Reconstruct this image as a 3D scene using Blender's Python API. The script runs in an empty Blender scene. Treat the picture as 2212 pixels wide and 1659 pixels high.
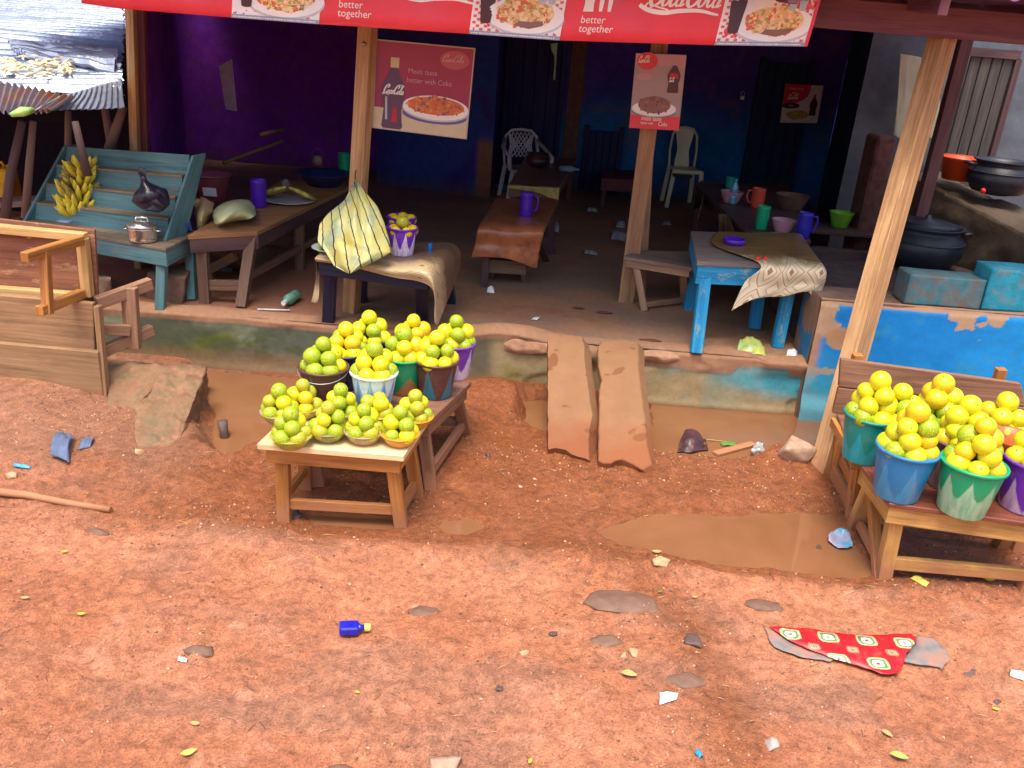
import bpy, bmesh, math, random
import numpy as np
from mathutils import Vector, Matrix
from mathutils.geometry import tessellate_polygon
random.seed(7)
SC = bpy.context.scene
COL = SC.collection
# ---------------------------------------------------------------- camera
CAM_H = 2.2; PITCH = math.radians(22.5); ROLL = math.radians(4.5); FPX = 1864.0
_f = Vector((0, math.cos(PITCH), -math.sin(PITCH))); _u = Vector((0, math.sin(PITCH), math.cos(PITCH))); _r = Vector((1, 0, 0))
CR = _r*math.cos(ROLL) + _u*math.sin(ROLL); CU = -_r*math.sin(ROLL) + _u*math.cos(ROLL)
cam_d = bpy.data.cameras.new('camera'); cam = bpy.data.objects.new('camera', cam_d); COL.objects.link(cam)
cam.matrix_world = Matrix(((CR.x, CU.x, -_f.x, 0), (CR.y, CU.y, -_f.y, 0), (CR.z, CU.z, -_f.z, CAM_H), (0, 0, 0, 1)))
cam_d.sensor_fit = 'HORIZONTAL'; cam_d.sensor_width = 36.0; cam_d.lens = 36.0*FPX/2212.0
cam_d.clip_start = 0.05; cam_d.clip_end = 2000
SC.camera = cam
# ---------------------------------------------------------------- light
SUN_EL, SUN_AZ = 72.0, 196.0      # soft overcast sun from behind and left of the camera
w = bpy.data.worlds.new('World'); SC.world = w; w.use_nodes = True
nt = w.node_tree; bg = nt.nodes['Background']; sky = nt.nodes.new('ShaderNodeTexSky')
sky.sky_type = 'NISHITA'; sky.sun_disc = False; sky.sun_elevation = math.radians(SUN_EL)
sky.sun_rotation = math.radians(SUN_AZ); sky.air_density = 1.0; sky.dust_density = 5.0; sky.ozone_density = 1.0
nt.links.new(sky.outputs[0], bg.inputs[0]); bg.inputs[1].default_value = 0.15
sd = bpy.data.lights.new('sun', 'SUN'); sd.energy = 1.8; sd.angle = math.radians(24); sd.color = (1.0, 0.92, 0.78)
so = bpy.data.objects.new('sun', sd); COL.objects.link(so)
_el, _az = math.radians(SUN_EL), math.radians(SUN_AZ)
sdir = Vector((math.sin(_az)*math.cos(_el), math.cos(_az)*math.cos(_el), math.sin(_el)))
so.rotation_euler = sdir.to_track_quat('Z', 'Y').to_euler()
SC.view_settings.view_transform = 'Standard'; SC.view_settings.look = 'None'
SC.view_settings.exposure = 0.98; SC.view_settings.gamma = 1.0
# ---------------------------------------------------------------- pixel helpers (2212 px wide view of the photograph)
def ray(x, y): return CR*((x-1106)/FPX) - CU*((y-829.5)/FPX) + _f
CC = Vector((0, 0, CAM_H))
def Z(x, y, z): d = ray(x, y); return CC + d*((z-CAM_H)/d.z)
def Y(x, y, yy): d = ray(x, y); return CC + d*(yy/d.y)
# ---------------------------------------------------------------- noise
def _hash(ix, iy, s):
    h = (ix.astype(np.int64)*374761393 + iy.astype(np.int64)*668265263 + s*982451653) & 0xffffffff
    h = ((h ^ (h >> 13))*1274126177) & 0xffffffff
    return ((h ^ (h >> 16)) & 0xffff)/65535.0
def vn(x, y, s=0):
    x = np.asarray(x, float); y = np.asarray(y, float)
    ix = np.floor(x); iy = np.floor(y); fx = x-ix; fy = y-iy
    fx = fx*fx*(3-2*fx); fy = fy*fy*(3-2*fy)
    a = _hash(ix, iy, s); b = _hash(ix+1, iy, s); c = _hash(ix, iy+1, s); d = _hash(ix+1, iy+1, s)
    return (a*(1-fx)+b*fx)*(1-fy)+(c*(1-fx)+d*fx)*fy
def fbm(x, y, s=0, o=4):
    t = 0; a = .5; n = 0
    for k in range(o):
        t = t + a*vn(x*2**k+13.7*k, y*2**k+7.1*k, s+k); n += a; a *= .5
    return t/n
def ss(a, b, x):
    t = np.clip((np.asarray(x, float)-a)/(b-a), 0, 1); return t*t*(3-2*t)
def polysd(x, y, P):
    """signed distance to polygon, negative inside"""
    x = np.asarray(x, float); y = np.asarray(y, float)
    d = np.full(x.shape, 1e9); ins = np.zeros(x.shape, bool)
    n = len(P)
    for i in range(n):
        ax, ay = P[i]; bx, by = P[(i+1) % n]
        ex, ey = bx-ax, by-ay; t = np.clip(((x-ax)*ex+(y-ay)*ey)/(ex*ex+ey*ey+1e-12), 0, 1)
        d = np.minimum(d, np.hypot(x-ax-t*ex, y-ay-t*ey))
        c = ((ay > y) != (by > y)) & (x < (bx-ax)*(y-ay)/((by-ay) if by != ay else 1e-9)+ax)
        ins ^= c
    return np.where(ins, -d, d)
# ---------------------------------------------------------------- materials
def _mat(name):
    m = bpy.data.materials.new(name); m.use_nodes = True
    t = m.node_tree; b = t.nodes['Principled BSDF']; return m, t, b
def N(t, typ, **k):
    n = t.nodes.new(typ)
    for a, v in k.items():
        if a in n.inputs.keys(): n.inputs[a].default_value = v
        else: setattr(n, a, v)
    return n
def ramp(t, fac, stops):
    r = t.nodes.new('ShaderNodeValToRGB'); cr = r.color_ramp
    while len(cr.elements) < len(stops): cr.elements.new(.5)
    for e, (p, c) in zip(cr.elements, stops):
        e.position = p; e.color = (*c, 1) if len(c) == 3 else c
    t.links.new(fac, r.inputs[0]); return r.outputs[0]
def mixc(t, fac, a, b, mode='MIX'):
    m = t.nodes.new('ShaderNodeMix'); m.data_type = 'RGBA'; m.blend_type = mode
    for s, v in ((m.inputs[0], fac), (m.inputs[6], a), (m.inputs[7], b)):
        if isinstance(v, (int, float)): s.default_value = v
        elif isinstance(v, tuple): s.default_value = (*v, 1)
        else: t.links.new(v, s)
    return m.outputs[2]
def noise(t, co, scale, det=4, rough=.6, dist=0):
    n = N(t, 'ShaderNodeTexNoise', Scale=scale, Detail=det, Roughness=rough, Distortion=dist)
    if co is not None: t.links.new(co, n.inputs['Vector'])
    return n.outputs['Fac']
def coord(t, kind='Object', scale=None):
    tc = t.nodes.new('ShaderNodeTexCoord'); o = tc.outputs[kind]
    if scale:
        mp = t.nodes.new('ShaderNodeMapping'); mp.inputs['Scale'].default_value = scale; t.links.new(o, mp.inputs[0]); o = mp.outputs[0]
    return o
def bump(t, b, h, s=.3, d=.01, prev=None):
    n = N(t, 'ShaderNodeBump', Strength=s, Distance=d); t.links.new(h, n.inputs['Height'])
    if prev is not None: t.links.new(prev, n.inputs['Normal'])
    t.links.new(n.outputs[0], b.inputs['Normal']); return n.outputs[0]
_mc = {}
def plain(name, c, rough=.6, spec=.4, var=.25, scale=12, metal=0, bmp=.15, trans=0, dirt=None, dirt_amt=.5):
    """one colour with mottling, optional dirt, bump"""
    if name in _mc: return _mc[name]
    m, t, b = _mat(name); co = coord(t)
    n1 = noise(t, co, scale, 5)
    lo = tuple(max(0, v*(1-var)) for v in c); hi = tuple(min(1, v*(1+var)) for v in c)
    col = ramp(t, n1, [(.3, lo), (.7, hi)])
    if dirt:
        n2 = noise(t, co, scale*.6+3, 6, .7)
        f = ramp(t, n2, [(1-dirt_amt-.1, (0, 0, 0)), (1-dirt_amt+.12, (1, 1, 1))])
        col = mixc(t, f, col, dirt)
    t.links.new(col, b.inputs['Base Color'])
    b.inputs['Roughness'].default_value = rough; b.inputs['Specular IOR Level'].default_value = spec
    b.inputs['Metallic'].default_value = metal
    if trans: b.inputs['Transmission Weight'].default_value = trans
    if bmp: bump(t, b, noise(t, co, scale*6, 4), bmp, .004)
    _mc[name] = m; return m
def wood(name, c1, c2, dark=None, rough=.65, stain=.35, spec=.3, grain=1.0, peel=None):
    """wood grain along U"""
    if name in _mc: return _mc[name]
    m, t, b = _mat(name)
    uv = coord(t, 'UV', (2.2, 70, 1)); na = noise(t, uv, 1.0, 6, .7, .5); nb = noise(t, coord(t, 'UV', (.9, 16, 1)), 1.0, 3, .6, 1.2)
    ad = t.nodes.new('ShaderNodeMath'); ad.operation = 'ADD'; t.links.new(na, ad.inputs[0]); t.links.new(nb, ad.inputs[1]); hf = t.nodes.new('ShaderNodeMath'); hf.operation = 'MULTIPLY'; t.links.new(ad.outputs[0], hf.inputs[0]); hf.inputs[1].default_value = .5; n1 = hf.outputs[0]
    lo = tuple(v*.62 for v in c1); col = ramp(t, n1, [(.34, lo), (.47, c1), (.62, c2)])
    uv2 = coord(t, 'UV', (3, 8, 1)); n2 = noise(t, uv2, 1.3, 5, .6)
    dk = dark or tuple(v*.35 for v in c1)
    f = ramp(t, n2, [(.5, (0, 0, 0)), (.8, (stain,)*3)]); col = mixc(t, f, col, dk)
    if peel:   # bare patches of another colour
        n3 = noise(t, coord(t, 'UV', (4, 10, 1)), 1.6, 7, .75)
        f3 = ramp(t, n3, [(.56, (0, 0, 0)), (.62, (1, 1, 1))]); col = mixc(t, f3, col, peel)
    # dried mud splashed up the lowest few centimetres of anything that stands on the soil
    ge = t.nodes.new('ShaderNodeNewGeometry'); sx = t.nodes.new('ShaderNodeSeparateXYZ'); t.links.new(ge.outputs['Position'], sx.inputs[0])
    nm_ = noise(t, coord(t), 14, 5, .7); mm = t.nodes.new('ShaderNodeMath'); mm.operation = 'MULTIPLY_ADD'; t.links.new(nm_, mm.inputs[0]); mm.inputs[1].default_value = -.28; t.links.new(sx.outputs[2], mm.inputs[2])
    mr = N(t, 'ShaderNodeMapRange'); t.links.new(mm.outputs[0], mr.inputs[0]); mr.inputs[1].default_value = -.10; mr.inputs[2].default_value = .0; mr.inputs[3].default_value = .85; mr.inputs[4].default_value = 0
    col = mixc(t, mr.outputs[0], col, (.40, .17, .09))
    t.links.new(col, b.inputs['Base Color'])
    b.inputs['Roughness'].default_value = rough; b.inputs['Specular IOR Level'].default_value = spec
    bump(t, b, na, .55*grain, .005)
    _mc[name] = m; return m
def vcol(name, rough=.8, spec=.3, scale=40, bmp=.4, mott=.25, bd=.006):
    """colour from the mesh attribute 'Col' (paint, soil, stains), alpha = gloss of wet parts"""
    if name in _mc: return _mc[name]
    m, t, b = _mat(name); a = N(t, 'ShaderNodeVertexColor', layer_name='Col'); co = coord(t)
    n1 = noise(t, co, scale, 6, .7)
    mult = ramp(t, n1, [(.25, (1-mott,)*3), (.75, (1+mott*.6,)*3)])
    col = mixc(t, 1.0, a.outputs['Color'], mult, 'MULTIPLY'); t.links.new(col, b.inputs['Base Color'])
    r = N(t, 'ShaderNodeMapRange'); t.links.new(a.outputs['Alpha'], r.inputs[0]); r.inputs[3].default_value = .12; r.inputs[4].default_value = rough
    t.links.new(r.outputs[0], b.inputs['Roughness']); b.inputs['Specular IOR Level'].default_value = spec
    bump(t, b, noise(t, co, scale*1.8, 6, .75), bmp, bd)
    _mc[name] = m; return m
def soilmat(name):
    m, t, b = _mat(name); a = N(t, 'ShaderNodeVertexColor', layer_name='Col'); co = coord(t)
    n1 = noise(t, co, 22, 9, .72); n2 = noise(t, co, 130, 3, .6); n3 = noise(t, co, 210, 2, .5)
    col = mixc(t, 1.0, a.outputs['Color'], ramp(t, n1, [(.28, (.52, .48, .46)), (.5, (.96, .95, .95)), (.70, (1.22, 1.25, 1.28))]), 'MULTIPLY')  # relief shade in the colour: bump hollows darker, crests lighter
    col = mixc(t, 1.0, col, ramp(t, n2, [(.30, (.66, .62, .60)), (.5, (1, 1, 1)), (.68, (1.18, 1.2, 1.22))]), 'MULTIPLY')
    pm = noise(t, co, 3.1, 4, .6); pr = ramp(t, pm, [(.42, (0, 0, 0)), (.6, (1, 1, 1))])
    sp = ramp(t, n3, [(.69, (0, 0, 0)), (.73, (.8,)*3)]); spm = mixc(t, 1.0, sp, pr, 'MULTIPLY'); aw = ramp(t, a.outputs['Alpha'], [(.5, (.15,)*3), (.85, (1, 1, 1))]); spm = mixc(t, 1.0, spm, aw, 'MULTIPLY'); col = mixc(t, spm, col, (.74, .44, .27))
    n4 = noise(t, coord(t, 'Object', (1, 1.3, 1)), 95, 3, .6); sd_ = ramp(t, n4, [(.26, (.8,)*3), (.31, (0, 0, 0))]); col = mixc(t, sd_, col, (.10, .045, .03))
    t.links.new(col, b.inputs['Base Color'])
    r = N(t, 'ShaderNodeMapRange'); t.links.new(a.outputs['Alpha'], r.inputs[0]); r.inputs[3].default_value = .16; r.inputs[4].default_value = .74; t.links.new(r.outputs[0], b.inputs['Roughness'])
    b.inputs['Specular IOR Level'].default_value = .45
    p = bump(t, b, n1, 1.0, .035); bump(t, b, n2, .8, .008, p)
    _mc[name] = m; return m
def bucketmat(name, base, streak, z0=.06, amp=.09, n=9, dirt=(.3, .18, .1), tint=.0):
    """moulded plastic with zigzag marbling round the lower wall"""
    if name in _mc: return _mc[name]
    m, t, b = _mat(name); co = coord(t)
    s = t.nodes.new('ShaderNodeSeparateXYZ'); t.links.new(co, s.inputs[0])
    def M(op, a, bb=None, c=None):
        q = t.nodes.new('ShaderNodeMath'); q.operation = op
        for i, v in enumerate((a, bb, c)):
            if v is None: continue
            if isinstance(v, (int, float)): q.inputs[i].default_value = v
            else: t.links.new(v, q.inputs[i])
        return q.outputs[0]
    an = M('MULTIPLY', M('ARCTAN2', s.outputs[1], s.outputs[0]), n/6.2832)
    pp = M('PINGPONG', an, .5)
    nn = noise(t, co, 18, 3)
    lim = M('ADD', M('MULTIPLY', M('POWER', M('MULTIPLY', pp, 2), 1.7), amp), M('ADD', M('MULTIPLY', nn, .05), z0-.025))
    f = M('MULTIPLY', M('SUBTRACT', lim, s.outputs[2]), 60); f = M('MINIMUM', M('MAXIMUM', f, 0), 1)
    streaks = noise(t, coord(t, 'Object', (40, 40, 5)), 1, 3)
    f = M('MULTIPLY', f, ramp(t, streaks, [(.3, (.35,)*3), (.6, (1, 1, 1))]))
    col = mixc(t, f, base, streak)
    n2 = noise(t, co, 14, 6, .7); fd = ramp(t, n2, [(.52, (0, 0, 0)), (.75, (.45,)*3)])
    col = mixc(t, fd, col, dirt)
    t.links.new(col, b.inputs['Base Color']); b.inputs['Roughness'].default_value = .38
    b.inputs['Specular IOR Level'].default_value = .5
    bump(t, b, noise(t, co, 30, 3), .08, .003)
    _mc[name] = m; return m
def orangemat(name, a, c, blot=(.12, .07, .01)):
    m, t, b = _mat(name); co = coord(t)
    oi = t.nodes.new('ShaderNodeObjectInfo')
    ad = N(t, 'ShaderNodeVectorMath', operation='ADD'); t.links.new(co, ad.inputs[0])
    sc = N(t, 'ShaderNodeVectorMath', operation='SCALE'); t.links.new(oi.outputs['Location'], sc.inputs[0]); sc.inputs['Scale'].default_value = 9.3
    t.links.new(sc.outputs[0], ad.inputs[1]); v = ad.outputs[0]
    n1 = noise(t, v, 9, 2); col = ramp(t, n1, [(.36, a), (.64, c)])
    n2 = noise(t, v, 55, 5, .75); f = ramp(t, n2, [(.6, (0, 0, 0)), (.75, (.55,)*3)]); col = mixc(t, f, col, blot)
    t.links.new(col, b.inputs['Base Color']); b.inputs['Roughness'].default_value = .36; b.inputs['Specular IOR Level'].default_value = .5
    b.inputs['Subsurface Weight'].default_value = 0
    bump(t, b, noise(t, v, 160, 3), .05, .001)
    return m
# ---------------------------------------------------------------- mesh builder
class MB:
    def __init__(s): s.v = []; s.f = []; s.uv = []; s.mi = []; s.sm = []; s.col = None
    def face(s, idx, uvs=None, m=0, sm=False):
        s.f.append(tuple(idx)); s.uv.append(uvs or [(0, 0)]*len(idx)); s.mi.append(m); s.sm.append(sm)
    def board(s, p0, p1, wd, th, up=(0, 0, 1), m=0, e0=None, e1=None, taper=1.0):
        """box from p0 to p1; wd across, th along up; centre line p0-p1"""
        p0 = Vector(p0); p1 = Vector(p1); d = p1-p0; L = d.length; d.normalize(); up = Vector(up)
        sd = d.cross(up)
        if sd.length < 1e-4: up = Vector((0, 1, 0)); sd = d.cross(up)
        sd.normalize(); u2 = sd.cross(d).normalized()
        b = len(s.v); ox, oy = random.random()*9, random.random()*9
        for k, p in enumerate((p0, p1)):
            q = 1 if k == 0 else taper
            for a, c in ((-1, -1), (1, -1), (1, 1), (-1, 1)):
                s.v.append(p + sd*(a*wd*q/2) + u2*(c*th*q/2))
        for i in range(4):
            j = (i+1) % 4; ww = (wd, th, wd, th)[i]; o = oy+i*.7
            s.face((b+i, b+j, b+4+j, b+4+i), [(ox, o), (ox, o+ww), (ox+L, o+ww), (ox+L, o)], m)
        s.face((b+3, b+2, b+1, b), [(ox, oy), (ox, oy+wd), (ox+.02, oy+wd), (ox+.02, oy)], m)
        s.face((b+4, b+5, b+6, b+7), [(ox, oy), (ox, oy+wd), (ox+.02, oy+wd), (ox+.02, oy)], m)
        return s
    def slab(s, top, th, m=0, down=(0, 0, -1)):
        """polygon 'top' extruded by th along down"""
        top = [Vector(p) for p in top]; dn = Vector(down).normalized()*th; n = len(top); b = len(s.v)
        s.v += top + [p+dn for p in top]
        e = (top[1]-top[0]).normalized(); nn = (top[1]-top[0]).cross(top[-1]-top[0]).normalized(); g = nn.cross(e)
        ox, oy = random.random()*9, random.random()*9
        U = [((p-top[0]).dot(e)+ox, (p-top[0]).dot(g)+oy) for p in top]
        s.face(range(b, b+n), U, m); s.face(range(b+2*n-1, b+n-1, -1), U[::-1], m)
        for i in range(n):
            j = (i+1) % n; L = (top[j]-top[i]).length; o = oy+i*.31
            s.face((b+i, b+n+i, b+n+j, b+j), [(ox, o), (ox, o+th), (ox+L, o+th), (ox+L, o)], m)
        return s
    def lathe(s, prof, c=(0, 0, 0), n=32, m=0, ax=None, sm=True, sx=1, sy=1):
        c = Vector(c); b = len(s.v); k = len(prof)
        R = ax or Matrix.Identity(3)
        for r, z in prof:
            for i in range(n):
                a = 2*math.pi*i/n; s.v.append(c + R @ Vector((r*math.cos(a)*sx, r*math.sin(a)*sy, z)))
        for j in range(k-1):
            for i in range(n):
                i2 = (i+1) % n
                s.face((b+j*n+i, b+j*n+i2, b+(j+1)*n+i2, b+(j+1)*n+i), None, m, sm)
        if prof[0][0] > 1e-5: s.face([b+i for i in range(n)][::-1], None, m)
        if prof[-1][0] > 1e-5: s.face([b+(k-1)*n+i for i in range(n)], None, m)
        return s
    def tube(s, pts, rad, n=8, m=0, sm=True, flat=1.0):
        pts = [Vector(p) for p in pts]; b = len(s.v); K = len(pts)
        if not hasattr(rad, '__len__'): rad = [rad]*K
        ref = Vector((0, 0, 1)); up = None
        for k, p in enumerate(pts):
            d = (pts[min(k+1, K-1)]-pts[max(k-1, 0)]).normalized()
            if up is None: up = ref if abs(d.z) < .9 else Vector((1, 0, 0))
            sd = d.cross(up).normalized(); up = sd.cross(d).normalized()
            for i in range(n):
                a = 2*math.pi*i/n; s.v.append(p + sd*(math.cos(a)*rad[k]) + up*(math.sin(a)*rad[k]*flat))
        for k in range(K-1):
            for i in range(n):
                j = (i+1) % n; s.face((b+k*n+i, b+k*n+j, b+(k+1)*n+j, b+(k+1)*n+i), [(k*.05, i*.05), (k*.05, i*.05+.05), (k*.05+.05, i*.05+.05), (k*.05+.05, i*.05)], m, sm)
        s.face([b+i for i in range(n)][::-1], None, m); s.face([b+(K-1)*n+i for i in range(n)], None, m)
        return s
    def ball(s, c, r, m=0, sq=(1, 1, 1), n=14):
        prof = [(max(1e-6, r*math.sin(math.pi*k/(n//1))), -r*math.cos(math.pi*k/n)) for k in range(n+1)]
        M = Matrix.Diagonal(Vector(sq)); return s.lathe(prof, c, n+4, m, M)
    def grid(s, P, nu, nv, m=0, sm=True, uvs=None):
        """P[j*nu+i]"""
        b = len(s.v); s.v += [Vector(p) for p in P]
        for j in range(nv-1):
            for i in range(nu-1):
                q = (b+j*nu+i, b+j*nu+i+1, b+(j+1)*nu+i+1, b+(j+1)*nu+i)
                s.face(q, [((k-b) % nu/(nu-1), (k-b)//nu/(nv-1)) for k in q] if uvs is None else [uvs[k-b] for k in q], m, sm)
        return s
    def build(s, name, mats, parent=None, bev=0, solid=0, colors=None, mods=None):
        if not isinstance(mats, (list, tuple)): mats = [mats]
        if parent is not None:
            o0 = Vector(parent['_o']) if '_o' in parent else Vector(parent.location)
        else:
            xs = [p[0] for p in s.v]; ys = [p[1] for p in s.v]; zs = [p[2] for p in s.v]
            o0 = Vector(((min(xs)+max(xs))/2, (min(ys)+max(ys))/2, min(zs)))
        me = bpy.data.meshes.new(name)
        me.from_pydata([tuple(Vector(p)-o0) for p in s.v], [], s.f)
        for mm in mats: me.materials.append(mm)
        uvl = me.uv_layers.new(name='UVMap'); flat = [c for f in s.uv for p in f for c in p]
        uvl.data.foreach_set('uv', flat)
        me.polygons.foreach_set('material_index', s.mi); me.polygons.foreach_set('use_smooth', s.sm)
        if colors is not None:
            ca = me.color_attributes.new('Col', 'FLOAT_COLOR', 'POINT'); ca.data.foreach_set('color', np.asarray(colors, np.float32).ravel())
        me.update()
        o = bpy.data.objects.new(name, me); COL.objects.link(o)
        if parent is not None: o.parent = parent
        else: o.location = o0
        if bev:
            b = o.modifiers.new('bevel', 'BEVEL'); b.width = bev; b.segments = 1; b.limit_method = 'ANGLE'; b.angle_limit = .6
        if solid:
            q = o.modifiers.new('solid', 'SOLIDIFY'); q.thickness = solid; q.offset = 0
        return o
ABS = {}
def tag(o, label=None, cat=None, group=None, kind=None):
    if label: o['label'] = label
    if cat: o['category'] = cat
    if group: o['group'] = group
    if kind: o['kind'] = kind
    return o
def thing(name, label, cat, loc=(0, 0, 0), group=None):
    o = bpy.data.objects.new(name, None); COL.objects.link(o); o.location = Vector(loc); o.empty_display_size = .05
    return tag(o, label, cat, group)
def part(name, mb, mat, root, **k):
    """part under a thing whose location is its base; nested parts are kept at the thing's origin"""
    p = root
    org = root
    while org.parent is not None: org = org.parent
    loc = Vector(org.location)
    class _P: pass
    o = mb.build(name, mat, None, **k)
    d = Vector(o.location)-loc
    o.data.transform(Matrix.Translation(d)); o.location = (0, 0, 0); o.parent = root
    return o
def copy_tree(o, loc=None, parent=None):
    c = o.copy(); COL.objects.link(c); c.parent = parent
    if loc is not None: c.location = loc
    for ch in o.children: copy_tree(ch, None, c)
    return c
def rockmesh(pts, amp=.01, cuts=3, fr=9, seed=0, smooth=True):
    """convex hull of pts, subdivided and roughened"""
    bm = bmesh.new(); vs = [bm.verts.new(p) for p in pts]
    r = bmesh.ops.convex_hull(bm, input=vs)
    bmesh.ops.delete(bm, geom=[g for g in bm.verts if not g.link_faces], context='VERTS')
    bmesh.ops.triangulate(bm, faces=bm.faces[:])
    for _ in range(cuts): bmesh.ops.subdivide_edges(bm, edges=bm.edges[:], cuts=1, use_grid_fill=True, smooth=.0)
    bm.normal_update(); bm.verts.ensure_lookup_table()
    co = np.array([v.co[:] for v in bm.verts])
    n = fbm(co[:, 0]*fr+co[:, 2]*fr*.7+seed, co[:, 1]*fr+co[:, 2]*fr*.6, 3+seed, 4)-.5
    for v, q in zip(bm.verts, n): v.co += v.normal*float(q)*2*amp
    mb = MB(); mb.v = [v.co.copy() for v in bm.verts]
    for f in bm.faces: mb.face([v.index for v in f.verts], None, 0, smooth)
    bm.free(); return mb
def randrock(c, r, flat=.6, seed=0, amp=None, n=12, cuts=2):
    rr = random.Random(seed); P = []
    for i in range(n):
        a = rr.random()*6.283; z = rr.uniform(-1, 1); q = math.sqrt(1-z*z); k = r*rr.uniform(.85, 1.1)
        P.append(Vector(c)+Vector((q*math.cos(a)*k, q*math.sin(a)*k, z*k*flat)))
    return rockmesh(P, amp or r*.08, cuts, .7/r, seed)
def patch(rows, nu=24, nv=24, wr=.01, fr=6, seed=0):
    """smooth sheet through rows of control points, with wrinkles"""
    rows = [[Vector(p) for p in r] for r in rows]
    def cr(a, t):
        n = len(a)-1; x = t*n; i = min(int(x), n-1); f = x-i
        p0 = a[max(i-1, 0)]; p1 = a[i]; p2 = a[i+1]; p3 = a[min(i+2, n)]
        return .5*((2*p1)+(p2-p0)*f+(2*p0-5*p1+4*p2-p3)*f*f+(3*p1-p0-3*p2+p3)*f**3)
    G = []
    for j in range(nv):
        for i in range(nu):
            G.append(cr([cr(r, i/(nu-1)) for r in rows], j/(nv-1)))
    G2 = []
    for j in range(nv):
        for i in range(nu):
            a = G[j*nu+min(i+1, nu-1)]-G[j*nu+max(i-1, 0)]; b = G[min(j+1, nv-1)*nu+i]-G[max(j-1, 0)*nu+i]
            nn = a.cross(b); nn = nn.normalized() if nn.length > 1e-9 else Vector((0, 0, 1))
            q = float(fbm(np.array([i/(nu-1)*fr+seed*3.1]), np.array([j/(nv-1)*fr*.6]), seed, 3)[0])-.5
            G2.append(G[j*nu+i]+nn*q*2*wr)
    return MB().grid(G2, nu, nv)
_tc = {}
def textmesh(s, size=1.0):
    """2-D triangles of a word in the built-in font, origin at left baseline"""
    if s in _tc: return _tc[s]
    c = bpy.data.curves.new('txt', 'FONT'); c.body = s; c.size = 1.0; c.resolution_u = 3
    o = bpy.data.objects.new('txt', c); COL.objects.link(o)
    dg = bpy.context.evaluated_depsgraph_get(); me = bpy.data.meshes.new_from_object(o.evaluated_get(dg))
    r = ([tuple(v.co[:2]) for v in me.vertices], [tuple(p.vertices) for p in me.polygons])
    bpy.data.objects.remove(o); bpy.data.meshes.remove(me); bpy.data.curves.remove(c); _tc[s] = r; return r
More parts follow.
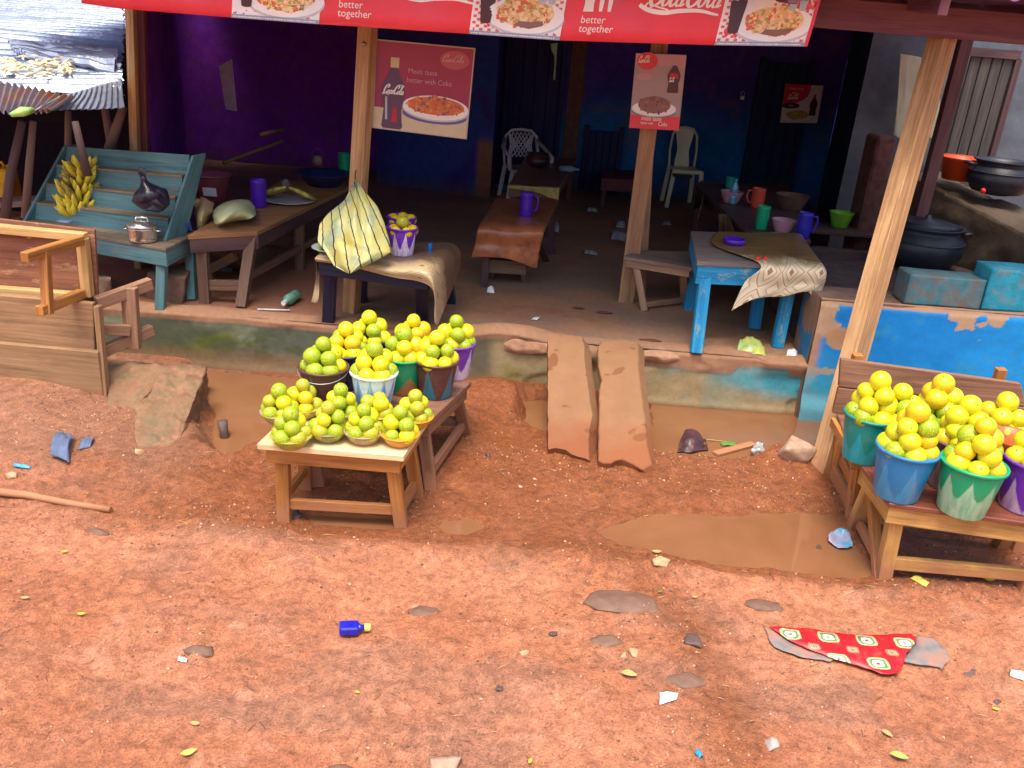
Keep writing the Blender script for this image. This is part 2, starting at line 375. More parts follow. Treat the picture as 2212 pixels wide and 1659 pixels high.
class Decal:
    """flat printed shapes laid on a surface given by fn(s,t,off)"""
    def __init__(s, fn): s.fn = fn; s.mb = MB(); s.mats = []
    def mi(s, m):
        if m not in s.mats: s.mats.append(m)
        return s.mats.index(m)
    def poly(s, P, m, off=.001):
        b = len(s.mb.v); s.mb.v += [s.fn(x, y, off) for x, y in P]; i = s.mi(m)
        for t in tessellate_polygon([[Vector((x, y, 0)) for x, y in P]]): s.mb.face([b+k for k in t], None, i)
    def rect(s, x0, y0, x1, y1, m, off=.001, nx=1):
        for k in range(nx):
            a = x0+(x1-x0)*k/nx; b = x0+(x1-x0)*(k+1)/nx; s.poly([(a, y0), (b, y0), (b, y1), (a, y1)], m, off)
    def ell(s, cx, cy, rx, ry, m, off=.001, n=28, rot=0):
        c, q = math.cos(rot), math.sin(rot)
        P = [(cx+rx*math.cos(a)*c-ry*math.sin(a)*q, cy+rx*math.cos(a)*q+ry*math.sin(a)*c) for a in [2*math.pi*k/n for k in range(n)]]
        b = len(s.mb.v); i_ = s.mi(m)
        if rx > 16:      # rings, so that a big disc follows the sag of the sheet
            R_ = 5; s.mb.v.append(s.fn(cx, cy, off))
            for q_ in range(1, R_+1): s.mb.v += [s.fn(cx+(x-cx)*q_/R_, cy+(y-cy)*q_/R_, off) for x, y in P]
            for k in range(n):
                j = (k+1) % n; s.mb.face((b, b+1+k, b+1+j), None, i_)
                for q_ in range(R_-1): s.mb.face((b+1+q_*n+k, b+1+(q_+1)*n+k, b+1+(q_+1)*n+j, b+1+q_*n+j), None, i_)
        else:
            s.mb.v += [s.fn(x, y, off) for x, y in P]; s.mb.face(range(b, b+n), None, i_)
    def text(s, w, x, y, size, m, off=.002, sx=1.0, shear=0):
        vs, fs = textmesh(w); b = len(s.mb.v); i = s.mi(m)
        s.mb.v += [s.fn(x+(vx+shear*vy)*size*sx, y+vy*size, off) for vx, vy in vs]
        for f in fs: s.mb.face([b+k for k in f], None, i)
    def stroke(s, pts, wd, m, off=.002, nib=None):
        """ribbon through points; nib=(angle) makes it calligraphic"""
        n = len(pts); P = []
        for k in range((n-1)*6+1):
            t = k/6; i = min(int(t), n-2); f = t-i
            p = [pts[max(i-1, 0)], pts[i], pts[i+1], pts[min(i+2, n-1)]]
            P.append(tuple(.5*(2*p[1][a]+(p[2][a]-p[0][a])*f+(2*p[0][a]-5*p[1][a]+4*p[2][a]-p[3][a])*f*f+(3*p[1][a]-p[0][a]-3*p[2][a]+p[3][a])*f**3) for a in (0, 1)))
        b = len(s.mb.v); i = s.mi(m); K = len(P)
        for k, p in enumerate(P):
            a = P[max(k-1, 0)]; c = P[min(k+1, K-1)]; dx, dy = c[0]-a[0], c[1]-a[1]; L = math.hypot(dx, dy) or 1
            dx /= L; dy /= L; ww = wd(k/(K-1)) if callable(wd) else wd
            if nib is not None: ww *= .38+.62*abs(dx*math.sin(nib)-dy*math.cos(nib))
            s.mb.v += [s.fn(p[0]-dy*ww/2, p[1]+dx*ww/2, off), s.fn(p[0]+dy*ww/2, p[1]-dx*ww/2, off)]
        for k in range(K-1): s.mb.face((b+2*k, b+2*k+1, b+2*k+3, b+2*k+2), None, i)
    def script(s, x, y, h, m, off=.002, sx=1.0):
        """flowing script wordmark, x-height h/2"""
        k = h/2.2
        def S(pts, wd=.3): s.stroke([(x+a*k*sx+b*k*.25, y+b*k) for a, b in pts], wd*k, m, off, nib=.2)
        C = [(1.15, 1.45), (1.5, 1.75), (1.45, 2.2), (1.0, 2.3), (.4, 1.9), (.02, 1.1), (.1, .35), (.55, .0), (1.05, .2), (1.4, .6)]
        S(C, .36); S([(.6, .0), (.1, -.25), (-.3, -.05), (-.1, .25), (.6, .05), (1.6, -.15), (2.6, -.3)], .2)
        def o(q): S([(q+.35, .95), (q, .75), (q-.1, .3), (q+.15, .02), (q+.5, .2), (q+.62, .65), (q+.35, .95)], .26)
        def c(q): S([(q+.55, .75), (q+.4, .95), (q+.05, .7), (q, .25), (q+.25, 0), (q+.65, .3)], .27)
        def a(q): o(q); S([(q+.62, .95), (q+.52, .4), (q+.62, .05), (q+.95, .25)], .25)
        o(1.65); c(2.5); a(3.3)
        S([(a_+4.5, b_) for a_, b_ in C], .36); S([(5.9, 2.15), (6.6, 2.45), (7.6, 2.0), (8.3, 2.15)], .2)
        o(6.1); S([(7.0, .5), (7.45, 1.5), (7.5, 2.3), (7.2, 2.2), (7.1, 1.2), (7.1, .3), (7.35, .02), (7.6, .25)], .26); a(7.85)
def lump(c, rx, ry, rz, seed=0, amp=.01, cuts=2, fr=9, n=44):
    rr = random.Random(seed); P = []
    for i in range(n):
        z = 1-2*(i+.5)/n; q = math.sqrt(1-z*z); a = i*2.39996; k = rr.uniform(.86, 1.08)
        P.append(Vector(c)+Vector((q*math.cos(a)*rx*k, q*math.sin(a)*ry*k, z*rz*k)))
    return rockmesh(P, amp, cuts, fr, seed)
def surf4(bl, br, tr, tl, w=1.0, h=1.0, wave=0):
    """map (s in 0..w, t in 0..h) bilinearly to four corners; off along the normal towards the viewer"""
    bl, br, tr, tl = map(Vector, (bl, br, tr, tl)); n = (br-bl).cross(tl-bl).normalized()
    def fn(s, t, off=0):
        a = s/w; b = t/h
        p = (bl*(1-a)+br*a)*(1-b)+(tl*(1-a)+tr*a)*b
        return p + n*(off+(wave*math.sin(a*9)*(.4+.6*b) if wave else 0))
    return fn
# ================================================================ SETTING
def wp(L, z): return [tuple(Z(a, b, z)[:2]) for a, b in L]
WZ = -.065     # ditch water
PZ = -.012     # puddle water
W1 = wp([(440, 800), (700, 825), (860, 850), (840, 905), (720, 930), (620, 925), (560, 965), (500, 1000), (468, 985), (470, 930), (452, 880)], WZ)
W2 = wp([(1404, 858), (1600, 870), (1790, 890), (1800, 965), (1690, 985), (1640, 992), (1560, 992), (1480, 988), (1404, 980)], WZ)
W2b = wp([(1120, 865), (1200, 870), (1300, 880), (1300, 960), (1200, 945), (1150, 925)], WZ)
W3 = wp([(1270, 1150), (1380, 1118), (1500, 1108), (1700, 1108), (1835, 1118), (1850, 1190), (1930, 1245), (1860, 1250), (1700, 1232), (1540, 1222), (1430, 1196), (1340, 1178)], PZ)
W4 = wp([(950, 1128), (1030, 1122), (1055, 1140), (1010, 1155), (950, 1152)], PZ)
W5 = wp([(660, 1118), (740, 1108), (850, 1118), (850, 1142), (760, 1140), (680, 1134)], PZ)
def groundz(x, y, full=False):
    x = np.asarray(x, float); y = np.asarray(y, float)
    near = ss(4.2, 3.3, y)
    z = .055*(fbm(x*1.6, y*2.6, 1, 4)-.5)*(.25+near) + .022*(fbm(x*6, y*8, 5, 4)-.5)*(.35+near*.65) + .013*(fbm(x*20, y*22, 9, 4)-.5)*(.4+.8*near) + .005*(vn(x*62, y*62, 21)-.5) + .012*ss(.62, .8, fbm(x*13, y*15, 23, 3))*near
    z = z + .02*ss(.3, .75, fbm(x*2.3+y*.8, y*3.2, 31, 3))*near
    z = z + .035*(fbm(x*1.0+y*.6, y*3.4-x*.5, 25, 3)-.5)*near
    jit = (fbm(x*5, y*5, 12, 4)-.5)*.16
    def carve(z, P, lvl, dep, wdt):
        d = polysd(x, y, P)+jit*.75
        k = ss(wdt, -.03, d); return z*(1-k)+(lvl-dep)*k, d
    z = z + .10*ss(-2.1, -2.8, x)*ss(3.6, 4.4, y)*ss(5.15, 4.85, y) + .05*ss(-1.2, -1.7, x)*ss(3.3, 3.9, y)*ss(5.0, 4.6, y)
    # gully that runs under the front table towards the right
    gy = 3.55+.06*np.sin(x*2.3)
    z = z - .035*np.exp(-((y-gy)/.17)**2)*ss(-1.5, -.9, x)
    # shelf behind it
    z = z + .02*ss(3.75, 3.95, y)*ss(4.6, 4.3, y)*(1-ss(-1.5, -2, x))
    # lip between road and gully
    z = z + .025*np.exp(-((y-3.28-.05*np.sin(x*3+1))/.09)**2)*ss(-1.6, -1.0, x)
    # mud heaps against the platform
    for cx, cy, rx, ry, h in ((-.08, 5.05, .36, .22, .11), (-.35, 4.75, .25, .2, .07), (-1.42, 4.12, .22, .14, .05), (-1.05, 4.45, .2, .25, .08), (1.62, 4.55, .2, .16, .1)):
        z = z + h*np.exp(-((x-cx)/rx)**2-((y-cy)/ry)**2)*(.8+.5*fbm(x*9, y*9, 41, 3))
    dmin = np.full(x.shape, 9.)
    for lvl, grp in ((PZ, ((W3, .02, .14), (W4, .012, .06), (W5, .015, .07))), (WZ, ((W1, .035, .16), (W2, .035, .12), (W2b, .03, .1)))):
        dg = np.full(x.shape, 9.)
        for P, dp, wd in grp: z, d = carve(z, P, lvl, dp, wd); dg = np.minimum(dg, d)
        z = np.where((dg > 0) & (dg < .6), np.maximum(z, lvl+.003+np.clip(dg, 0, .05)*.12), z); dmin = np.minimum(dmin, dg)
    return (z, dmin) if full else z
def G(x, y): return float(groundz(np.array([x]), np.array([y]))[0])
def on(px, py, dz=0):
    """point of the ground under a pixel"""
    z = 0.0
    for _ in range(5):
        p = Z(px, py, z); z = G(p.x, p.y)
    return Vector((p.x, p.y, z+dz))
def axis(a, b, st, far):
    c = list(np.arange(a, b, st)); lo = []; hi = []; q = st*2; v = a
    while v > -far: v -= q; q *= 1.55; lo.append(v)
    q = st*2; v = b
    while v < far: v += q; q *= 1.55; hi.append(v)
    return np.array(lo[::-1]+c+hi)
xs = axis(-3.3, 3.1, .0135, 400); ys = axis(1.5, 5.45, .0125, 400)
XX, YY = np.meshgrid(xs, ys)
zz, dm = groundz(XX, YY, True)
fade = ss(9, 5.6, np.maximum(np.abs(XX)*1.3, YY))*ss(-2, 1.2, YY)
inner = (XX > -3.4) & (XX < 3.2) & (YY > 1.4) & (YY < 5.5)
zz = np.where(inner, zz, np.where(np.abs(YY) < 6, zz*0-.02, -.02))
dry = np.array([.67, .265, .135]); dry2 = np.array([.57, .205, .095]); wet = np.array([.335, .105, .034]); grey = np.array([.30, .165, .115]); pale = np.array([.72, .33, .20])
def C3(c, a): return c[None, None, :]*a[..., None]
m1 = ss(.35, .65, fbm(XX*1.7, YY*2.2, 51, 4)); col = C3(dry, 1-m1)+C3(dry2, m1)
m2 = ss(.50, .70, fbm(XX*2.4+3, YY*4+1, 61, 5))*.42; col = col*(1-m2[..., None])+C3(grey, m2)
m2b = ss(.58, .8, fbm(XX*7, YY*9, 66, 4))*.5; col = col*(1-m2b[..., None])+C3(pale, m2b)
band = ss(3.15, 3.42, YY+.12*(fbm(XX*3, YY*3, 71, 3)-.5))*ss(5.6, 5.2, YY)*ss(-2.6, -1.2, XX+.3*fbm(XX*3, YY*3, 72, 3))
runl = np.exp(-((XX-(.62+.32*(3.2-YY)+.08*np.sin(YY*5)))/.13)**2)*ss(3.5, 3.1, YY)*.75
m3 = np.clip(band*1.05+runl+.6*ss(.18, 0, dm), 0, 1)*(.75+.25*fbm(XX*8, YY*8, 73, 3)); col = col*(1-m3[..., None])+C3(wet, m3)
# greyer mud on the left bank
m4 = ss(-1.3, -1.8, XX)*ss(3.4, 3.9, YY)*ss(.3, .6, fbm(XX*3, YY*3, 81, 4)+.1); col = col*(1-.6*m4[..., None])+C3(np.array([.33, .17, .105]), m4*.6)
gran = (.80+.34*vn(XX*60, YY*60, 91))*(.86+.3*fbm(XX*16, YY*18, 92, 3)); col = col*gran[..., None]
alpha = np.clip(1-.55*m3-.25*ss(.4, .7, fbm(XX*1.3, YY*1.3, 95, 3))-.3*ss(-.4, -1.2, XX)*ss(3.1, 2.4, YY), 0, 1)
cols = np.concatenate([col, alpha[..., None]], -1).reshape(-1, 4)
gm = MB(); gm.v = [Vector(p) for p in np.stack([XX, YY, zz], -1).reshape(-1, 3)]
nx, ny = len(xs), len(ys)
def fastgrid(name, V, nx, ny, mat, colors, kind=None):
    me = bpy.data.meshes.new(name); i = np.arange((nx-1)*(ny-1)); a = (i//(nx-1))*nx+i % (nx-1)
    F = np.stack([a, a+1, a+nx+1, a+nx], 1); nf = len(F)
    me.vertices.add(nx*ny); me.vertices.foreach_set('co', V.astype(np.float32).ravel())
    me.loops.add(nf*4); me.loops.foreach_set('vertex_index', F.astype(np.int32).ravel())
    me.polygons.add(nf); me.polygons.foreach_set('loop_start', np.arange(nf, dtype=np.int32)*4)
    me.polygons.foreach_set('use_smooth', np.ones(nf, bool)); me.update(calc_edges=True)
    ca = me.color_attributes.new('Col', 'FLOAT_COLOR', 'POINT'); ca.data.foreach_set('color', colors.astype(np.float32).ravel())
    me.materials.append(mat); me.validate(); o = bpy.data.objects.new(name, me); COL.objects.link(o)
    if kind: o['kind'] = kind
    return o
MGROUND = soilmat('laterite')
fastgrid('ground', np.stack([XX, YY, zz], -1).reshape(-1, 3), nx, ny, MGROUND, cols, 'structure')
del gm
# muddy water
def watermat():
    m, t, b = _mat('muddy_water'); co = coord(t)
    col = ramp(t, noise(t, co, 2.5, 4, .6, .8), [(.3, (.215, .092, .04)), (.7, (.265, .12, .055))])
    t.links.new(col, b.inputs['Base Color']); b.inputs['Roughness'].default_value = .035; b.inputs['Specular IOR Level'].default_value = .55
    bump(t, b, noise(t, co, 14, 2), .05, .004); return m
MWATER = watermat()
def grow(P, e):
    cx = sum(a for a, _ in P)/len(P); cy = sum(b for _, b in P)/len(P); out = []
    n = len(P); A = sum(P[i][0]*P[(i+1) % n][1]-P[(i+1) % n][0]*P[i][1] for i in range(n)); sg = 1 if A > 0 else -1
    for i in range(n):
        p, q, r = Vector(P[i-1]), Vector(P[i]), Vector(P[(i+1) % n]); d = ((q-p).normalized()+(r-q).normalized()); d = d.normalized() if d.length > 1e-6 else (q-p).normalized(); nn = Vector((d.y, -d.x))*sg
        out.append(q+nn*e)
    return out
for nm, P, z, e in (('ditch_water', W1, WZ, .05), ('ditch_water', W2, WZ, .05), ('ditch_water', W2b, WZ+.002, .04), ('puddle_water', W3, PZ, .03), ('puddle_water', W4, PZ, .02), ('puddle_water', W5, PZ, .02)):
    Q = grow(P, e); mb = MB(); mb.v = [Vector((q[0], q[1], z)) for q in Q]
    for t_ in tessellate_polygon([[Vector((q[0], q[1], 0)) for q in Q]]): mb.face(t_)
    o = mb.build(nm, MWATER); o['kind'] = 'structure'
# small gravel pressed in the soil
MGRAV = [plain('gravel_ochre', (.50, .25, .13), .8), plain('gravel_brown', (.22, .10, .06), .7), plain('gravel_pale', (.62, .38, .24), .8), plain('gravel_dark', (.12, .07, .055), .6)]
rg = np.random.RandomState(3); n = 30000
gx = rg.uniform(-2.6, 2.6, n); gy = 1.7+(rg.rand(n)**.9)*3.1
dens = ss(.40, .72, fbm(gx*1.9, gy*2.4, 61, 4))*.85+.15
kp = (rg.rand(n) < dens) & (np.abs(gx) < .45+gy*.62); gx = gx[kp]; gy = gy[kp]; gz, gd = groundz(gx, gy, True); ok = gd > .03
mb = MB(); T5 = [(1, 0, 0), (-.4, .9, 0), (-.6, -.8, 0), (.1, 0, .75), (.0, .1, -.5)]; T5F = [(0, 1, 3), (1, 2, 3), (2, 0, 3), (1, 0, 4), (2, 1, 4), (0, 2, 4)]
for x, y, z in zip(gx[ok], gy[ok], gz[ok]):
    r = .0022+.0085*random.random()**4; a = random.random()*6.28; b = len(mb.v); i = random.choice((0, 0, 1, 1, 2, 3)); f = random.uniform(.5, 1)
    for vx, vy, vz in T5: mb.v.append(Vector((x+(vx*math.cos(a)-vy*math.sin(a))*r, y+(vx*math.sin(a)+vy*math.cos(a))*r*f, z+vz*r)))
    for t_ in T5F: mb.face([b+k for k in t_], None, i, True)
o = mb.build('gravel', MGRAV); tag(o, 'fine gravel and grit pressed into the red soil', 'gravel', kind='stuff')
# ---------------------------------------------------------------- raised floor of the eating house
FZ = .315
mb = MB(); fx = np.linspace(-4.5, 5.2, 330); fy = np.linspace(5.33, 11.8, 200)
FX, FY = np.meshgrid(fx, fy)
fzz = FZ+.012*(fbm(FX*2, FY*2, 7, 4)-.5)+.006*(fbm(FX*11, FY*11, 8, 3)-.5)
a1 = ss(.4, .62, fbm(FX*1.3, FY*2.0, 15, 5))[..., None]; a2 = ss(.55, .7, fbm(FX*4, FY*7, 16, 4))[..., None]
fc = np.array([.42, .225, .13])*(1-a1)+np.array([.30, .20, .14])*a1; fc = fc*(1-.5*a2)+np.array([.34, .15, .085])*.5*a2
lf = ss(-.9, -1.6, FX)[..., None]*ss(8.5, 6, FY)[..., None]; fc = fc*(1-lf*.7)+np.array([.34, .13, .07])*lf*.7
al = .55+.4*fbm(FX*2, FY*2, 19, 3)
fastgrid('earth_floor', np.stack([FX, FY, fzz], -1).reshape(-1, 3), len(fx), len(fy), vcol('trodden_floor', rough=.8, spec=.3, scale=22, bmp=.4, mott=.25), np.concatenate([fc, al[..., None]], -1).reshape(-1, 4), 'structure')
# front retaining wall of the platform, with flaking paint, moss and a mud rim
MWALLP = vcol('flaking_render', rough=.85, spec=.2, scale=26, bmp=.5, mott=.22)
def front_wall():
    nx, nz = 420, 44; x = np.linspace(-4.4, 2.06, nx)
    # profile: up the face, rounded rim, back over the top
    face = [(0, -.2+.5*k/30) for k in range(31)]; rim = [(.02*k/13*6-.0, .30+.03*math.sin(k/13*1.57)) for k in range(13)]
    prof = np.array(face+rim); X = np.repeat(x[None], nz, 0); PY = np.repeat(prof[:, 0:1], nx, 1); PZ_ = np.repeat(prof[:, 1:2], nx, 1)
    lump = ss(.42, .7, fbm(X*2.1+PY*3, PZ_*2+5, 33, 4)); hi = ss(.16, .27, PZ_)
    right = ss(-.3, .2, X)
    Yw = 5.32+PY - .035*lump*hi*(.5+right) + .012*(fbm(X*9, PZ_*9, 35, 4)-.5) - .02*ss(0, -.1, PZ_)
    chip = ss(.55, .6, fbm(X*3, PZ_*4, 36, 4))*ss(.3, .24, PZ_)*right; Yw += chip*.012
    Zw = PZ_ + hi*(.028*(fbm(X*2.6, PY*4, 37, 3)-.35)) + .05*np.exp(-((X+.05)/.28)**2)*hi
    u = fbm(X*2.2, PZ_*5, 40, 5); v = fbm(X*5, PZ_*8, 43, 5)
    tan = np.array([.38, .29, .155]); mud = np.array([.38, .205, .12]); teal = np.array([.22, .29, .20]); turq = np.array([.08, .38, .46]); moss = np.array([.14, .17, .012]); dk = np.array([.07, .08, .06]); brown = np.array([.28, .17, .09])
    c = np.ones(X.shape+(3,))*tan
    def mx(c, k, q): k = np.clip(k, 0, 1)[..., None]; return c*(1-k)+q*k
    c = mx(c, ss(-.9, -1.4, X)*ss(.05, .16, PZ_+.1*(u-.5))*.75, teal)
    c = mx(c, ss(1.0, 1.75, X+.9*(v-.5))*ss(.02, .14, PZ_+.12*(u-.5)), turq)
    c = mx(c, ss(.45, 1.0, X)*ss(1.7, 1.2, X)*ss(.5, .62, v)*.6, teal)
    mossk = ss(.0, .05, PZ_)*ss(.25, .13, PZ_)*np.exp(-((X+1.5)/.7)**2)*ss(.34, .46, v+.04)
    c = mx(c, mossk*1.8, moss); c = mx(c, ss(-.1, -.2, X)*ss(.46, .6, u)*.75, dk)
    c = mx(c, np.exp(-((X-.08)/.35)**2)*ss(.42, .6, v)*.75, np.array([.26, .24, .06]))
    c = mx(c, ss(.12, .0, PZ_+.05*(u-.5))*.75*ss(.9, .2, X), brown)
    edge = .255+.06*(u-.5)-.05*right*ss(.45, .6, fbm(X*3, X*0, 48, 2))
    c = mx(c, ss(edge-.006, edge+.008, PZ_), mud*(0.85+.3*v[..., None]))
    c = mx(c, ss(edge-.02, edge-.006, PZ_)*ss(edge+.006, edge-.004, PZ_)*.45, np.array([.1, .08, .06]))
    c = mx(c, ss(-.04, -.062, PZ_), np.array([.2, .1, .05]))
    al = np.ones(X.shape)
    V = np.stack([X, Yw, Zw], -1).reshape(-1, 3)
    o = fastgrid('platform_wall', V, nx, nz, MWALLP, np.concatenate([c, al[..., None]], -1).reshape(-1, 4))
    tag(o, 'low retaining wall with peeling turquoise paint, moss and mud rim above the ditch', 'wall')
front_wall()
# ---------------------------------------------------------------- walls of the eating house
def wallgrid(name, x0, y0, x1, y1, z0, z1, colfn, mat, label, nx=150, nz=110, rough_=.01):
    s = np.linspace(0, 1, nx); z = np.linspace(z0, z1, nz); S, ZZ = np.meshgrid(s, z)
    X = x0+(x1-x0)*S; Yv = y0+(y1-y0)*S; d = Vector((y1-y0, x0-x1, 0)).normalized(); h = (fbm((X+Yv)*4, ZZ*4, 3, 4)-.5)*rough_*2
    V = np.stack([X+d.x*h, Yv+d.y*h, ZZ], -1).reshape(-1, 3)
    L = math.hypot(x1-x0, y1-y0); c = colfn(S*L, ZZ)
    o = fastgrid(name, V, nx, nz, mat, np.concatenate([c, np.ones(c.shape[:2]+(1,))], -1).reshape(-1, 4))
    return tag(o, label, 'wall')
def mixk(c, k, q): k = np.clip(k, 0, 1)[..., None]; return c*(1-k)+np.array(q)*k
def backcol(S, Zv):
    X = S-4.9
    u = fbm(X*1.3, Zv*1.7, 77, 5); v = fbm(X*6, Zv*6, 78, 4)
    c = np.ones(S.shape+(3,))*np.array([.05, .06, .34])
    c = mixk(c, ss(-.6, -1.4, X), (.30, .04, .55)); c = mixk(c, ss(1.2, 2.4, Zv)*.6, (.12, .03, .38))  # violet at left and top is lens-flare haze put into the wall colour
    c = mixk(c, ss(-.2, .3, X)*ss(1.6, 1.1, Zv+.5*(u-.5)), (.03, .15, .46))
    c = mixk(c, ss(1.5, 2.0, X)*ss(1.25, .95, Zv+.3*(u-.5)), (.02, .14, .46))
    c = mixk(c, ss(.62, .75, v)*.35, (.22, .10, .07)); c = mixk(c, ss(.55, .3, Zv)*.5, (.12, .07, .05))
    return c*(.8+.4*u[..., None])
MIN = vcol('old_blue_plaster', rough=.9, spec=.15, scale=12, bmp=.4, mott=.3)
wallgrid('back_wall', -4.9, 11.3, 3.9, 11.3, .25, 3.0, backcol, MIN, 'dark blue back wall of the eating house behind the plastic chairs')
def leftcol(S, Zv):
    u = fbm(S*1.5, Zv*8, 5, 4); c = np.ones(S.shape+(3,))*np.array([.28, .04, .52]); c = mixk(c, ss(.5, .7, u)*.5, (.08, .03, .26)); return c  # violet stands in for the flare haze over the left room
wallgrid('side_wall', -2.74, 6.35, -4.49, 11.5, .25, 3.0, leftcol, MIN, 'left side wall of the eating house with violet lens haze in its colour')
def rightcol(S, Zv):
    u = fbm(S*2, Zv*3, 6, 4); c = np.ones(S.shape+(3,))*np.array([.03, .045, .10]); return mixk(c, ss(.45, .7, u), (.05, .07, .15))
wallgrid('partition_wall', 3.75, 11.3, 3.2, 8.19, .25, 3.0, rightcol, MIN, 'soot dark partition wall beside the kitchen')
# wing wall carrying blue paint left of the doorway
def wingcol(S, Zv):
    u = fbm(S*3, Zv*3, 16, 4); c = np.ones(S.shape+(3,))*np.array([.04, .07, .34]); c = mixk(c, ss(.5, .7, u)*.7, (.07, .03, .24))
    c = mixk(c, ss(1.22, 1.30, S)*ss(1.02, .9, Zv+.1*(u-.5)), (.34, .15, .10)); return mixk(c, ss(.5, .35, Zv)*.5, (.16, .09, .06))
p0 = Z(800, 415, FZ); p1 = Z(1058, 427, FZ)
wallgrid('wing_wall', p1.x-1.4, p1.y+.35, p1.x, p1.y, .28, 3.0, wingcol, MIN, 'blue wing wall with a bare clay corner beside the dark doorway')
# brick pillar
pb = Z(1222, 400, FZ)
mb = MB(); mb.board((pb.x, pb.y-.15, FZ-.02), (pb.x, pb.y-.15, 2.9), .19, .16, up=(0, 1, 0))
def brickmat(name, a, bcol, mortar, sc=3.2):
    m, t, b = _mat(name); co = coord(t, 'UV'); br = N(t, 'ShaderNodeTexBrick', Scale=sc); t.links.new(co, br.inputs['Vector'])
    br.inputs['Color1'].default_value = (*a, 1); br.inputs['Color2'].default_value = (*bcol, 1); br.inputs['Mortar'].default_value = (*mortar, 1); br.inputs['Mortar Size'].default_value = .02
    br.inputs['Brick Width'].default_value = .5; br.inputs['Row Height'].default_value = .22
    c = mixc(t, ramp(t, noise(t, coord(t), 9, 6, .7), [(.45, (0, 0, 0)), (.7, (.7,)*3)]), br.outputs[0], tuple(v*.5 for v in a))
    t.links.new(c, b.inputs['Base Color']); b.inputs['Roughness'].default_value = .9; bump(t, b, noise(t, coord(t), 30, 5), .5, .01); return m
tag(mb.build('brick_pillar', brickmat('dark_brick', (.20, .09, .07), (.15, .07, .06), (.10, .07, .07)), bev=.006), 'dark brick pillar between the doorway and the blue back wall', 'pillar')
# doors in the back wall: dark panel standing in for the open doorway's darkness, and plank door
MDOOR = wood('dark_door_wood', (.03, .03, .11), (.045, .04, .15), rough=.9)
def doorat(px0, px1, ybase, ytop, yy, name, label, col):
    a = Y(px0, ybase, yy); b = Y(px1, ybase, yy); zt = Y(px0, ytop, yy).z; t = thing(name, label, 'door', ((a.x+b.x)/2, yy, FZ))
    n = 4; wdt = (b.x-a.x)/n
    mb = MB()
    for k in range(n): mb.board((a.x+wdt*(k+.5), yy, FZ), (a.x+wdt*(k+.5), yy, zt), wdt-.008, .03, up=(0, 1, 0))
    part('door_leaf', mb, col, t, bev=.003)
    fr = MB(); fr.board((a.x-.03, yy-.01, FZ), (a.x-.03, yy-.01, zt+.06), .06, .07, up=(0, 1, 0)); fr.board((b.x+.03, yy-.01, FZ), (b.x+.03, yy-.01, zt+.06), .06, .07, up=(0, 1, 0))
    part('door_frame', fr, col, t, bev=.003); return t
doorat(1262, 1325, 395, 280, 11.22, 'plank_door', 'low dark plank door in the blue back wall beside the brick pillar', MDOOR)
doorat(1085, 1190, 400, 40, 11.22, 'doorway_dark', 'tall dark panel standing in for the unlit doorway behind the lattice armchair', MDOOR)
# daylight slit beside it is a pale coloured strip, built further down
doorat(1600, 1690, 440, 130, 11.22, 'locked_door', 'black plank door with padlock left of the small poster', wood('black_door_wood', (.02, .035, .09), (.03, .05, .13), rough=.9))
# ---------------------------------------------------------------- roofs
MRUST = plain('old_roof_iron_underside', (.14, .06, .16), .7, metal=.2, scale=6)
def corr(p00, p10, p11, p01, nu, amp, name, mat, seed=0, sag=.0, rag=0.0, nv=14, ridges=None, axis_='v'):
    """corrugated sheet; ridges run along v (from p00-p10 edge to p01-p11 edge) """
    p00, p10, p11, p01 = map(Vector, (p00, p10, p11, p01)); nrm = (p10-p00).cross(p01-p00).normalized()
    P = []; K = nu*8+1
    for j in range(nv):
        v = j/(nv-1)
        for i in range(K):
            u = i/(K-1); vv = v
            if rag and j == 0: vv = -rag*random.random()
            if rag and j == nv-1: vv = 1+rag*random.random()
            p = (p00*(1-u)+p10*u)*(1-vv)+(p01*(1-u)+p11*u)*vv
            q = float(fbm(np.array([u*3+seed]), np.array([v*3]), seed, 3)[0])-.5
            P.append(p+nrm*(math.sin(u*nu*2*math.pi)*amp+q*sag))
    return MB().grid(P, K, nv)
roof = thing('corrugated_roof', 'dark corrugated iron roof on timber beams over the eating house', 'roof', (0, 5, 2.4))
part('roof_sheet', corr((-2.75, 4.72, 2.50), (4.9, 4.72, 2.50), (4.9, 5.9, 2.54), (-2.75, 5.9, 2.54), 60, .012, 'r', MRUST, nv=4), MRUST, roof)
part('roof_sheet', corr((-4.1, 5.88, 2.58), (3.1, 5.88, 2.58), (3.9, 11.6, 3.05), (-4.1, 11.6, 3.05), 80, .012, 'r', MRUST, nv=6), MRUST, roof)
MBEAM = wood('beam_wood', (.15, .055, .085), (.20, .09, .09), rough=.75)
part('front_beam', MB().board((-2.5, 5.13, 2.31), (1.45, 5.13, 2.37), .09, .12, up=(0, 0, 1)), MBEAM, roof, bev=.005)
a = Y(1690, 20, 5.2); b = Y(2270, 68, 5.2)
part('front_beam', MB().board(a, b, .07, .155), MBEAM, roof, bev=.005)
for k in range(9):
    x = -2.5+k*.75
    part('rafter', MB().board((x, 4.75, 2.44), (x, 5.9 if x > 2.8 else 11.2, 2.50 if x > 2.8 else 2.9), .05, .08), MBEAM, roof, bev=.004)
for yy in (7.2, 8.8): part('purlin', MB().board((-4, yy, 2.60), (2.9, yy, 2.62), .06, .09), MBEAM, roof)
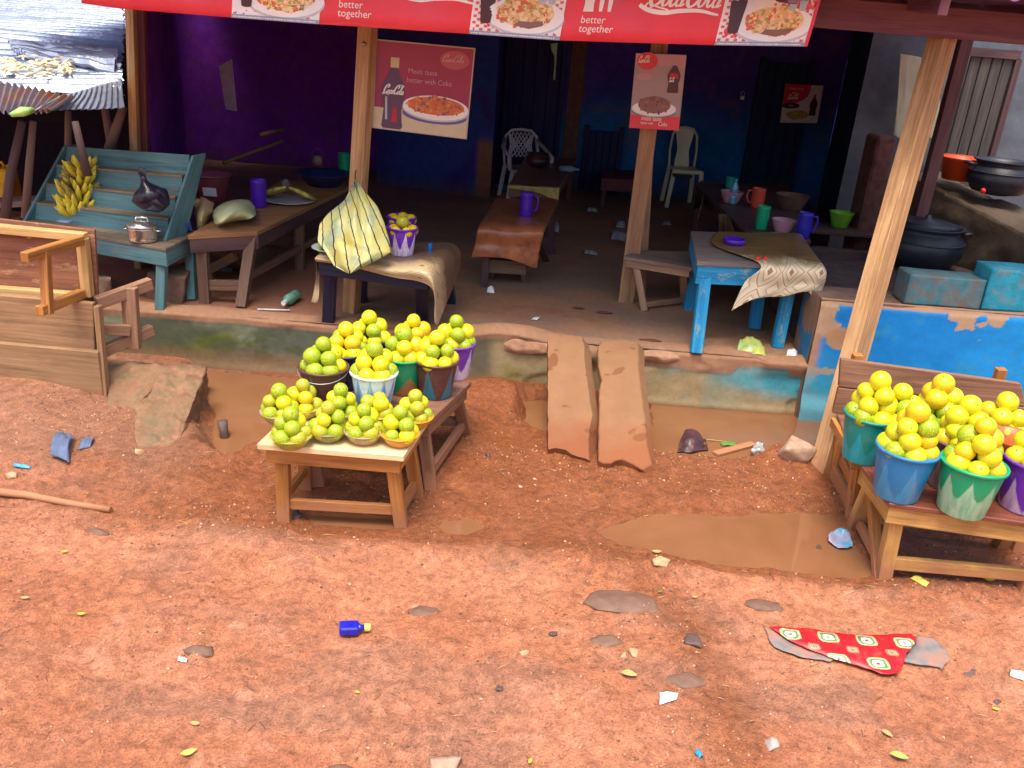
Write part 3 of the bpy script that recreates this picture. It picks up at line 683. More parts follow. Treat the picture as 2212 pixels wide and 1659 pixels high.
# ---------------------------------------------------------------- posts (each leans a little, as they stand)
MPOST = wood('sawn_post_wood', (.42, .235, .105), (.60, .36, .18), dark=(.22, .09, .04), stain=.6, grain=2)
MPOST2 = wood('worn_post_wood', (.33, .175, .09), (.44, .25, .13), dark=(.2, .09, .05), stain=.6, grain=1.4)
def post(p0, p1, wd, th, name, label, mat, rot=0, bolts=()):
    p0 = Vector(p0); p1 = Vector(p1); t = thing(name, label, 'post', p0)
    part('timber', MB().board(p0, p1, wd, th, up=(math.sin(rot), math.cos(rot), 0)), mat, t, bev=.004)
    for f in bolts:
        q = p0.lerp(p1, f); part('bolt', MB().lathe([(0, 0), (.014, 0), (.014, .012), (.006, .02), (0, .02)], q+Vector((-.01, -th/2, 0)), 10, ax=Matrix.Rotation(math.pi/2, 3, 'X')), plain('steel_bolt', (.35, .33, .36), .4, metal=.8), t)
    return t
c0 = Z(757, 672, FZ); post(c0-Vector((0, 0, .05)), Y(797, 20, 5.66), .095, .085, 'timber_post', 'pale square timber post with the yellow striped bag hanging on it', MPOST, .35, (.9,))
m0 = Z(1352, 652, FZ); mt_ = Y(1440, -20, m0.y+.05); post(m0-Vector((0, 0, .03)), mt_, .118, .055, 'timber_post', 'wide leaning plank post carrying the tall meal poster', MPOST2, .1)
post(Z(1385, 640, FZ), Y(1408, 230, 6.75), .06, .06, 'timber_post', 'thin dark post just behind the wide leaning plank post', MPOST2)
r0 = Z(1772, 1032, -.03); post(r0, Y(2050, 30, 5.33), .125, .10, 'timber_post', 'big leaning timber post standing in the mud beside the blue wall', MPOST, -.55, (.88,))
post(Vector((Y(283, 400, 6.25).x, 6.25, FZ-.02)), Y(281, -20, 6.2), .055, .06, 'timber_post', 'slim pale post at the left corner of the eating house', MPOST)
post(Vector((Y(300, 400, 6.3).x, 6.3, FZ-.02)), Y(302, -20, 6.3), .07, .05, 'timber_post', 'dark red stained post right of the slim pale corner post', wood('red_stained_wood', (.16, .04, .05), (.24, .07, .07)))
rr0 = Y(1985, 560, 7.0); post((Y(1990, 470, 6.9).x-.02, 6.9, .3), Y(2095, 50, 6.9), .09, .08, 'timber_post', 'dark post in the kitchen behind the big leaning post', wood('dark_post_wood', (.10, .045, .05), (.16, .07, .07)))
# ================================================================ PRINTED THINGS
def ink(name, c, rough=.35): return plain('ink_'+name, c, rough, .5, var=.06, scale=8, bmp=.0)
RED = ink('red', (.74, .04, .07)); DRED = ink('dark_red', (.50, .012, .03)); WHT = ink('white', (.86, .86, .84)); CREAM = ink('cream', (.72, .62, .42)); COLA = ink('cola', (.07, .02, .03)); GLASSY = ink('glass_grey', (.45, .55, .60)); RICE = ink('rice', (.80, .52, .22)); RICE2 = ink('rice_light', (.88, .68, .36)); STEW = ink('stew', (.70, .14, .05)); MEAT = ink('meat', (.26, .12, .10)); SALAD = ink('salad', (.45, .38, .10)); GREYB = ink('grey_strip', (.30, .33, .42)); SLAT = ink('slats', (.62, .60, .45)); BLUEG = ink('blue_shadow', (.12, .10, .32)); PINK = ink('pink', (.55, .30, .36))
def bottle_shape(d, cx, y0, wd, ht, mat, cap=None, off=.002, label=None):
    P = [(.30, 0), (.36, .04), (.33, .12), (.30, .28), (.36, .40), (.40, .52), (.36, .62), (.22, .74), (.13, .84), (.12, .97)]
    L = [(cx-a*wd/1.0*1.2, y0+b*ht) for a, b in P]; Rr = [(cx+a*wd*1.2, y0+b*ht) for a, b in P][::-1]
    d.poly(L+Rr, mat, off)
    if cap: d.rect(cx-.17*wd, y0+.86*ht, cx+.17*wd, y0+ht, cap, off+.001)
def plate(d, cx, cy, rx, ry, rr, cols, n=150, off=.002, frx=.74, fry=.78, lift=.15):
    d.ell(cx, cy-ry*.12, rx*1.02, ry*1.02, ink('plate_shade', (.55, .58, .62)), off); d.ell(cx, cy, rx, ry, WHT, off+.0006)
    d.ell(cx, cy+ry*lift, rx*frx, ry*fry, cols[0], off+.0012)
    for k in range(n):
        a = rr.random()*6.283; q = math.sqrt(rr.random()); x = cx+rx*frx*q*math.cos(a); y = cy+ry*lift+ry*fry*q*math.sin(a)
        e = rx*rr.uniform(.03, .085); d.ell(x, y, e, e*rr.uniform(.45, .8), rr.choice(cols), off+.0018+k*.000004, 7, rr.random()*3)
BPTS = [(-40, -2), (264, 11), (390, 28), (738, 56), (1017, 77), (1495, 108), (1783, 129), (2278, 144), (2562, 148), (2700, 150)]
BK = .6777/1864*4.87; BY = 5.0
def byb(s):
    for (a, ya), (b, yb) in zip(BPTS, BPTS[1:]):
        if s <= b: return ya+(yb-ya)*(s-a)/(b-a)
    return BPTS[-1][1]
def bfn(s, t, off=0):
    s2 = s + t*.10
    p = Y(s2*.6777, byb(s2)*.6777, BY)
    return Vector((p.x, BY-off+.016*math.sin(s*.011+1)*(.5+t/400)+.004*math.sin(s*.031+t*.02)+.005*math.sin((s+t*1.4)*.018), p.z+t*BK))
ban = thing('advertising_banner', 'long red and white food and drink banner hanging from the roof edge', 'banner', (-.4, BY, 2.1))
TOPT = 330
S0, S1 = 262, 2572
mb = MB(); nu = 150; P = [bfn(S0+(S1-S0)*i/(nu-1), TOPT*j/9) for j in range(10) for i in range(nu)]; mb.grid(P, nu, 10)
MVIN = ink('vinyl_red', (.80, .05, .085), .28)
part('banner_sheet', mb, MVIN, ban, solid=.0015)
def lookrect(d, x0, y0, x1, y1, m, off, nx=8, ny=2):
    for j in range(ny): d.rect(x0, y0+(y1-y0)*j/ny, x1, y0+(y1-y0)*(j+1)/ny, m, off, nx)
# part 1: the red panels with lettering and emblem
for k, st in enumerate((251, 1017, 1783)):
    d = Decal(bfn); 
    if k > 0 or True:
        d.text('better', st+56, 51, 30, WHT, .003, 1.02); d.text('together', st+55, 26, 30, WHT, .003, 1.02)
    # bottle, fork and knife emblem
    bx = st+74; d.poly([(bx-16, 83), (bx+16, 83), (bx+14, 105), (bx+16, 125), (bx+9, 150), (bx+6, 185), (bx-6, 185), (bx-9, 150), (bx-16, 125), (bx-14, 105)], WHT, .003)
    for q in (112, 139): d.poly([(st+q-5, 84), (st+q+5, 84), (st+q+7, 110), (st+q+3, 150), (st+q+4, 190), (st+q-4, 190), (st+q-3, 150), (st+q-7, 110)], WHT, .003)
    if k > 0 or True:
        d.script(st+258, 104, 72, WHT, .0036, .78)
        d.stroke([(st+230, 106), (st+262, 92), (st+310, 86), (st+360, 92), (st+420, 94), (st+470, 86), (st+484, 84)], lambda t: 13*(.55+.45*math.sin(t*3.1+.6)), WHT, .0028)
    o = d.mb; part('printed_lettering', o, d.mats, ban)
rr = random.Random(4)
for k, st in enumerate((738, 1495, 2278)):
    wd = (279, 288, 284)[k]; d = Decal(bfn)
    lookrect(d, st, 0, st+wd, TOPT, WHT, .0022, 10, 4)
    # checked tablecloth
    for j in range(0, 14):
        for i in range(0, 22):
            if (i+j) % 2: continue
            x = st+4+i*13+((j*3) % 13)*.0; y = 12+j*9
            if x+13 < st+wd-2: d.rect(x+j*.6, y, x+j*.6+11, y+7.5, ink('check_red', (.72, .12, .16)), .0028)
    for i in range(9): d.rect(st+105+i*19.5, 138, st+105+i*19.5+13, TOPT-2, SLAT, .0034)
    plate(d, st+168, 62, 122, 50, rr, [RICE, RICE2, RICE2, STEW, SALAD], 190, .0040)
    for q in range(26): d.ell(st+100+rr.uniform(-18, 14), 62+rr.uniform(-18, 16), 6, 4, STEW, .0062+q*.00001, 7)
    d.poly([(st+135, 34), (st+185, 26), (st+225, 36), (st+238, 52), (st+190, 46), (st+150, 46)], MEAT, .0066)
    # glass of cola and small glasses
    d.poly([(st+30, 40), (st+62, 36), (st+72, 118), (st+68, 160), (st+22, 160), (st+20, 118)], COLA, .0070); d.ell(st+46, 38, 16, 5, COLA, .0069)
    d.script(st+22, 128, 30, WHT, .0074, .62)
    for gx in (205, 235): d.poly([(st+gx, 98), (st+gx+18, 98), (st+gx+22, 126), (st+gx-4, 126)], GLASSY, .0070)
    lookrect(d, st, 0, st+wd, 11, GREYB, .0078, 10, 1)
    for i in range(52): d.rect(st+6+i*5.1, 3.4, st+6+i*5.1+rr.uniform(2, 4.4), 6.6, WHT, .0086)
    if k == 2: lookrect(d, st+wd-2, 0, st+wd+9, TOPT, RED, .0080, 1, 3)
    part('printed_picture', d.mb, d.mats, ban)
# ---------------------------------------------------------------- poster 1
def poster(name, label, corners, yy, th=.006, lean=0):
    c = [Y(a, b, y) for (a, b), y in zip(corners, yy if isinstance(yy, (list, tuple)) else [yy]*4)]   # bl br tr tl
    t = thing(name, label, 'poster', (c[0]+c[1])/2); mb = MB().slab(c, th, down=(0, 1, 0))
    part('board', mb, plain('hardboard_back', (.30, .24, .20), .8), t)
    return t, surf4(*c)
t, fn = poster('meal_poster', 'large faded red poster with bottle and plate of food beside the centre post', [(803, 276), (1008, 301), (1027, 104), (811, 84)], [5.72, 5.9, 5.9, 5.72])
d = Decal(fn); FR = ink('faded_red', (.34, .025, .10)); FC = ink('faded_cream', (.62, .52, .34)); FT = ink('faded_text', (.60, .34, .42)); FCO = ink('faded_cola', (.10, .05, .12))
d.rect(0, 0, 1, 1, ink('poster_border', (.5, .42, .36)), .001); d.rect(.015, .01, .985, .985, FR, .002); d.rect(.015, .01, .985, .25, FC, .0028)
d.ell(.80, .85, .15, .10, ink('faded_disc', (.50, .10, .15)), .003); d.script(.68, .83, .07, FT, .0036, .75)
d.ell(.64, .225, .34, .095, BLUEG, .0034); plate(d, .645, .31, .345, .135, random.Random(8), [STEW, ink('stew_orange', (.62, .20, .07)), ink('fried_plantain', (.66, .34, .10)), MEAT, STEW], 150, .004, .86, .74)
bottle_shape(d, .20, .02, .25, .80, FCO, FC, .007); d.poly([(.13, .12), (.15, .12), (.14, .38), (.12, .38)], GLASSY, .008); d.poly([(.19, .10), (.25, .10), (.24, .25), (.21, .28)], DRED, .0082)
d.script(.10, .415, .10, WHT, .0085, .50)
d.text('Meals taste', .335, .665, .082, FT, .008, .80); d.text('better with Coke', .325, .565, .082, FT, .008, .80)
part('printed_picture', d.mb, d.mats, t)
# poster 2
t, fn = poster('meal_poster', 'tall white and red poster with bottle and dark meal on the leaning plank post', [(1359, 276), (1466, 282), (1483, 119), (1374, 115)], 6.24)
d = Decal(fn); W2_ = ink('aged_white', (.40, .30, .31))
d.rect(0, 0, 1, 1, W2_, .001); d.poly([(0, .86), (1, .84), (1, 1), (0, 1)], PINK, .002); d.ell(.20, .70, .17, .05, PINK, .002); d.rect(0, 0, 1, .185, RED, .0024)
d.ell(.24, .905, .205, .115, RED, .003); d.script(.07, .885, .085, WHT, .004, .62)
d.ell(.46, .235, .44, .075, BLUEG, .0026); plate(d, .46, .28, .44, .10, random.Random(3), [MEAT, MEAT, ink('char', (.14, .08, .09)), ink('rust_meat', (.40, .14, .09))], 90, .0034, .74, 1.15, .5)
bottle_shape(d, .795, .50, .27, .42, COLA, ink('bottle_top', (.52, .32, .32)), .0045); d.poly([(.70, .69), (.89, .69), (.87, .76), (.72, .76)], DRED, .0055); d.script(.71, .645, .055, WHT, .006, .42)
d.text('meals taste', .225, .115, .088, WHT, .004, 1.02); d.text('better with', .22, .062, .055, WHT, .004, 1.0); d.text('Coke', .57, .048, .088, WHT, .004, .95, .2)
part('printed_picture', d.mb, d.mats, t)
# poster 3
t, fn = poster('meal_poster', 'small white and red food poster on the dark back wall', [(1685, 265), (1765, 266), (1779, 185), (1697, 181)], 11.12)
d = Decal(fn); d.rect(0, 0, 1, 1, ink('white_paper', (.80, .72, .80)), .001)
d.poly([(0, .5), (.3, .5), (.5, .58), (.63, .7), (.68, .85), (.68, 1), (0, 1)], RED, .002); d.ell(.22, .45, .24, .075, COLA, .003)
d.text('Have a meal', .12, .86, .085, WHT, .004, .9); d.text('with a', .2, .76, .085, WHT, .004, .9); d.script(.12, .62, .12, WHT, .004, .52); d.text('Now', .16, .43, .07, WHT, .004, 1)
plate(d, .43, .14, .40, .12, random.Random(5), [SALAD, STEW, RICE, SALAD], 60, .003, .74, 1.0, .6); bottle_shape(d, .82, .2, .22, .56, COLA, RED, .005)
part('printed_picture', d.mb, d.mats, t)
# pale green strip standing in for the daylight slit at the doorway, and the small padlock
a = Y(1190, 94, 11.05)
mb = patch([[Y(1190, 94, 11.05), Y(1205, 92, 11.05)], [Y(1191, 108, 11.05), Y(1203, 110, 11.04)], [Y(1198, 125, 11.04), Y(1202, 125, 11.05)], [Y(1195, 172, 11.05), Y(1199, 173, 11.05)]], 6, 20, .004)
o = mb.build('daylight_slit_strip', plain('daylight_green', (.45, .75, .55), .5), solid=.003); tag(o, 'pale green strip coloured as a slit of daylight at the dark doorway', 'strip')
tp = thing('padlock', 'small steel padlock on the black plank door', 'padlock', Y(1603, 216, 11.10))
q = Y(1603, 212, 11.15); part('lock_body', MB().board(q+Vector((0, 0, -.02)), q+Vector((0, 0, .025)), .05, .025, up=(0, 1, 0)), plain('lock_steel', (.7, .7, .7), .3, metal=.5), tp, bev=.004)
part('shackle', MB().tube([q+Vector((-.018, 0, .02)), q+Vector((-.018, 0, .06)), q+Vector((-.01, 0, .078)), q+Vector((.01, 0, .078)), q+Vector((.018, 0, .06)), q+Vector((.018, 0, .02))], .005), plain('lock_steel', (.7, .7, .7), .3), tp)
# ================================================================ FURNITURE
UPV = Vector((0, 0, 1))
def table(name, label, cat, cs, fl, th=.025, leg=.055, ap=.08, inset=.02, mt=None, ml=None, ma=None, stretch=None, feet=None, group=None, legmask=(1, 1, 1, 1), bev=.003, tops=None):
    """cs: fl, fr, br, bl corners of the top; fl: floor height or function"""
    cs = [Vector(c) for c in cs]; cen = sum(cs, Vector())/4
    if not callable(fl): _f0 = fl; fl = lambda x, y: _f0
    t = thing(name, label, cat, (cen.x, cen.y, fl(cen.x, cen.y)), group)
    ma = ma or ml
    part('tabletop' if cat == 'table' else 'seat', MB().slab(cs, th), mt, t, bev=bev)
    def ins(k, d):
        c = cs[k]; v = (cs[(k+1) % 4]-c).normalized(); w_ = (cs[k-1]-c).normalized(); return c+(v+w_)*d-Vector((0, 0, th))
    if ap:
        for k in range(4):
            a = ins(k, inset+.006); b = ins((k+1) % 4, inset+.006); o = Vector((0, 0, -ap/2)); d = (b-a).normalized()
            s_ = .012 if k % 2 == 0 else -.012
            part('apron', MB().board(a+o-d*s_, b+o+d*s_, .02, ap-.001*k), ma, t, bev=.002)
    legs = []
    for k in range(4):
        if not legmask[k]: legs.append(None); continue
        a = ins(k, inset+.018+leg/2)
        if tops and tops[k] is not None: a = Vector(tops[k])
        if feet and feet[k] is not None: f = Vector(feet[k])
        else: f = Vector((a.x, a.y, fl(a.x, a.y)-.01))
        legs.append((a, f)); part('leg', MB().board(f, a-Vector((0, 0, .001)), leg, leg*.9, up=(0, 1, 0)), ml, t, bev=bev)
    for (i, j, h, ww, tt) in (stretch or []):
        if legs[i] and legs[j]:
            a = legs[i][1].lerp(legs[i][0], h); b = legs[j][1].lerp(legs[j][0], h)
            part('stretcher', MB().board(a, b, tt, ww), ml, t, bev=.002)
    return t
MYEL = wood('new_plank_wood', (.72, .52, .26), (.86, .68, .40), dark=(.40, .22, .09), stain=.35, rough=.55)
MORG = wood('varnished_orange_wood', (.38, .155, .04), (.54, .245, .07), dark=(.15, .055, .02), stain=.5, rough=.5)
MDRK = wood('weathered_brown_wood', (.24, .12, .07), (.36, .19, .11), dark=(.10, .05, .03), stain=.6)
MTOPD = wood('dark_bench_top', (.20, .095, .06), (.30, .15, .10), dark=(.08, .04, .03), rough=.35)
MPOL = wood('polished_red_wood', (.17, .05, .03), (.27, .085, .045), dark=(.06, .02, .015), rough=.28, spec=.5)
MGOLD = wood('golden_leg_wood', (.46, .25, .075), (.62, .36, .12), dark=(.14, .06, .025), stain=.6)
MINT = wood('dull_table_wood', (.16, .09, .06), (.24, .135, .085), dark=(.08, .05, .05))
MDUSK = wood('dark_oily_wood', (.085, .05, .055), (.14, .08, .075), dark=(.03, .02, .03), rough=.5)
MTEAL = wood('teal_painted_wood', (.10, .23, .255), (.14, .29, .31), dark=(.05, .10, .11), peel=(.20, .20, .17), stain=.5)
MBLUE = wood('blue_painted_wood', (.015, .24, .50), (.03, .34, .62), dark=(.02, .10, .20), peel=(.22, .34, .36), stain=.5)
MBLK = wood('navy_painted_wood', (.012, .014, .04), (.025, .03, .07), dark=(.01, .01, .02), rough=.4)
# front left stall: low table and the longer bench behind it
TZ = .42
fl_, fr_, br_ = Z(555, 958, TZ), Z(872, 985, TZ), Z(924, 908, TZ); bl_ = fl_+(br_-fr_)
table('low_table', 'low stall table with pale new plank top carrying the plastic bowls of oranges', 'table', (fl_, fr_, br_, bl_), G, .03, .06, .075, .03, MYEL, MORG, MORG,
      stretch=[(0, 1, .26, .05, .025), (0, 3, .32, .045, .025), (1, 2, .24, .06, .03)], feet=[on(615, 1122, -.02), on(868, 1134, -.02), on(903, 1070, -.02), on(662, 1052, -.02)])
T2Z = .405
fr2, br2 = Z(930, 908, T2Z), Z(1019, 824, T2Z); fl2 = fr2+Vector((-.70, .03, 0)); bl2 = br2+Vector((-.74, .03, 0))
table('long_bench', 'dark wide bench behind the pale low table carrying the buckets of oranges', 'bench', (fl2, fr2, br2, bl2), G, .03, .06, .07, .02, MTOPD, MDRK, MDRK,
      stretch=[(1, 2, .25, .055, .03), (0, 3, .25, .055, .03), (3, 2, .3, .05, .03)], feet=[on(690, 1045, -.02), on(932, 1052, -.02), on(1008, 930, -.02), None])
# right stall
def R(px, py, z=.42): return Z(px, py, z)
f1 = R(1921, 1087); d1 = (R(2212, 1128)-f1).normalized(); b1 = R(1853, 994)
f1r = f1+d1*.80; b1r = b1+d1*.80
table('low_table', 'polished red brown low table at the right with blue, green and purple buckets on top', 'table', (f1, f1r, b1r, b1), G, .022, .062, .085, .02, MPOL, MGOLD, MGOLD,
      stretch=[(0, 1, .27, .06, .03), (3, 2, .3, .05, .03)], feet=[on(1908, 1248, -.03), on(2212, 1268, -.03), on(2160, 1175, -.03), on(1842, 1140, -.03)])
# bench with a high back behind it
f2 = b1+Vector((-.01, .06, .0)); b2 = R(1809, 893); d2 = d1
t = table('backed_bench', 'worn brown bench with a high plank back standing behind the polished table', 'bench', (f2, f2+d2*.95, b2+d2*.95, b2), G, .028, .055, .06, .02, MTOPD, MORG, MORG,
      stretch=[(0, 3, .42, .07, .03), (1, 2, .42, .06, .03)], feet=[on(1848, 1100, -.03), None, None, on(1808, 1022, -.03)])
yb = b2.y+.05
q0 = Y(1799, 893, yb); q1 = Y(1817, 775, yb); q2 = Y(2206, 829, yb-.02); q3 = Y(2198, 935, yb-.02)
part('backrest', MB().slab([q0+Vector((0, 0, .155)), q3+Vector((0, 0, .155)), q2, q1], .028, down=(0, 1, 0)), MDRK, t, bev=.004)
part('backrest', MB().slab([q0, q3, q3+Vector((0, 0, .15)), q0+Vector((0, 0, .15))], .028, down=(0, 1, 0)), MDRK, t, bev=.004)
for px_, py_ in ((1853, 765), (2163, 796)):
    tp_ = Y(px_, py_, yb+.05); part('back_post', MB().board((tp_.x+.03, yb+.06, 0), tp_+Vector((0, .0, 0)), .05, .045, up=(0, 1, 0)), MORG, t, bev=.003)
lf = on(1842, 1128, 0); part('side_rail', MB().board(R(1812, 905, .40)+Vector((-.03, 0, -.02)), R(1850, 968, .40)+Vector((-.03, 0, -.02)), .025, .05), MORG, t, bev=.002)
part('side_rail', MB().board(Z(1800, 1018, .06), Z(1835, 1085, .04), .03, .08), MORG, t, bev=.002)
t['category'] = 'bench'
tt = table('side_trestle', 'narrow brown side trestle leaning against the left end of the polished table', 'trestle', (R(1866, 1005, .40), R(1896, 1008, .40), R(1868, 935, .40), R(1838, 930, .40)), G, .02, .045, 0, .0, MORG, MORG, MORG,
      stretch=[(0, 3, .2, .05, .025)], feet=[on(1900, 1246, -.02), on(1925, 1240, -.02), on(1862, 1130, -.02), on(1838, 1120, -.02)], legmask=(1, 0, 0, 1))
# interior tables
z_ = .74; a, b, c = Z(358, 537, z_), Z(432, 500, z_), Z(208, 510, z_)
dl = (c-a).normalized(); L_ = 1.15
ta = table('display_table', 'teal painted market table carrying a stepped rack, bananas and a steel pot', 'table', (a+dl*L_, a, b, b+dl*L_), FZ, .022, .06, .10, .01, wood('grey_worn_top', (.20, .15, .11), (.30, .22, .16), dark=(.1, .07, .05)), MTEAL, MTEAL, feet=[None, Z(347, 668, FZ), Z(385, 672, FZ)+Vector((0, .25, 0)), None])
def stepped_rack():
    t = thing('stepped_rack', 'teal wooden rack of four slanting steps standing on the teal table', 'rack', Z(200, 500, z_))
    Lb, Rb = Z(48, 478, z_), Z(352, 520, z_); yl = Lb.y; yr = Rb.y
    dirn = (Rb-Lb).normalized(); bk = Vector((-dirn.y, dirn.x, 0))
    Lt, Rt = Y(136, 316, yl+.36), Y(413, 336, yr+.36)
    for p, q in ((Lb, Lt), (Rb, Rt)):
        k = bk*.15; part('side_board', MB().slab([p, q, q+k, p+k*1.6], .02, down=dirn), MTEAL, t, bev=.002)
    n = 4
    for i in range(n):
        f = (i+.02)/n*1.0; g = (i+1)/n
        p, q = Lb.lerp(Lt, f), Rb.lerp(Rt, f); p2, q2 = Lb.lerp(Lt, g), Rb.lerp(Rt, g); o = dirn*.022; k = bk*.05
        part('step', MB().slab([p+o, q-o, q-o+bk*.10, p+o+bk*.10], .014), wood('step_edge_wood', (.22, .18, .12), (.34, .24, .16)), t, bev=.001)
        part('riser', MB().slab([p+o+bk*.085, q-o+bk*.085, Vector((q2.x, q2.y, q2.z))-o+k*.2, Vector((p2.x, p2.y, p2.z))+o+k*.2], .012, down=bk), MTEAL, t)
    return t
stepped_rack()
z_ = .80
def quad(z, *p): return [Z(a, b, z) for a, b in p]
cs = quad(z_, (405, 508), (556, 500), (760, 402), (610, 388))
tb = table('long_table', 'long dark wooden table with purple cup and plantains running into the left room', 'table', cs, FZ, .03, .07, .09, .01, wood('orange_brown_top', (.34, .16, .07), (.46, .25, .11), rough=.5), MINT, MDUSK,
      stretch=[(0, 1, .3, .07, .03), (1, 2, .4, .05, .03)], feet=[None, Z(521, 664, FZ), Z(700, 560, FZ), None])
p = Z(648, 583, FZ); part('leg', MB().board(p, (p.x, p.y, .70), .07, .06, up=(0, 1, 0)), MINT, tb, bev=.003)
part('brace', MB().board(Z(440, 590, .42), Z(509, 553, .60), .03, .06), MINT, tb)
z_ = .78; cs = quad(z_, (684, 556), (928, 592), (984, 531), (768, 505))
tc = table('side_table', 'navy legged table under a worn brown plastic cloth beside the centre post', 'table', cs, FZ, .03, .075, .08, .015, MBLK, MBLK, MBLK, feet=[Z(710, 694, FZ), Z(911, 696, FZ)+Vector((0, .05, 0)), Z(952, 690, FZ)+Vector((.03, .4, 0)), None])
def diamondmat(name, base, brown, line, sc=5.5):
    m, t, b = _mat(name); co = coord(t, 'UV', (sc*1.3, sc, 1)); s = t.nodes.new('ShaderNodeSeparateXYZ'); t.links.new(co, s.inputs[0])
    def M(op, a, bb=None):
        q = t.nodes.new('ShaderNodeMath'); q.operation = op
        for i, v in enumerate((a, bb)):
            if v is None: continue
            if isinstance(v, (int, float)): q.inputs[i].default_value = v
            else: t.links.new(v, q.inputs[i])
        return q.outputs[0]
    f = M('ADD', M('ABSOLUTE', M('SUBTRACT', M('FRACT', s.outputs[0]), .5)), M('ABSOLUTE', M('SUBTRACT', M('FRACT', s.outputs[1]), .5)))
    b2 = tuple(v*.8 for v in base)
    col = ramp(t, f, [(0, line), (.10, line), (.13, base), (.24, base), (.26, line), (.28, b2), (.42, base), (.48, line), (.50, base), (.72, b2), (.75, line), (.78, base)])
    n = noise(t, coord(t, 'Object'), 5, 5, .7); s2 = t.nodes.new('ShaderNodeSeparateXYZ'); t.links.new(coord(t, 'UV'), s2.inputs[0])
    w_ = M('ADD', M('MULTIPLY', n, .7), M('MULTIPLY', s2.outputs[1], -.55)); fw = ramp(t, w_, [(-.0, (1, 1, 1)), (.12, (.85,)*3), (.2, (0, 0, 0))]) 
    n2 = noise(t, coord(t, 'UV', (3, 22, 1)), 1, 5, .7); streak = ramp(t, n2, [(.35, brown), (.6, tuple(v*1.7 for v in brown)), (.8, tuple(v*.5 for v in brown))])
    fi = M('SUBTRACT', 1.0, M('MINIMUM', M('MAXIMUM', M('MULTIPLY', M('SUBTRACT', M('ADD', s2.outputs[1], M('MULTIPLY', M('SUBTRACT', n, .5), .5)), .40), 7), 0), 1))
    col = mixc(t, fi, col, streak)
    t.links.new(col, b.inputs['Base Color']); b.inputs['Roughness'].default_value = .4; bump(t, b, noise(t, coord(t), 20, 4), .35, .006); return m
def clothmat(name, base, brown, line, sc=9, rough=.38):
    m, t, b = _mat(name); uv = coord(t, 'UV', (sc, sc*.8, 1))
    ch = N(t, 'ShaderNodeTexWave', Scale=.9); ch.wave_type = 'BANDS'; ch.bands_direction = 'DIAGONAL'; ch.inputs['Distortion'].default_value = 1.2; t.links.new(uv, ch.inputs['Vector'])
    col = ramp(t, ch.outputs[1], [(.1, line), (.25, base), (.6, base), (.9, brown)])
    n = noise(t, coord(t), 7, 5, .7); f = ramp(t, n, [(.42, (0, 0, 0)), (.65, (.8,)*3)]); col = mixc(t, f, col, brown)
    t.links.new(col, b.inputs['Base Color']); b.inputs['Roughness'].default_value = rough; bump(t, b, noise(t, coord(t), 20, 4), .3, .006); return m
MCL = diamondmat('worn_tablecloth', (.56, .42, .24), (.11, .065, .04), (.34, .18, .08), 4)
up_ = Vector((0, 0, .006))
def cloth_over(name, label, rows, mat, wr=.008, fr=5, seed=0, nu=44, nv=44, th=.002, group=None):
    o = patch(rows, nu, nv, wr, fr, seed).build(name, mat, solid=th); tag(o, label, 'tablecloth', group); return o
e = [c+up_*1.5 for c in cs]; X_ = Vector((1, 0, 0)); D_ = Vector((0, 0, -1))
back = [e[3], e[3].lerp(e[2], .33), e[3].lerp(e[2], .66), e[2], e[2]+Vector((.05, 0, -.14))]
mid = [e[0].lerp(e[3], .5), e[0].lerp(e[2], .45), e[1].lerp(e[3], .35), e[1].lerp(e[2], .5), e[1].lerp(e[2], .5)+Vector((.05, 0, -.26))]
fro = [e[0]+Vector((0, -.005, 0)), e[0].lerp(e[1], .33)+Vector((0, -.01, 0)), e[0].lerp(e[1], .66)+Vector((0, -.01, 0)), e[1]+Vector((.01, -.01, 0)), e[1]+Vector((.06, .05, -.34))]
han = [e[0]+Vector((.0, -.02, -.03)), e[0].lerp(e[1], .33)+Vector((0, -.02, -.03)), e[0].lerp(e[1], .66)+Vector((0, -.025, -.055)), e[1]+Vector((.012, -.03, -.08)), e[1]+Vector((.04, .01, -.30))]
cloth_over('plastic_tablecloth', 'brown patterned plastic cloth hanging torn from the navy legged table', [back, mid, fro, han], MCL, .007, 7, 3)
st = patch([[Z(688, 556, .785)+Vector((-.012, 0, 0)), Z(694, 553, .785)+Vector((-.012, .05, 0))], [Z(682, 600, .62), Z(690, 602, .62)], [Z(676, 640, .50)+Vector((0, 0, 0)), Z(688, 645, .5)], [Z(672, 652, .46), Z(682, 655, .46)]], 6, 14, .004)
tag(st.build('cloth_strip', MCL, solid=.002), 'narrow pale strip of torn cloth hanging from the left corner of the navy legged table', 'cloth strip')
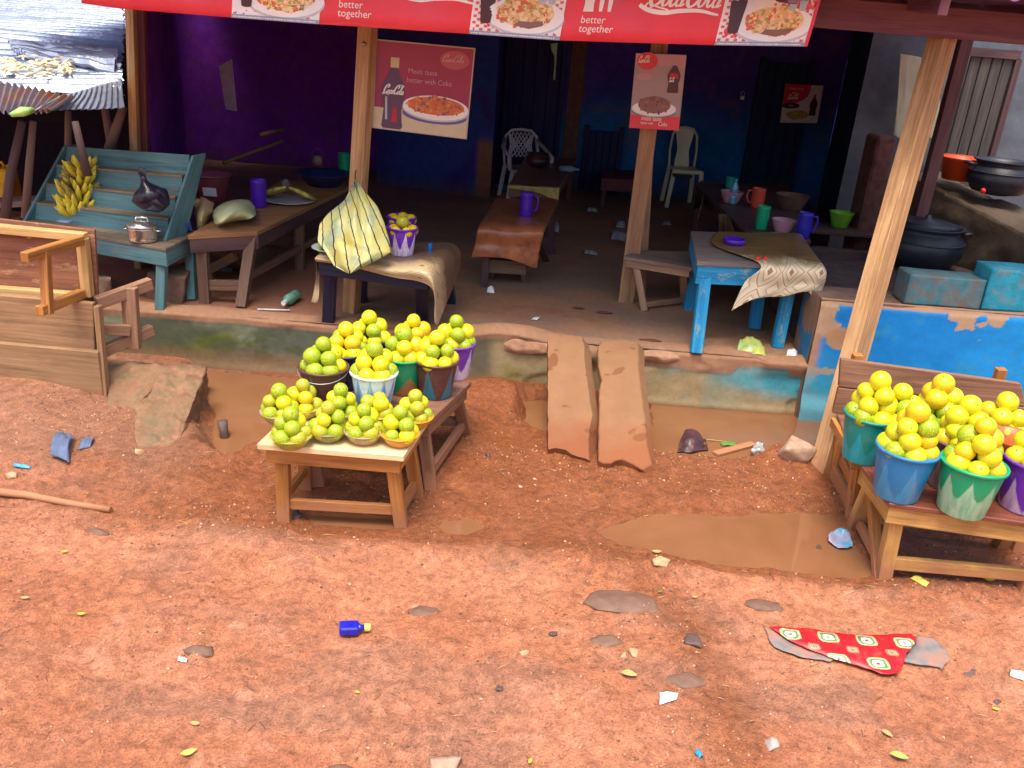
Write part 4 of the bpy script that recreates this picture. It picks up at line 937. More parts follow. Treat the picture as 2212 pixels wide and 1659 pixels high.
# table with copper coloured cloth
z_ = .80; cs = quad(z_, (1037, 488), (1166, 493), (1201, 431), (1072, 430))
td = table('dining_table', 'dining table under a shiny copper plastic cloth with a purple jug', 'table', cs, FZ, .025, .055, .07, .01, MDUSK, MDUSK, MDUSK, feet=[None, Z(1180, 563, FZ), Z(1194, 548, FZ), None])
MCOP = plain('copper_oilcloth', (.40, .13, .05), .28, .6, var=.35, scale=5, bmp=.4, dirt=(.16, .05, .03), dirt_amt=.4)
e = [c+Vector((0, 0, .008)) for c in cs]
dn = lambda p, z, dy=-.02: Vector((p.x, p.y+dy, z))
rows = [[e[3], e[3].lerp(e[2], .5), e[2], e[2]+Vector((.02, 0, -.05))], [e[0].lerp(e[3], .5), (e[0]+e[1]+e[2]+e[3])/4, e[1].lerp(e[2], .5), e[1].lerp(e[2], .5)+Vector((.02, 0, -.05))],
        [e[0]+Vector((-.005, -.008, 0)), e[0].lerp(e[1], .5)+Vector((0, -.008, 0)), e[1]+Vector((.01, -.008, 0)), e[1]+Vector((.03, .02, -.05))],
        [dn(e[0]+Vector((-.03, 0, 0)), .66, -.03), dn(e[0].lerp(e[1], .5), .66, -.05), dn(e[1], .66, -.03), dn(e[1], .66, 0)], [dn(e[0]+Vector((-.05, 0, 0)), .565, -.04), dn(e[0].lerp(e[1], .45), .575, -.06), dn(e[1]+Vector((-.02, 0, 0)), .50, -.04), dn(e[1], .53, -.01)]]
cloth_over('oilcloth', 'shiny copper coloured oilcloth with creased torn front on the dining table', rows, MCOP, .014, 6, 5)
cs = quad(.52, (1040, 560), (1138, 566), (1150, 545), (1055, 540))
table('small_stool', 'small mud brown stool in front of the copper covered table', 'stool', cs, FZ, .025, .04, .08, .01, MINT, MINT, MINT, feet=[Z(1058, 600, FZ), Z(1132, 608, FZ), None, None])
z_ = .80; cs = quad(z_, (1098, 400), (1206, 407), (1246, 341), (1135, 338))
table('dining_table', 'far brown dining table with frayed gold cloth edge and a pot before the lattice chair', 'table', cs, FZ, .025, .055, .08, .01, wood('shiny_brown_top', (.16, .08, .06), (.24, .12, .09), rough=.3), MDUSK, MINT)
e = [c+Vector((0, -.01, .004)) for c in cs]
rows = [[e[0].lerp(e[3], .03), e[0].lerp(e[1], .33)+Vector((0, .03, 0)), e[0].lerp(e[1], .66)+Vector((0, .03, 0)), e[1].lerp(e[2], .03)], [e[0]+Vector((0, -.02, 0)), e[0].lerp(e[1], .33)+Vector((0, -.02, 0)), e[0].lerp(e[1], .66)+Vector((0, -.02, 0)), e[1]+Vector((0.01, -.02, 0))],
        [e[0]+Vector((0, -.02, -.03)), e[0].lerp(e[1], .33)+Vector((0, -.02, -.04)), e[0].lerp(e[1], .66)+Vector((0, -.02, -.06)), e[1]+Vector((.01, -.02, -.14))]]
cloth_over('cloth_edging', 'frayed gold edging of cloth along the front of the far dining table', rows, plain('gold_cloth', (.50, .36, .12), .5, var=.4), .008, 6, 8, 30, 14)
# bench by the middle post
cs = [Z(1347, 553, .70), Z(1496, 578, .70), Z(1492, 543, .70), Z(1378, 541, .70)]
table('plank_bench', 'grey worn bench with a bowed plank top between the leaning post and blue table', 'bench', cs, FZ, .03, .05, .05, .02, wood('grey_bench_plank', (.22, .15, .12), (.32, .23, .17), dark=(.12, .08, .07)), wood('bench_leg_wood', (.34, .20, .12), (.44, .28, .18)), None,
      stretch=[(0, 1, .12, .04, .025)], feet=[Z(1392, 672, FZ), Z(1482, 664, FZ)+Vector((0, .1, 0)), Z(1486, 640, FZ), Z(1374, 644, FZ)])
# blue table
z_ = .90; cs = quad(z_, (1506, 566), (1772, 578), (1726, 508), (1492, 499))
tg = table('blue_table', 'bright blue table with grey worn top and a patterned cloth on its right half', 'table', cs, FZ, .025, .075, .12, .015, wood('grey_blue_worn_top', (.17, .15, .15), (.28, .20, .14), dark=(.09, .07, .08)), MBLUE, MBLUE,
      feet=[Z(1506, 768, FZ)+Vector((0, .05, 0)), Z(1688, 763, FZ)+Vector((0, .12, 0)), Z(1650, 742, FZ)+Vector((0, .3, 0)), None], tops=[None, (1.80, 5.64, .87), (1.74, 6.15, .87), None])
e = [c+Vector((0, 0, .008)) for c in cs]
m_ = lambda k: e[0].lerp(e[1], k); n_ = lambda k: e[3].lerp(e[2], k)
MPAT = diamondmat('diamond_oilcloth', (.74, .64, .44), (.17, .10, .035), (.30, .19, .10), 2.6)
rows = [[n_(.25), n_(.55), n_(.85), n_(1)+Vector((.01, 0, 0)), n_(1)+Vector((.05, 0, -.06))], [m_(.12).lerp(n_(.2), .5), m_(.5).lerp(n_(.5), .5), m_(.8).lerp(n_(.8), .5), m_(1).lerp(n_(1), .5)+Vector((.01, 0, 0)), m_(1).lerp(n_(1), .5)+Vector((.05, 0, -.08))],
        [m_(.50)+Vector((0, -.008, 0)), m_(.65)+Vector((0, -.01, 0)), m_(.8)+Vector((0, -.01, 0)), m_(1)+Vector((.012, -.01, 0)), m_(1)+Vector((.05, .03, -.08))],
        [m_(.40)+Vector((0, -.03, -.12)), m_(.60)+Vector((0, -.04, -.15)), m_(.78)+Vector((0, -.03, -.13)), m_(.97)+Vector((.0, -.05, -.11)), m_(1)+Vector((.04, .0, -.16))],
        [m_(.33)+Vector((0, -.04, -.31)), m_(.50)+Vector((0, -.05, -.22)), m_(.74)+Vector((0, -.035, -.20)), m_(.92)+Vector((0, -.05, -.16)), m_(1)+Vector((.015, -.04, -.28))]]
cloth_over('patterned_tablecloth', 'cream and brown diamond patterned cloth draped over the blue table corner', rows, MPAT, .010, 6, 9, 54, 54)
# long dark table with the jugs
z_ = .86; cs = quad(z_, (1611, 500), (1752, 520), (1700, 392), (1502, 396))
table('serving_table', 'long black serving table loaded with jugs and bowls behind the blue table', 'table', cs, FZ, .025, .06, .09, .01, MDUSK, MDUSK, MDUSK)
for k, (P_, lb) in enumerate((([(1503, 398), (1525, 392), (1538, 440), (1520, 445)], 'ragged brown striped cloth corner hanging from the far left side of the black serving table'), ([(1556, 462), (1575, 462), (1612, 497), (1590, 500)], 'ragged brown striped cloth corner hanging just behind the blue table'))):
    a, b, c, d = [Z(x, y, .86) for x, y in P_]; v = Vector((-.02, -.02, 0))
    o = patch([[a+v, b+v, d+v], [a.lerp(d, .3)+Vector((-.03, -.01, -.08)), b.lerp(c, .2)+Vector((-.03, -.01, -.10)), d+Vector((-.03, -.02, -.06))], [a.lerp(d, .5)+Vector((-.04, 0, -.16)), b.lerp(c, .3)+Vector((-.04, 0, -.2)), d+Vector((-.03, 0, -.12))]], 16, 12, .012, 6, 4+k).build('cloth_corner', clothmat('striped_cloth%s' % ('', '_b')[k], (.45, .28, .13), (.14, .07, .04), (.1, .05, .04), 12), solid=.002)
    tag(o, lb, 'cloth')
# small red cloth covered table far back
cs = quad(.66, (1300, 385), (1378, 388), (1375, 368), (1306, 366))
ts = table('small_table', 'small dark red covered table at the back wall left of the leaning post', 'table', cs, FZ, .02, .04, .12, .0, plain('dark_red_cloth', (.14, .03, .04), .6), MDUSK, plain('dark_red_cloth', (.14, .03, .04), .6))
# ---------------------------------------------------------------- plastic chairs
MPL = plain('ivory_plastic', (.78, .74, .55), .4, .5, var=.06, scale=5, bmp=.03)
MPLW = plain('grey_white_plastic', (.60, .56, .62), .45, .5, var=.08, scale=5, bmp=.03)
def chair(foot_l, foot_r, wdt, ht, name, label, mat, yaw=0, arm=False, lattice=False, sc=1.0):
    c = (foot_l+foot_r)/2; t = thing(name, label, 'chair', c); rz = Matrix.Rotation(yaw, 3, 'Z')
    def P(x, y, z): return c+rz @ Vector((x*wdt, y*wdt, z*ht))
    part('seat', patch([[P(-.42, -.02, .50), P(0, -.04, .495), P(.42, -.02, .50)], [P(-.42, .5, .49), P(0, .5, .475), P(.42, .5, .49)], [P(-.36, .95, .49), P(0, .97, .48), P(.36, .95, .49)]], 16, 12, 0), mat, t, solid=.012)
    part('seat_rim', MB().board(P(-.42, -.03, .48), P(.42, -.03, .48), .02, .04), mat, t.children[0], bev=.004)
    for sx in (-1, 1):
        part('leg', MB().board(P(sx*.5, -.06, 0), P(sx*.40, 0, .50), .05*sc, .05*sc, up=(0, 1, 0)), mat, t, bev=.008)
        part('leg', MB().board(P(sx*.44, 1.08, 0), P(sx*.37, .92, .50), .05*sc, .045*sc, up=(0, 1, 0)), mat, t, bev=.008)
    fr = [P(-.38, .95, .47), P(-.41, 1.02, .70), P(-.37, 1.08, .90), P(-.24, 1.1, .985), P(0, 1.12, 1.0), P(.24, 1.1, .985), P(.37, 1.08, .90), P(.41, 1.02, .70), P(.38, .95, .47)]
    part('back_frame', MB().tube(fr, .024*sc, 10, flat=.6), mat, t)
    if lattice:
        mb = MB()
        for k in range(-4, 5):
            for s_ in (-1, 1):
                x0 = k*.1; a = P(max(-.3, min(.3, x0-s_*.2)), 1.0, .6); b = P(max(-.3, min(.3, x0+s_*.2)), 1.1, .96); mb.tube([a, a.lerp(b, .5), b], .008, 6)
        part('lattice_back', mb, mat, t)
    else:
        part('back_splat', patch([[P(-.29, 1.1, .975), P(0, 1.12, .995), P(.29, 1.1, .975)], [P(-.24, 1.07, .85), P(0, 1.1, .85), P(.24, 1.07, .85)], [P(-.18, 1.03, .7), P(0, 1.06, .7), P(.18, 1.03, .7)], [P(-.22, .99, .56), P(0, 1.0, .56), P(.22, .99, .56)], [P(-.22, .95, .49), P(0, .96, .49), P(.22, .95, .49)]], 12, 20, 0), mat, t, solid=.008)
    if arm:
        for sx in (-1, 1):
            part('armrest', MB().tube([P(sx*.39, 1.06, .86), P(sx*.50, .7, .76), P(sx*.52, .3, .72), P(sx*.50, .02, .70), P(sx*.46, -.03, .5)], .026, 8, flat=.6), mat, t)
    return t
fa, fb = Z(1439, 448, FZ), Z(1509, 452, FZ); wch = (fb-fa).length
chair(fa, fb, wch, .90, 'plastic_chair', 'ivory plastic armless chair standing before the dark back wall', MPL, .05)
fa, fb = Z(1100, 395, FZ), Z(1195, 400, FZ)
qa = Y(1150, 300, 10.25); tq = chair(Vector((qa.x-.24, 9.95, FZ)), Vector((qa.x+.24, 9.95, FZ)), .50, Y(1146, 283, 10.4).z-FZ, 'plastic_armchair', 'pale lattice backed plastic armchair behind the far dining table', MPLW, .25, True, True)
# ================================================================ LEFT: overturned tables in the foreground
MPAN = wood('stained_ply', (.23, .095, .055), (.34, .15, .085), dark=(.10, .04, .03), stain=.6, peel=(.42, .24, .13))
MCRM = wood('cream_rail_wood', (.54, .32, .12), (.70, .46, .20), dark=(.40, .20, .08), stain=.4)
t = thing('overturned_table', 'brown table tipped on its side with cream rails and legs pointing forward', 'table', Y(110, 660, 4.62))
def YP(L, y): return [Y(a, b, yy) for (a, b), yy in zip(L, y if isinstance(y, (list, tuple)) else [y]*len(L))]
part('tabletop', MB().slab(YP([(-60, 652), (213, 672), (204, 497), (-60, 466)], 4.64), .02, down=(0, 1, 0)), MPAN, t, bev=.002)
part('rail', MB().board(Y(-60, 488, 4.60), Y(186, 512, 4.60), .055, .045), MCRM, t, bev=.003)
part('rail', MB().board(Y(-60, 622, 4.60), Y(180, 640, 4.60), .055, .04), MCRM, t, bev=.003)
part('rail', MB().board(Y(178, 514, 4.60), Y(190, 640, 4.60), .055, .05, up=(0, 1, 0)), MCRM, t, bev=.003)
part('leg', MB().board(Y(176, 518, 4.57), Y(52, 556, 4.16), .045, .05), MORG, t, bev=.003)
part('leg', MB().board(Y(176, 634, 4.57), Y(84, 672, 4.18), .045, .05), MORG, t, bev=.003)
part('stretcher', MB().board(Y(96, 543, 4.30), Y(104, 678, 4.24), .045, .05, up=(0, 1, 0)), MORG, t, bev=.003)
MPLK = wood('dusty_plank_wood', (.31, .18, .09), (.41, .245, .13), dark=(.15, .085, .05), stain=.7)
t = thing('overturned_bench', 'dusty bench of two wide planks tipped on its side with its frame facing the wall', 'bench', Y(100, 870, 4.48))
part('plank', MB().slab(YP([(-70, 732), (204, 758), (200, 655), (-70, 632)], 4.50), .035, down=(0, 1, 0)), MPLK, t, bev=.004)
part('plank', MB().slab(YP([(-70, 838), (224, 868), (211, 761), (-70, 735)], 4.47), .035, down=(0, 1, 0)), MPLK, t, bev=.004)
part('end_board', MB().board(Y(211, 660, 4.53), Y(230, 862, 4.50), .03, .05, up=(0, 1, 0)), MPLK, t, bev=.003)
MFRM = wood('mauve_frame_wood', (.29, .155, .09), (.39, .22, .135), dark=(.2, .1, .08))
part('leg', MB().board(Y(279, 620, 4.74), Y(288, 752, 4.74), .085, .05, up=(0, 1, 0)), MFRM, t, bev=.004)
part('arm', MB().board(Y(208, 655, 4.60), Y(326, 612, 4.86), .05, .07), MFRM, t, bev=.004)
part('arm', MB().board(Y(212, 710, 4.60), Y(280, 713, 4.72), .04, .065), MFRM, t, bev=.004)
part('arm', MB().board(Y(216, 762, 4.60), Y(329, 711, 4.86), .05, .065), MFRM, t, bev=.004)
# ================================================================ LEFT: shack with sheet iron roof
def galv(name, c, rough, rust=0.0, rustc=(.30, .12, .05)):
    m, t, b = _mat(name); co = coord(t); col = ramp(t, noise(t, co, 3, 5, .6), [(.3, tuple(v*.72 for v in c)), (.7, c)])
    n2 = noise(t, co, 2.2, 6, .75); f = ramp(t, n2, [(.60-rust*.35, (0, 0, 0)), (.72-rust*.3, (1, 1, 1))]); col = mixc(t, f, col, rustc)
    t.links.new(col, b.inputs['Base Color']); b.inputs['Metallic'].default_value = .55; b.inputs['Roughness'].default_value = rough; bump(t, b, noise(t, co, 9, 4), .4, .03); return m
MG1 = galv('galvanised_sheet', (.40, .47, .62), .34, .18, (.20, .20, .30)); MG2 = galv('bright_galvanised_sheet', (.66, .70, .80), .3, .0, (.3, .3, .35)); MG3 = galv('rusty_sheet', (.24, .20, .24), .5, .35)
def RP(px, py, off=0):
    n = Vector((0, -.125, 1)); p0 = Vector((0, 5.3, 1.60+off)); d = ray(px, py); return CC + d*((p0-CC).dot(n)/d.dot(n))
sr = thing('sheet_iron_roof', 'low patched roof of crinkled galvanised sheets over the neighbouring shack', 'roof', RP(140, 200))
for q, off, nr, sd_, mt2 in (([(-700, -80), (-700, 0), (268, 66), (258, 8)], -.10, 16, 1, MG1), ([(-600, -10), (-600, 50), (262, 100), (266, 50)], -.05, 9, 2, MG1), ([(-600, 40), (-600, 110), (252, 158), (262, 92)], -.02, 8, 3, MG1), ([(-600, 95), (-600, 200), (262, 196), (258, 146)], .0, 7, 4, MG1), ([(20, 100), (60, 128), (245, 150), (254, 108)], .03, 7, 6, MG2)):  # sheets carried far out of view to the left to shade the shack
    a, b, c, d = [RP(x, y, off) for x, y in q]
    part('roof_sheet', corr(b, a, d, c, nr, .024, 's', mt2, sd_, .09, .01, 30), mt2, sr)
a, b, c, d = RP(60, 240, .0), RP(268, 224, -.04), RP(262, 172, .03), RP(120, 210, .03)
part('roof_sheet', corr(d, c, b+Vector((0, 0, -.02)), a, 13, .016, 's', MG2, 5, .03, .04, 8), MG2, sr)
a, b, c, d = RP(-80, 165, .05), RP(158, 208, .04), RP(110, 242, -.0), RP(-80, 238, -.03)
part('roof_sheet', corr(a, b, c, d, 16, .014, 's', MG3, 7, .03, .03, 8), MG3, sr)
mb = MB(); rr = random.Random(12)
for k in range(110):
    px = rr.uniform(-10, 155); py = 143+rr.gauss(0, 11)+px*.02; py = max(118, min(172, py))
    p = RP(px, py, .045+rr.random()*.03); a = rr.random()*6.28; L = rr.uniform(.02, .05); dv = Vector((math.cos(a), math.sin(a), rr.uniform(-.2, .3)))*L
    mb.tube([p-dv, p+Vector((0, 0, .008)), p+dv], [.004, rr.uniform(.008, .013), .004], 6)
tag(mb.build('dried_cassava', plain('dried_cassava', (.86, .72, .48), .7, var=.15)), 'pale dried root pieces spread on the sheet iron roof to dry', 'dried food', kind='stuff')
mb = MB().tube([RP(24, 248, .03), RP(48, 241, .05), RP(70, 238, .04)], [.012, .026, .016], 8); tag(mb.build('green_gourd', plain('gourd_green', (.35, .62, .16), .5)), 'long green fruit lying on the lower edge of the iron roof', 'fruit')
MSTK = wood('dark_stick_wood', (.10, .06, .06), (.17, .10, .09)); MSTK2 = wood('pale_stick_wood', (.26, .17, .14), (.36, .24, .19))
def stick(L, yy, r, label, mat=MSTK, name='roof_prop'):
    pts = [Y(a, b, y) for (a, b), y in zip(L, yy if isinstance(yy, (list, tuple)) else [yy]*len(L))]
    o = MB().tube(pts, [r*(1-.25*k/(len(pts)-1)) for k in range(len(pts))], 8).build(name, mat); return tag(o, label, 'post')
stick([(8, 500), (22, 380), (48, 262)], 5.7, .035, 'thick dark leaning prop under the left end of the iron roof')
stick([(55, 470), (64, 350), (72, 262)], 5.9, .03, 'brown prop just right of the thick dark leaning prop', MSTK2)
stick([(190, 380), (178, 330), (162, 262)], 5.45, .028, 'dark stick standing behind the stepped rack above the bananas')
stick([(148, 320), (147, 240)], 6.6, .03, 'grey stake in the shade behind the stepped rack', MSTK2)
stick([(243, 322), (226, 235)], 6.4, .035, 'left stick of the crossed pair beside the corner post', MSTK2)
stick([(236, 322), (252, 275), (266, 232)], 6.3, .04, 'right stick of the crossed pair beside the corner post', MSTK2)
# dim back of the shack
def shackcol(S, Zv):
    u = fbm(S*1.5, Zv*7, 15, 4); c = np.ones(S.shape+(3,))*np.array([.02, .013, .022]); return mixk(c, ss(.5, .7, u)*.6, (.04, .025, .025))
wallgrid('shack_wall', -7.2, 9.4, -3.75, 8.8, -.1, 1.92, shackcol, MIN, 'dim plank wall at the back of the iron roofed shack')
wallgrid('shack_wall', -7.2, 6.2, -7.2, 9.4, -.1, 1.8, shackcol, MIN, 'unseen plank wall added at the far left to keep sky light out of the shack')  # added out of view, blocks sky light from the left
o = MB().board(Y(-60, 441, 6.2), Y(128, 431, 6.2), .25, .04).build('shack_shelf', MSTK2, bev=.004); tag(o, 'grey plank shelf in the shack behind the stepped rack', 'shelf')
# yellow jerrycan
jp = Z(8, 422, .45); jt = thing('jerrycan', 'yellow plastic jerrycan in the shade under the iron roof', 'jerrycan', (jp.x, jp.y, .42)); MYJ = plain('yellow_jerry', (.78, .42, .01), .4)
part('can_body', MB().board((jp.x, jp.y, .42), (jp.x, jp.y, .70), .26, .18, up=(0, 1, 0), taper=.9), MYJ, jt, bev=.02)
part('handle', MB().tube([(jp.x-.08, jp.y, .70), (jp.x-.06, jp.y, .745), (jp.x+.03, jp.y, .745), (jp.x+.05, jp.y, .70)], .014), MYJ, jt)
part('cap', MB().lathe([(.025, 0), (.025, .03), (0, .03)], (jp.x+.09, jp.y, .70), 12), MYJ, jt)
# ================================================================ KITCHEN at the right
def bluecol(S, Zv, x0):
    X = S+x0; u = fbm(X*2.2, Zv*3, 100, 5); v = fbm(X*9, Zv*9, 101, 4)
    c = np.ones(S.shape+(3,))*np.array([.004, .235, .64]); c = mixk(c, ss(.45, .7, u)*.6, (.01, .33, .78)); c = mixk(c, ss(.6, .68, v)*.5, (.03, .28, .5))
    clay = (.45, .26, .15)
    c = mixk(c, ss(x0+.10, x0+.02, X+.12*(v-.5)), clay)
    chips = (fbm(X*5, Zv*7, 102, 5) > .655); c = mixk(c, chips*1.0, (.5, .33, .2))
    top = .735+.03*(u-.5); c = mixk(c, ss(top-.012, top, Zv), clay)
    # big bare patch low on the left
    d = np.hypot((X-x0-.16)/.09, (Zv-.50)/.07)+.8*(v-.5); c = mixk(c, ss(1.05, .9, d), (.50, .28, .14))
    c = mixk(c, ss(.18, .08, Zv+.08*(u-.5)), (.42, .33, .2)); c = mixk(c, ss(.34, .2, Zv+.1*(u-.5))*.8, (.05, .38, .5))
    c = mixk(c, ss(.012, .004, np.abs(Zv-.24-.06*np.sin((X-x0)*5)+.02*u))*ss(x0+.7, x0+.1, X)*.0, (.3, .3, .2))
    return c
bl0 = Y(1776, 645, 5.28); BX0 = bl0.x; BZT = .765
def box_wall():
    nx, nz = 330, 110; s = np.linspace(0, 2.9, nx); z = np.linspace(-.2, BZT, nz); S, ZZ = np.meshgrid(s, z)
    Xw = BX0+S; lump = (fbm(Xw*3, ZZ*4, 111, 4)-.5); edge = ss(BZT-.06, BZT, ZZ)
    Yw = 5.27+.02*lump+edge*.02-.03*ss(.12, 0, ZZ); Zw = ZZ+.02*(fbm(Xw*3, ZZ*0, 112, 3)-.5)*edge
    c = bluecol(S, ZZ, BX0)
    o = fastgrid('blue_wall', np.stack([Xw, Yw, Zw], -1).reshape(-1, 3), nx, nz, vcol('chipped_blue_paint', rough=.6, spec=.35, scale=20, bmp=.3, mott=.14), np.concatenate([c, np.ones(S.shape+(1,))], -1).reshape(-1, 4))
    tag(o, 'low bright blue painted kitchen wall with chipped plaster edge', 'wall')
    # end face, top, back as children
    mb = MB(); s2 = np.linspace(0, .34, 40); S2, Z2 = np.meshgrid(s2, z); V = np.stack([BX0+.015*(fbm(S2*9, Z2*5, 5, 4)-.5)-.006, 5.62-S2, Z2], -1).reshape(-1, 3)
    u = fbm(S2*9, Z2*5, 120, 4); c = np.ones(S2.shape+(3,))*np.array([.02, .16, .33]); c = mixk(c, ss(.42, .55, u), (.26, .16, .10))
    e = fastgrid('wall_end', V, 40, nz, bpy.data.materials['chipped_blue_paint'], np.concatenate([c, np.ones(S2.shape+(1,))], -1).reshape(-1, 4)); e.parent = o
    t3 = MB().slab([(BX0, 5.285, BZT-.012), (BX0+2.9, 5.285, BZT-.012), (BX0+2.9, 5.62, BZT-.012), (BX0, 5.62, BZT-.012)], .9).build('wall_top', plain('mud_wall_top', (.20, .12, .09), .9, bmp=.6)); t3.data.transform(Matrix.Translation(t3.location)); t3.location = (0, 0, 0); t3.parent = o
box_wall()
# blocks on the wall
MBLKB = plain('blue_grey_block', (.05, .22, .27), .8, var=.35, bmp=.6, dirt=(.17, .14, .12), dirt_amt=.5); MBLKC = plain('turquoise_block', (.02, .32, .45), .8, var=.3, bmp=.6, dirt=(.20, .26, .24), dirt_amt=.42)
def blk(x0, x1, y0, z0, z1, dp, name, label, mat, seed):
    P = [(x, y, z) for x in (x0, x1) for y in (y0, y0+dp) for z in (z0, z1)]
    o = rockmesh(P, .006, 4, 9, seed).build(name, mat); tag(o, label, 'block')
a, b = Y(1957, 640, 5.31), Y(2116, 658, 5.31); zt = Y(2030, 600, 5.31).z; blk(a.x, b.x, 5.31, BZT-.005, zt+.005, .20, 'mud_block', 'grey blue clay block in front of the big black pot on the blue wall', MBLKB, 3)
a, b = Y(2123, 658, 5.31), Y(2300, 670, 5.31); zt = Y(2160, 582, 5.31).z; blk(a.x, b.x, 5.31, BZT-.005, zt, .22, 'mud_block', 'turquoise clay block at the right edge of the photo on the blue wall', MBLKC, 5)
# hearth slab and dark kitchen floor bank
MSOOT = plain('sooty_clay', (.075, .05, .045), .9, var=.4, bmp=.7); MMUD = brickmat('brown_clay', (.22, .13, .075), (.17, .10, .06), (.09, .06, .04), 3.0)
o = rockmesh([(x, y, z) for x in (BX0+.05, BX0+2.8) for y in (5.60, 7.0) for z in (.28, .72)], .02, 5, 4, 8).build('hearth', MSOOT); tag(o, 'soot blackened clay cooking hearth behind the blue wall', 'hearth')
# diagonal mud brick counter
a0, a1 = Y(1955, 372, 7.6), Y(2320, 560, 5.75); dv = (a1-a0); per = Vector((dv.y, -dv.x, 0)).normalized(); per = per if per.x > 0 else -per
P = []
for q in (a0, a1):
    for k in (0, .42):
        P += [q+per*k, Vector(((q+per*k).x, (q+per*k).y, .3))]
mb = rockmesh(P, .05, 5, 5, 14); o = mb.build('clay_counter', MMUD); tag(o, 'long slanting mud brick counter behind the big black pot', 'counter')
# big black pot
def pot(c, r, h, name, label, mat, lid=None, handles=True):
    t = thing(name, label, 'pot', c)
    prof = [(r*.35, 0), (r*.75, h*.08), (r*.98, h*.35), (r, h*.5), (r*.95, h*.68), (r*.80, h*.80), (r*.78, h*.84), (r*.90, h*.90), (r*.92, h*.93), (r*.85, h*.93), (r*.74, h*.84), (r*.7, h*.6), (r*.3, h*.2), (0, h*.2)]
    part('pot_body', MB().lathe(prof, c, 48), mat, t)
    part('rim_band', MB().lathe([(r*.985, h*.60), (r*1.01, h*.62), (r*.985, h*.64)], c, 48), mat, t)
    if handles:
        for s in (-1, 1): part('handle', MB().tube([c+Vector((s*r*.93, -.03, h*.78)), c+Vector((s*r*1.12, -.03, h*.80)), c+Vector((s*r*1.12, .05, h*.80)), c+Vector((s*r*.93, .05, h*.78))], .014), mat, t)
    if lid: part('lid', MB().lathe([(r*.82, h*.93), (r*.6, h*1.0), (r*.1, h*1.05), (r*.06, h*1.12), (0, h*1.13)], c, 40), lid, t)
    return t
MIRON = plain('cast_iron', (.018, .022, .035), .45, .5, var=.4, bmp=.4)
pc = Z(1990, 582, .72); pot(Vector((pc.x, pc.y+.1, .71)), .30, .36, 'cooking_pot', 'big round black cast pot on the hearth behind the blue wall', MIRON, MIRON)
p = Y(2150, 420, 6.9); pot(Vector((p.x, 6.9, p.z)), .24, .28, 'cooking_pot', 'dark pot on the clay counter beside the orange basin', MIRON, None)
# orange basin on the counter
MORB = plain('orange_plastic', (.62, .075, .02), .35, var=.1); p = Y(2068, 388, 7.2)
t = thing('orange_basin', 'orange plastic basin on the clay counter in the kitchen', 'basin', p); part('basin_wall', MB().lathe([(.12, 0), (.16, .15), (.19, .17), (.19, .18), (.155, .17), (.11, .02), (0, .02)], p, 32), MORB, t)
p = Y(2122, 418, 6.6); tag(MB().ball(p+Vector((0, 0, .02)), .02).build('tomato', plain('tomato_red', (.7, .02, .02), .3)), 'small red tomato on the clay counter near the dark pot', 'tomato')
# yard wall beyond, with door and sheets
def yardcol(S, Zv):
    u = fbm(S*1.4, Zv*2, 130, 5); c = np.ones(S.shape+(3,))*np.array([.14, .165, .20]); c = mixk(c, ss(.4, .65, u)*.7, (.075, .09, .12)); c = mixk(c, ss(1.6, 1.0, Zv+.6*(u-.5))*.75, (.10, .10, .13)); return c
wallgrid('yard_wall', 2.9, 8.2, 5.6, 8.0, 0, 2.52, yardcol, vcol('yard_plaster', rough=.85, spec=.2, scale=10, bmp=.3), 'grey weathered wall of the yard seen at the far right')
a, b = Y(2040, 340, 8.0), Y(2130, 345, 8.0); t = thing('yard_door', 'grey weathered plank door in the yard wall at the far right', 'door', (a.x, 8.0, .3)); zt = Y(2130, 122, 8.0).z; MYD = wood('grey_door_wood', (.06, .055, .055), (.11, .095, .09), dark=(.07, .06, .07))
mb = MB(); n = 4; wd = (b.x-a.x)/n
for k in range(n): mb.board((a.x+wd*(k+.5), 8.0, .3), (a.x+wd*(k+.5), 8.0, zt), wd-.01, .03, up=(0, 1, 0))
part('door_leaf', mb, MYD, t, bev=.003); part('door_frame', MB().board((a.x-.05, 7.985, zt+.03), (b.x+.03, 7.985, zt+.03), .05, .07, up=(0, 0, 1)), MDUSK, t); part('door_frame', MB().board((b.x+.03, 7.985, .3), (b.x+.03, 7.985, zt), .05, .05, up=(0, 1, 0)), MDUSK, t)
for (u0, v0, u1, v1, lb, nm_) in ((1945, 116, 1990, 300, 'pale cream sheet hung on the yard wall left of the big leaning post', 0), (2000, 140, 2036, 300, 'pale sheet hung on the yard wall right of the big leaning post', 1)):
    aa = [[Y(u0+(u1-u0)*k/3, v0+(5 if k else 0)*k/2, 7.93) for k in range(4)], [Y(u0-6+(u1-u0)*k/3, (v0+v1)/2, 7.92) for k in range(4)], [Y(u0-15+(u1-u0)*k/3, v1-(8 if nm_ == k % 2 else 0), 7.93) for k in range(4)]]
    o = patch(aa, 16, 26, .01, 5, 4+nm_).build('hanging_sheet', plain('cream_sheet', (.42, .42, .30), .8, var=.12, scale=3, dirt=(.25, .24, .2), dirt_amt=.3), solid=.004); tag(o, lb, 'sheet')
o = MB().board((Y(1905, 300, 7.7).x, 7.7, .3), Y(1905, 292, 7.7), .16, .3, up=(0, 1, 0)).build('clay_stove', plain('red_clay_stove', (.13, .055, .045), .9, var=.4, bmp=.6), bev=.02); tag(o, 'dark red clay stove block left of the big leaning post', 'stove')
# shelf for the green bowl
p = Z(1812, 492, .78); o = MB().board((p.x-.35, p.y, .765), (p.x+.35, p.y, .765), .4, .03).build('dark_shelf', MDUSK, bev=.003); tag(o, 'dark shelf board holding the green bowl in the kitchen', 'shelf')
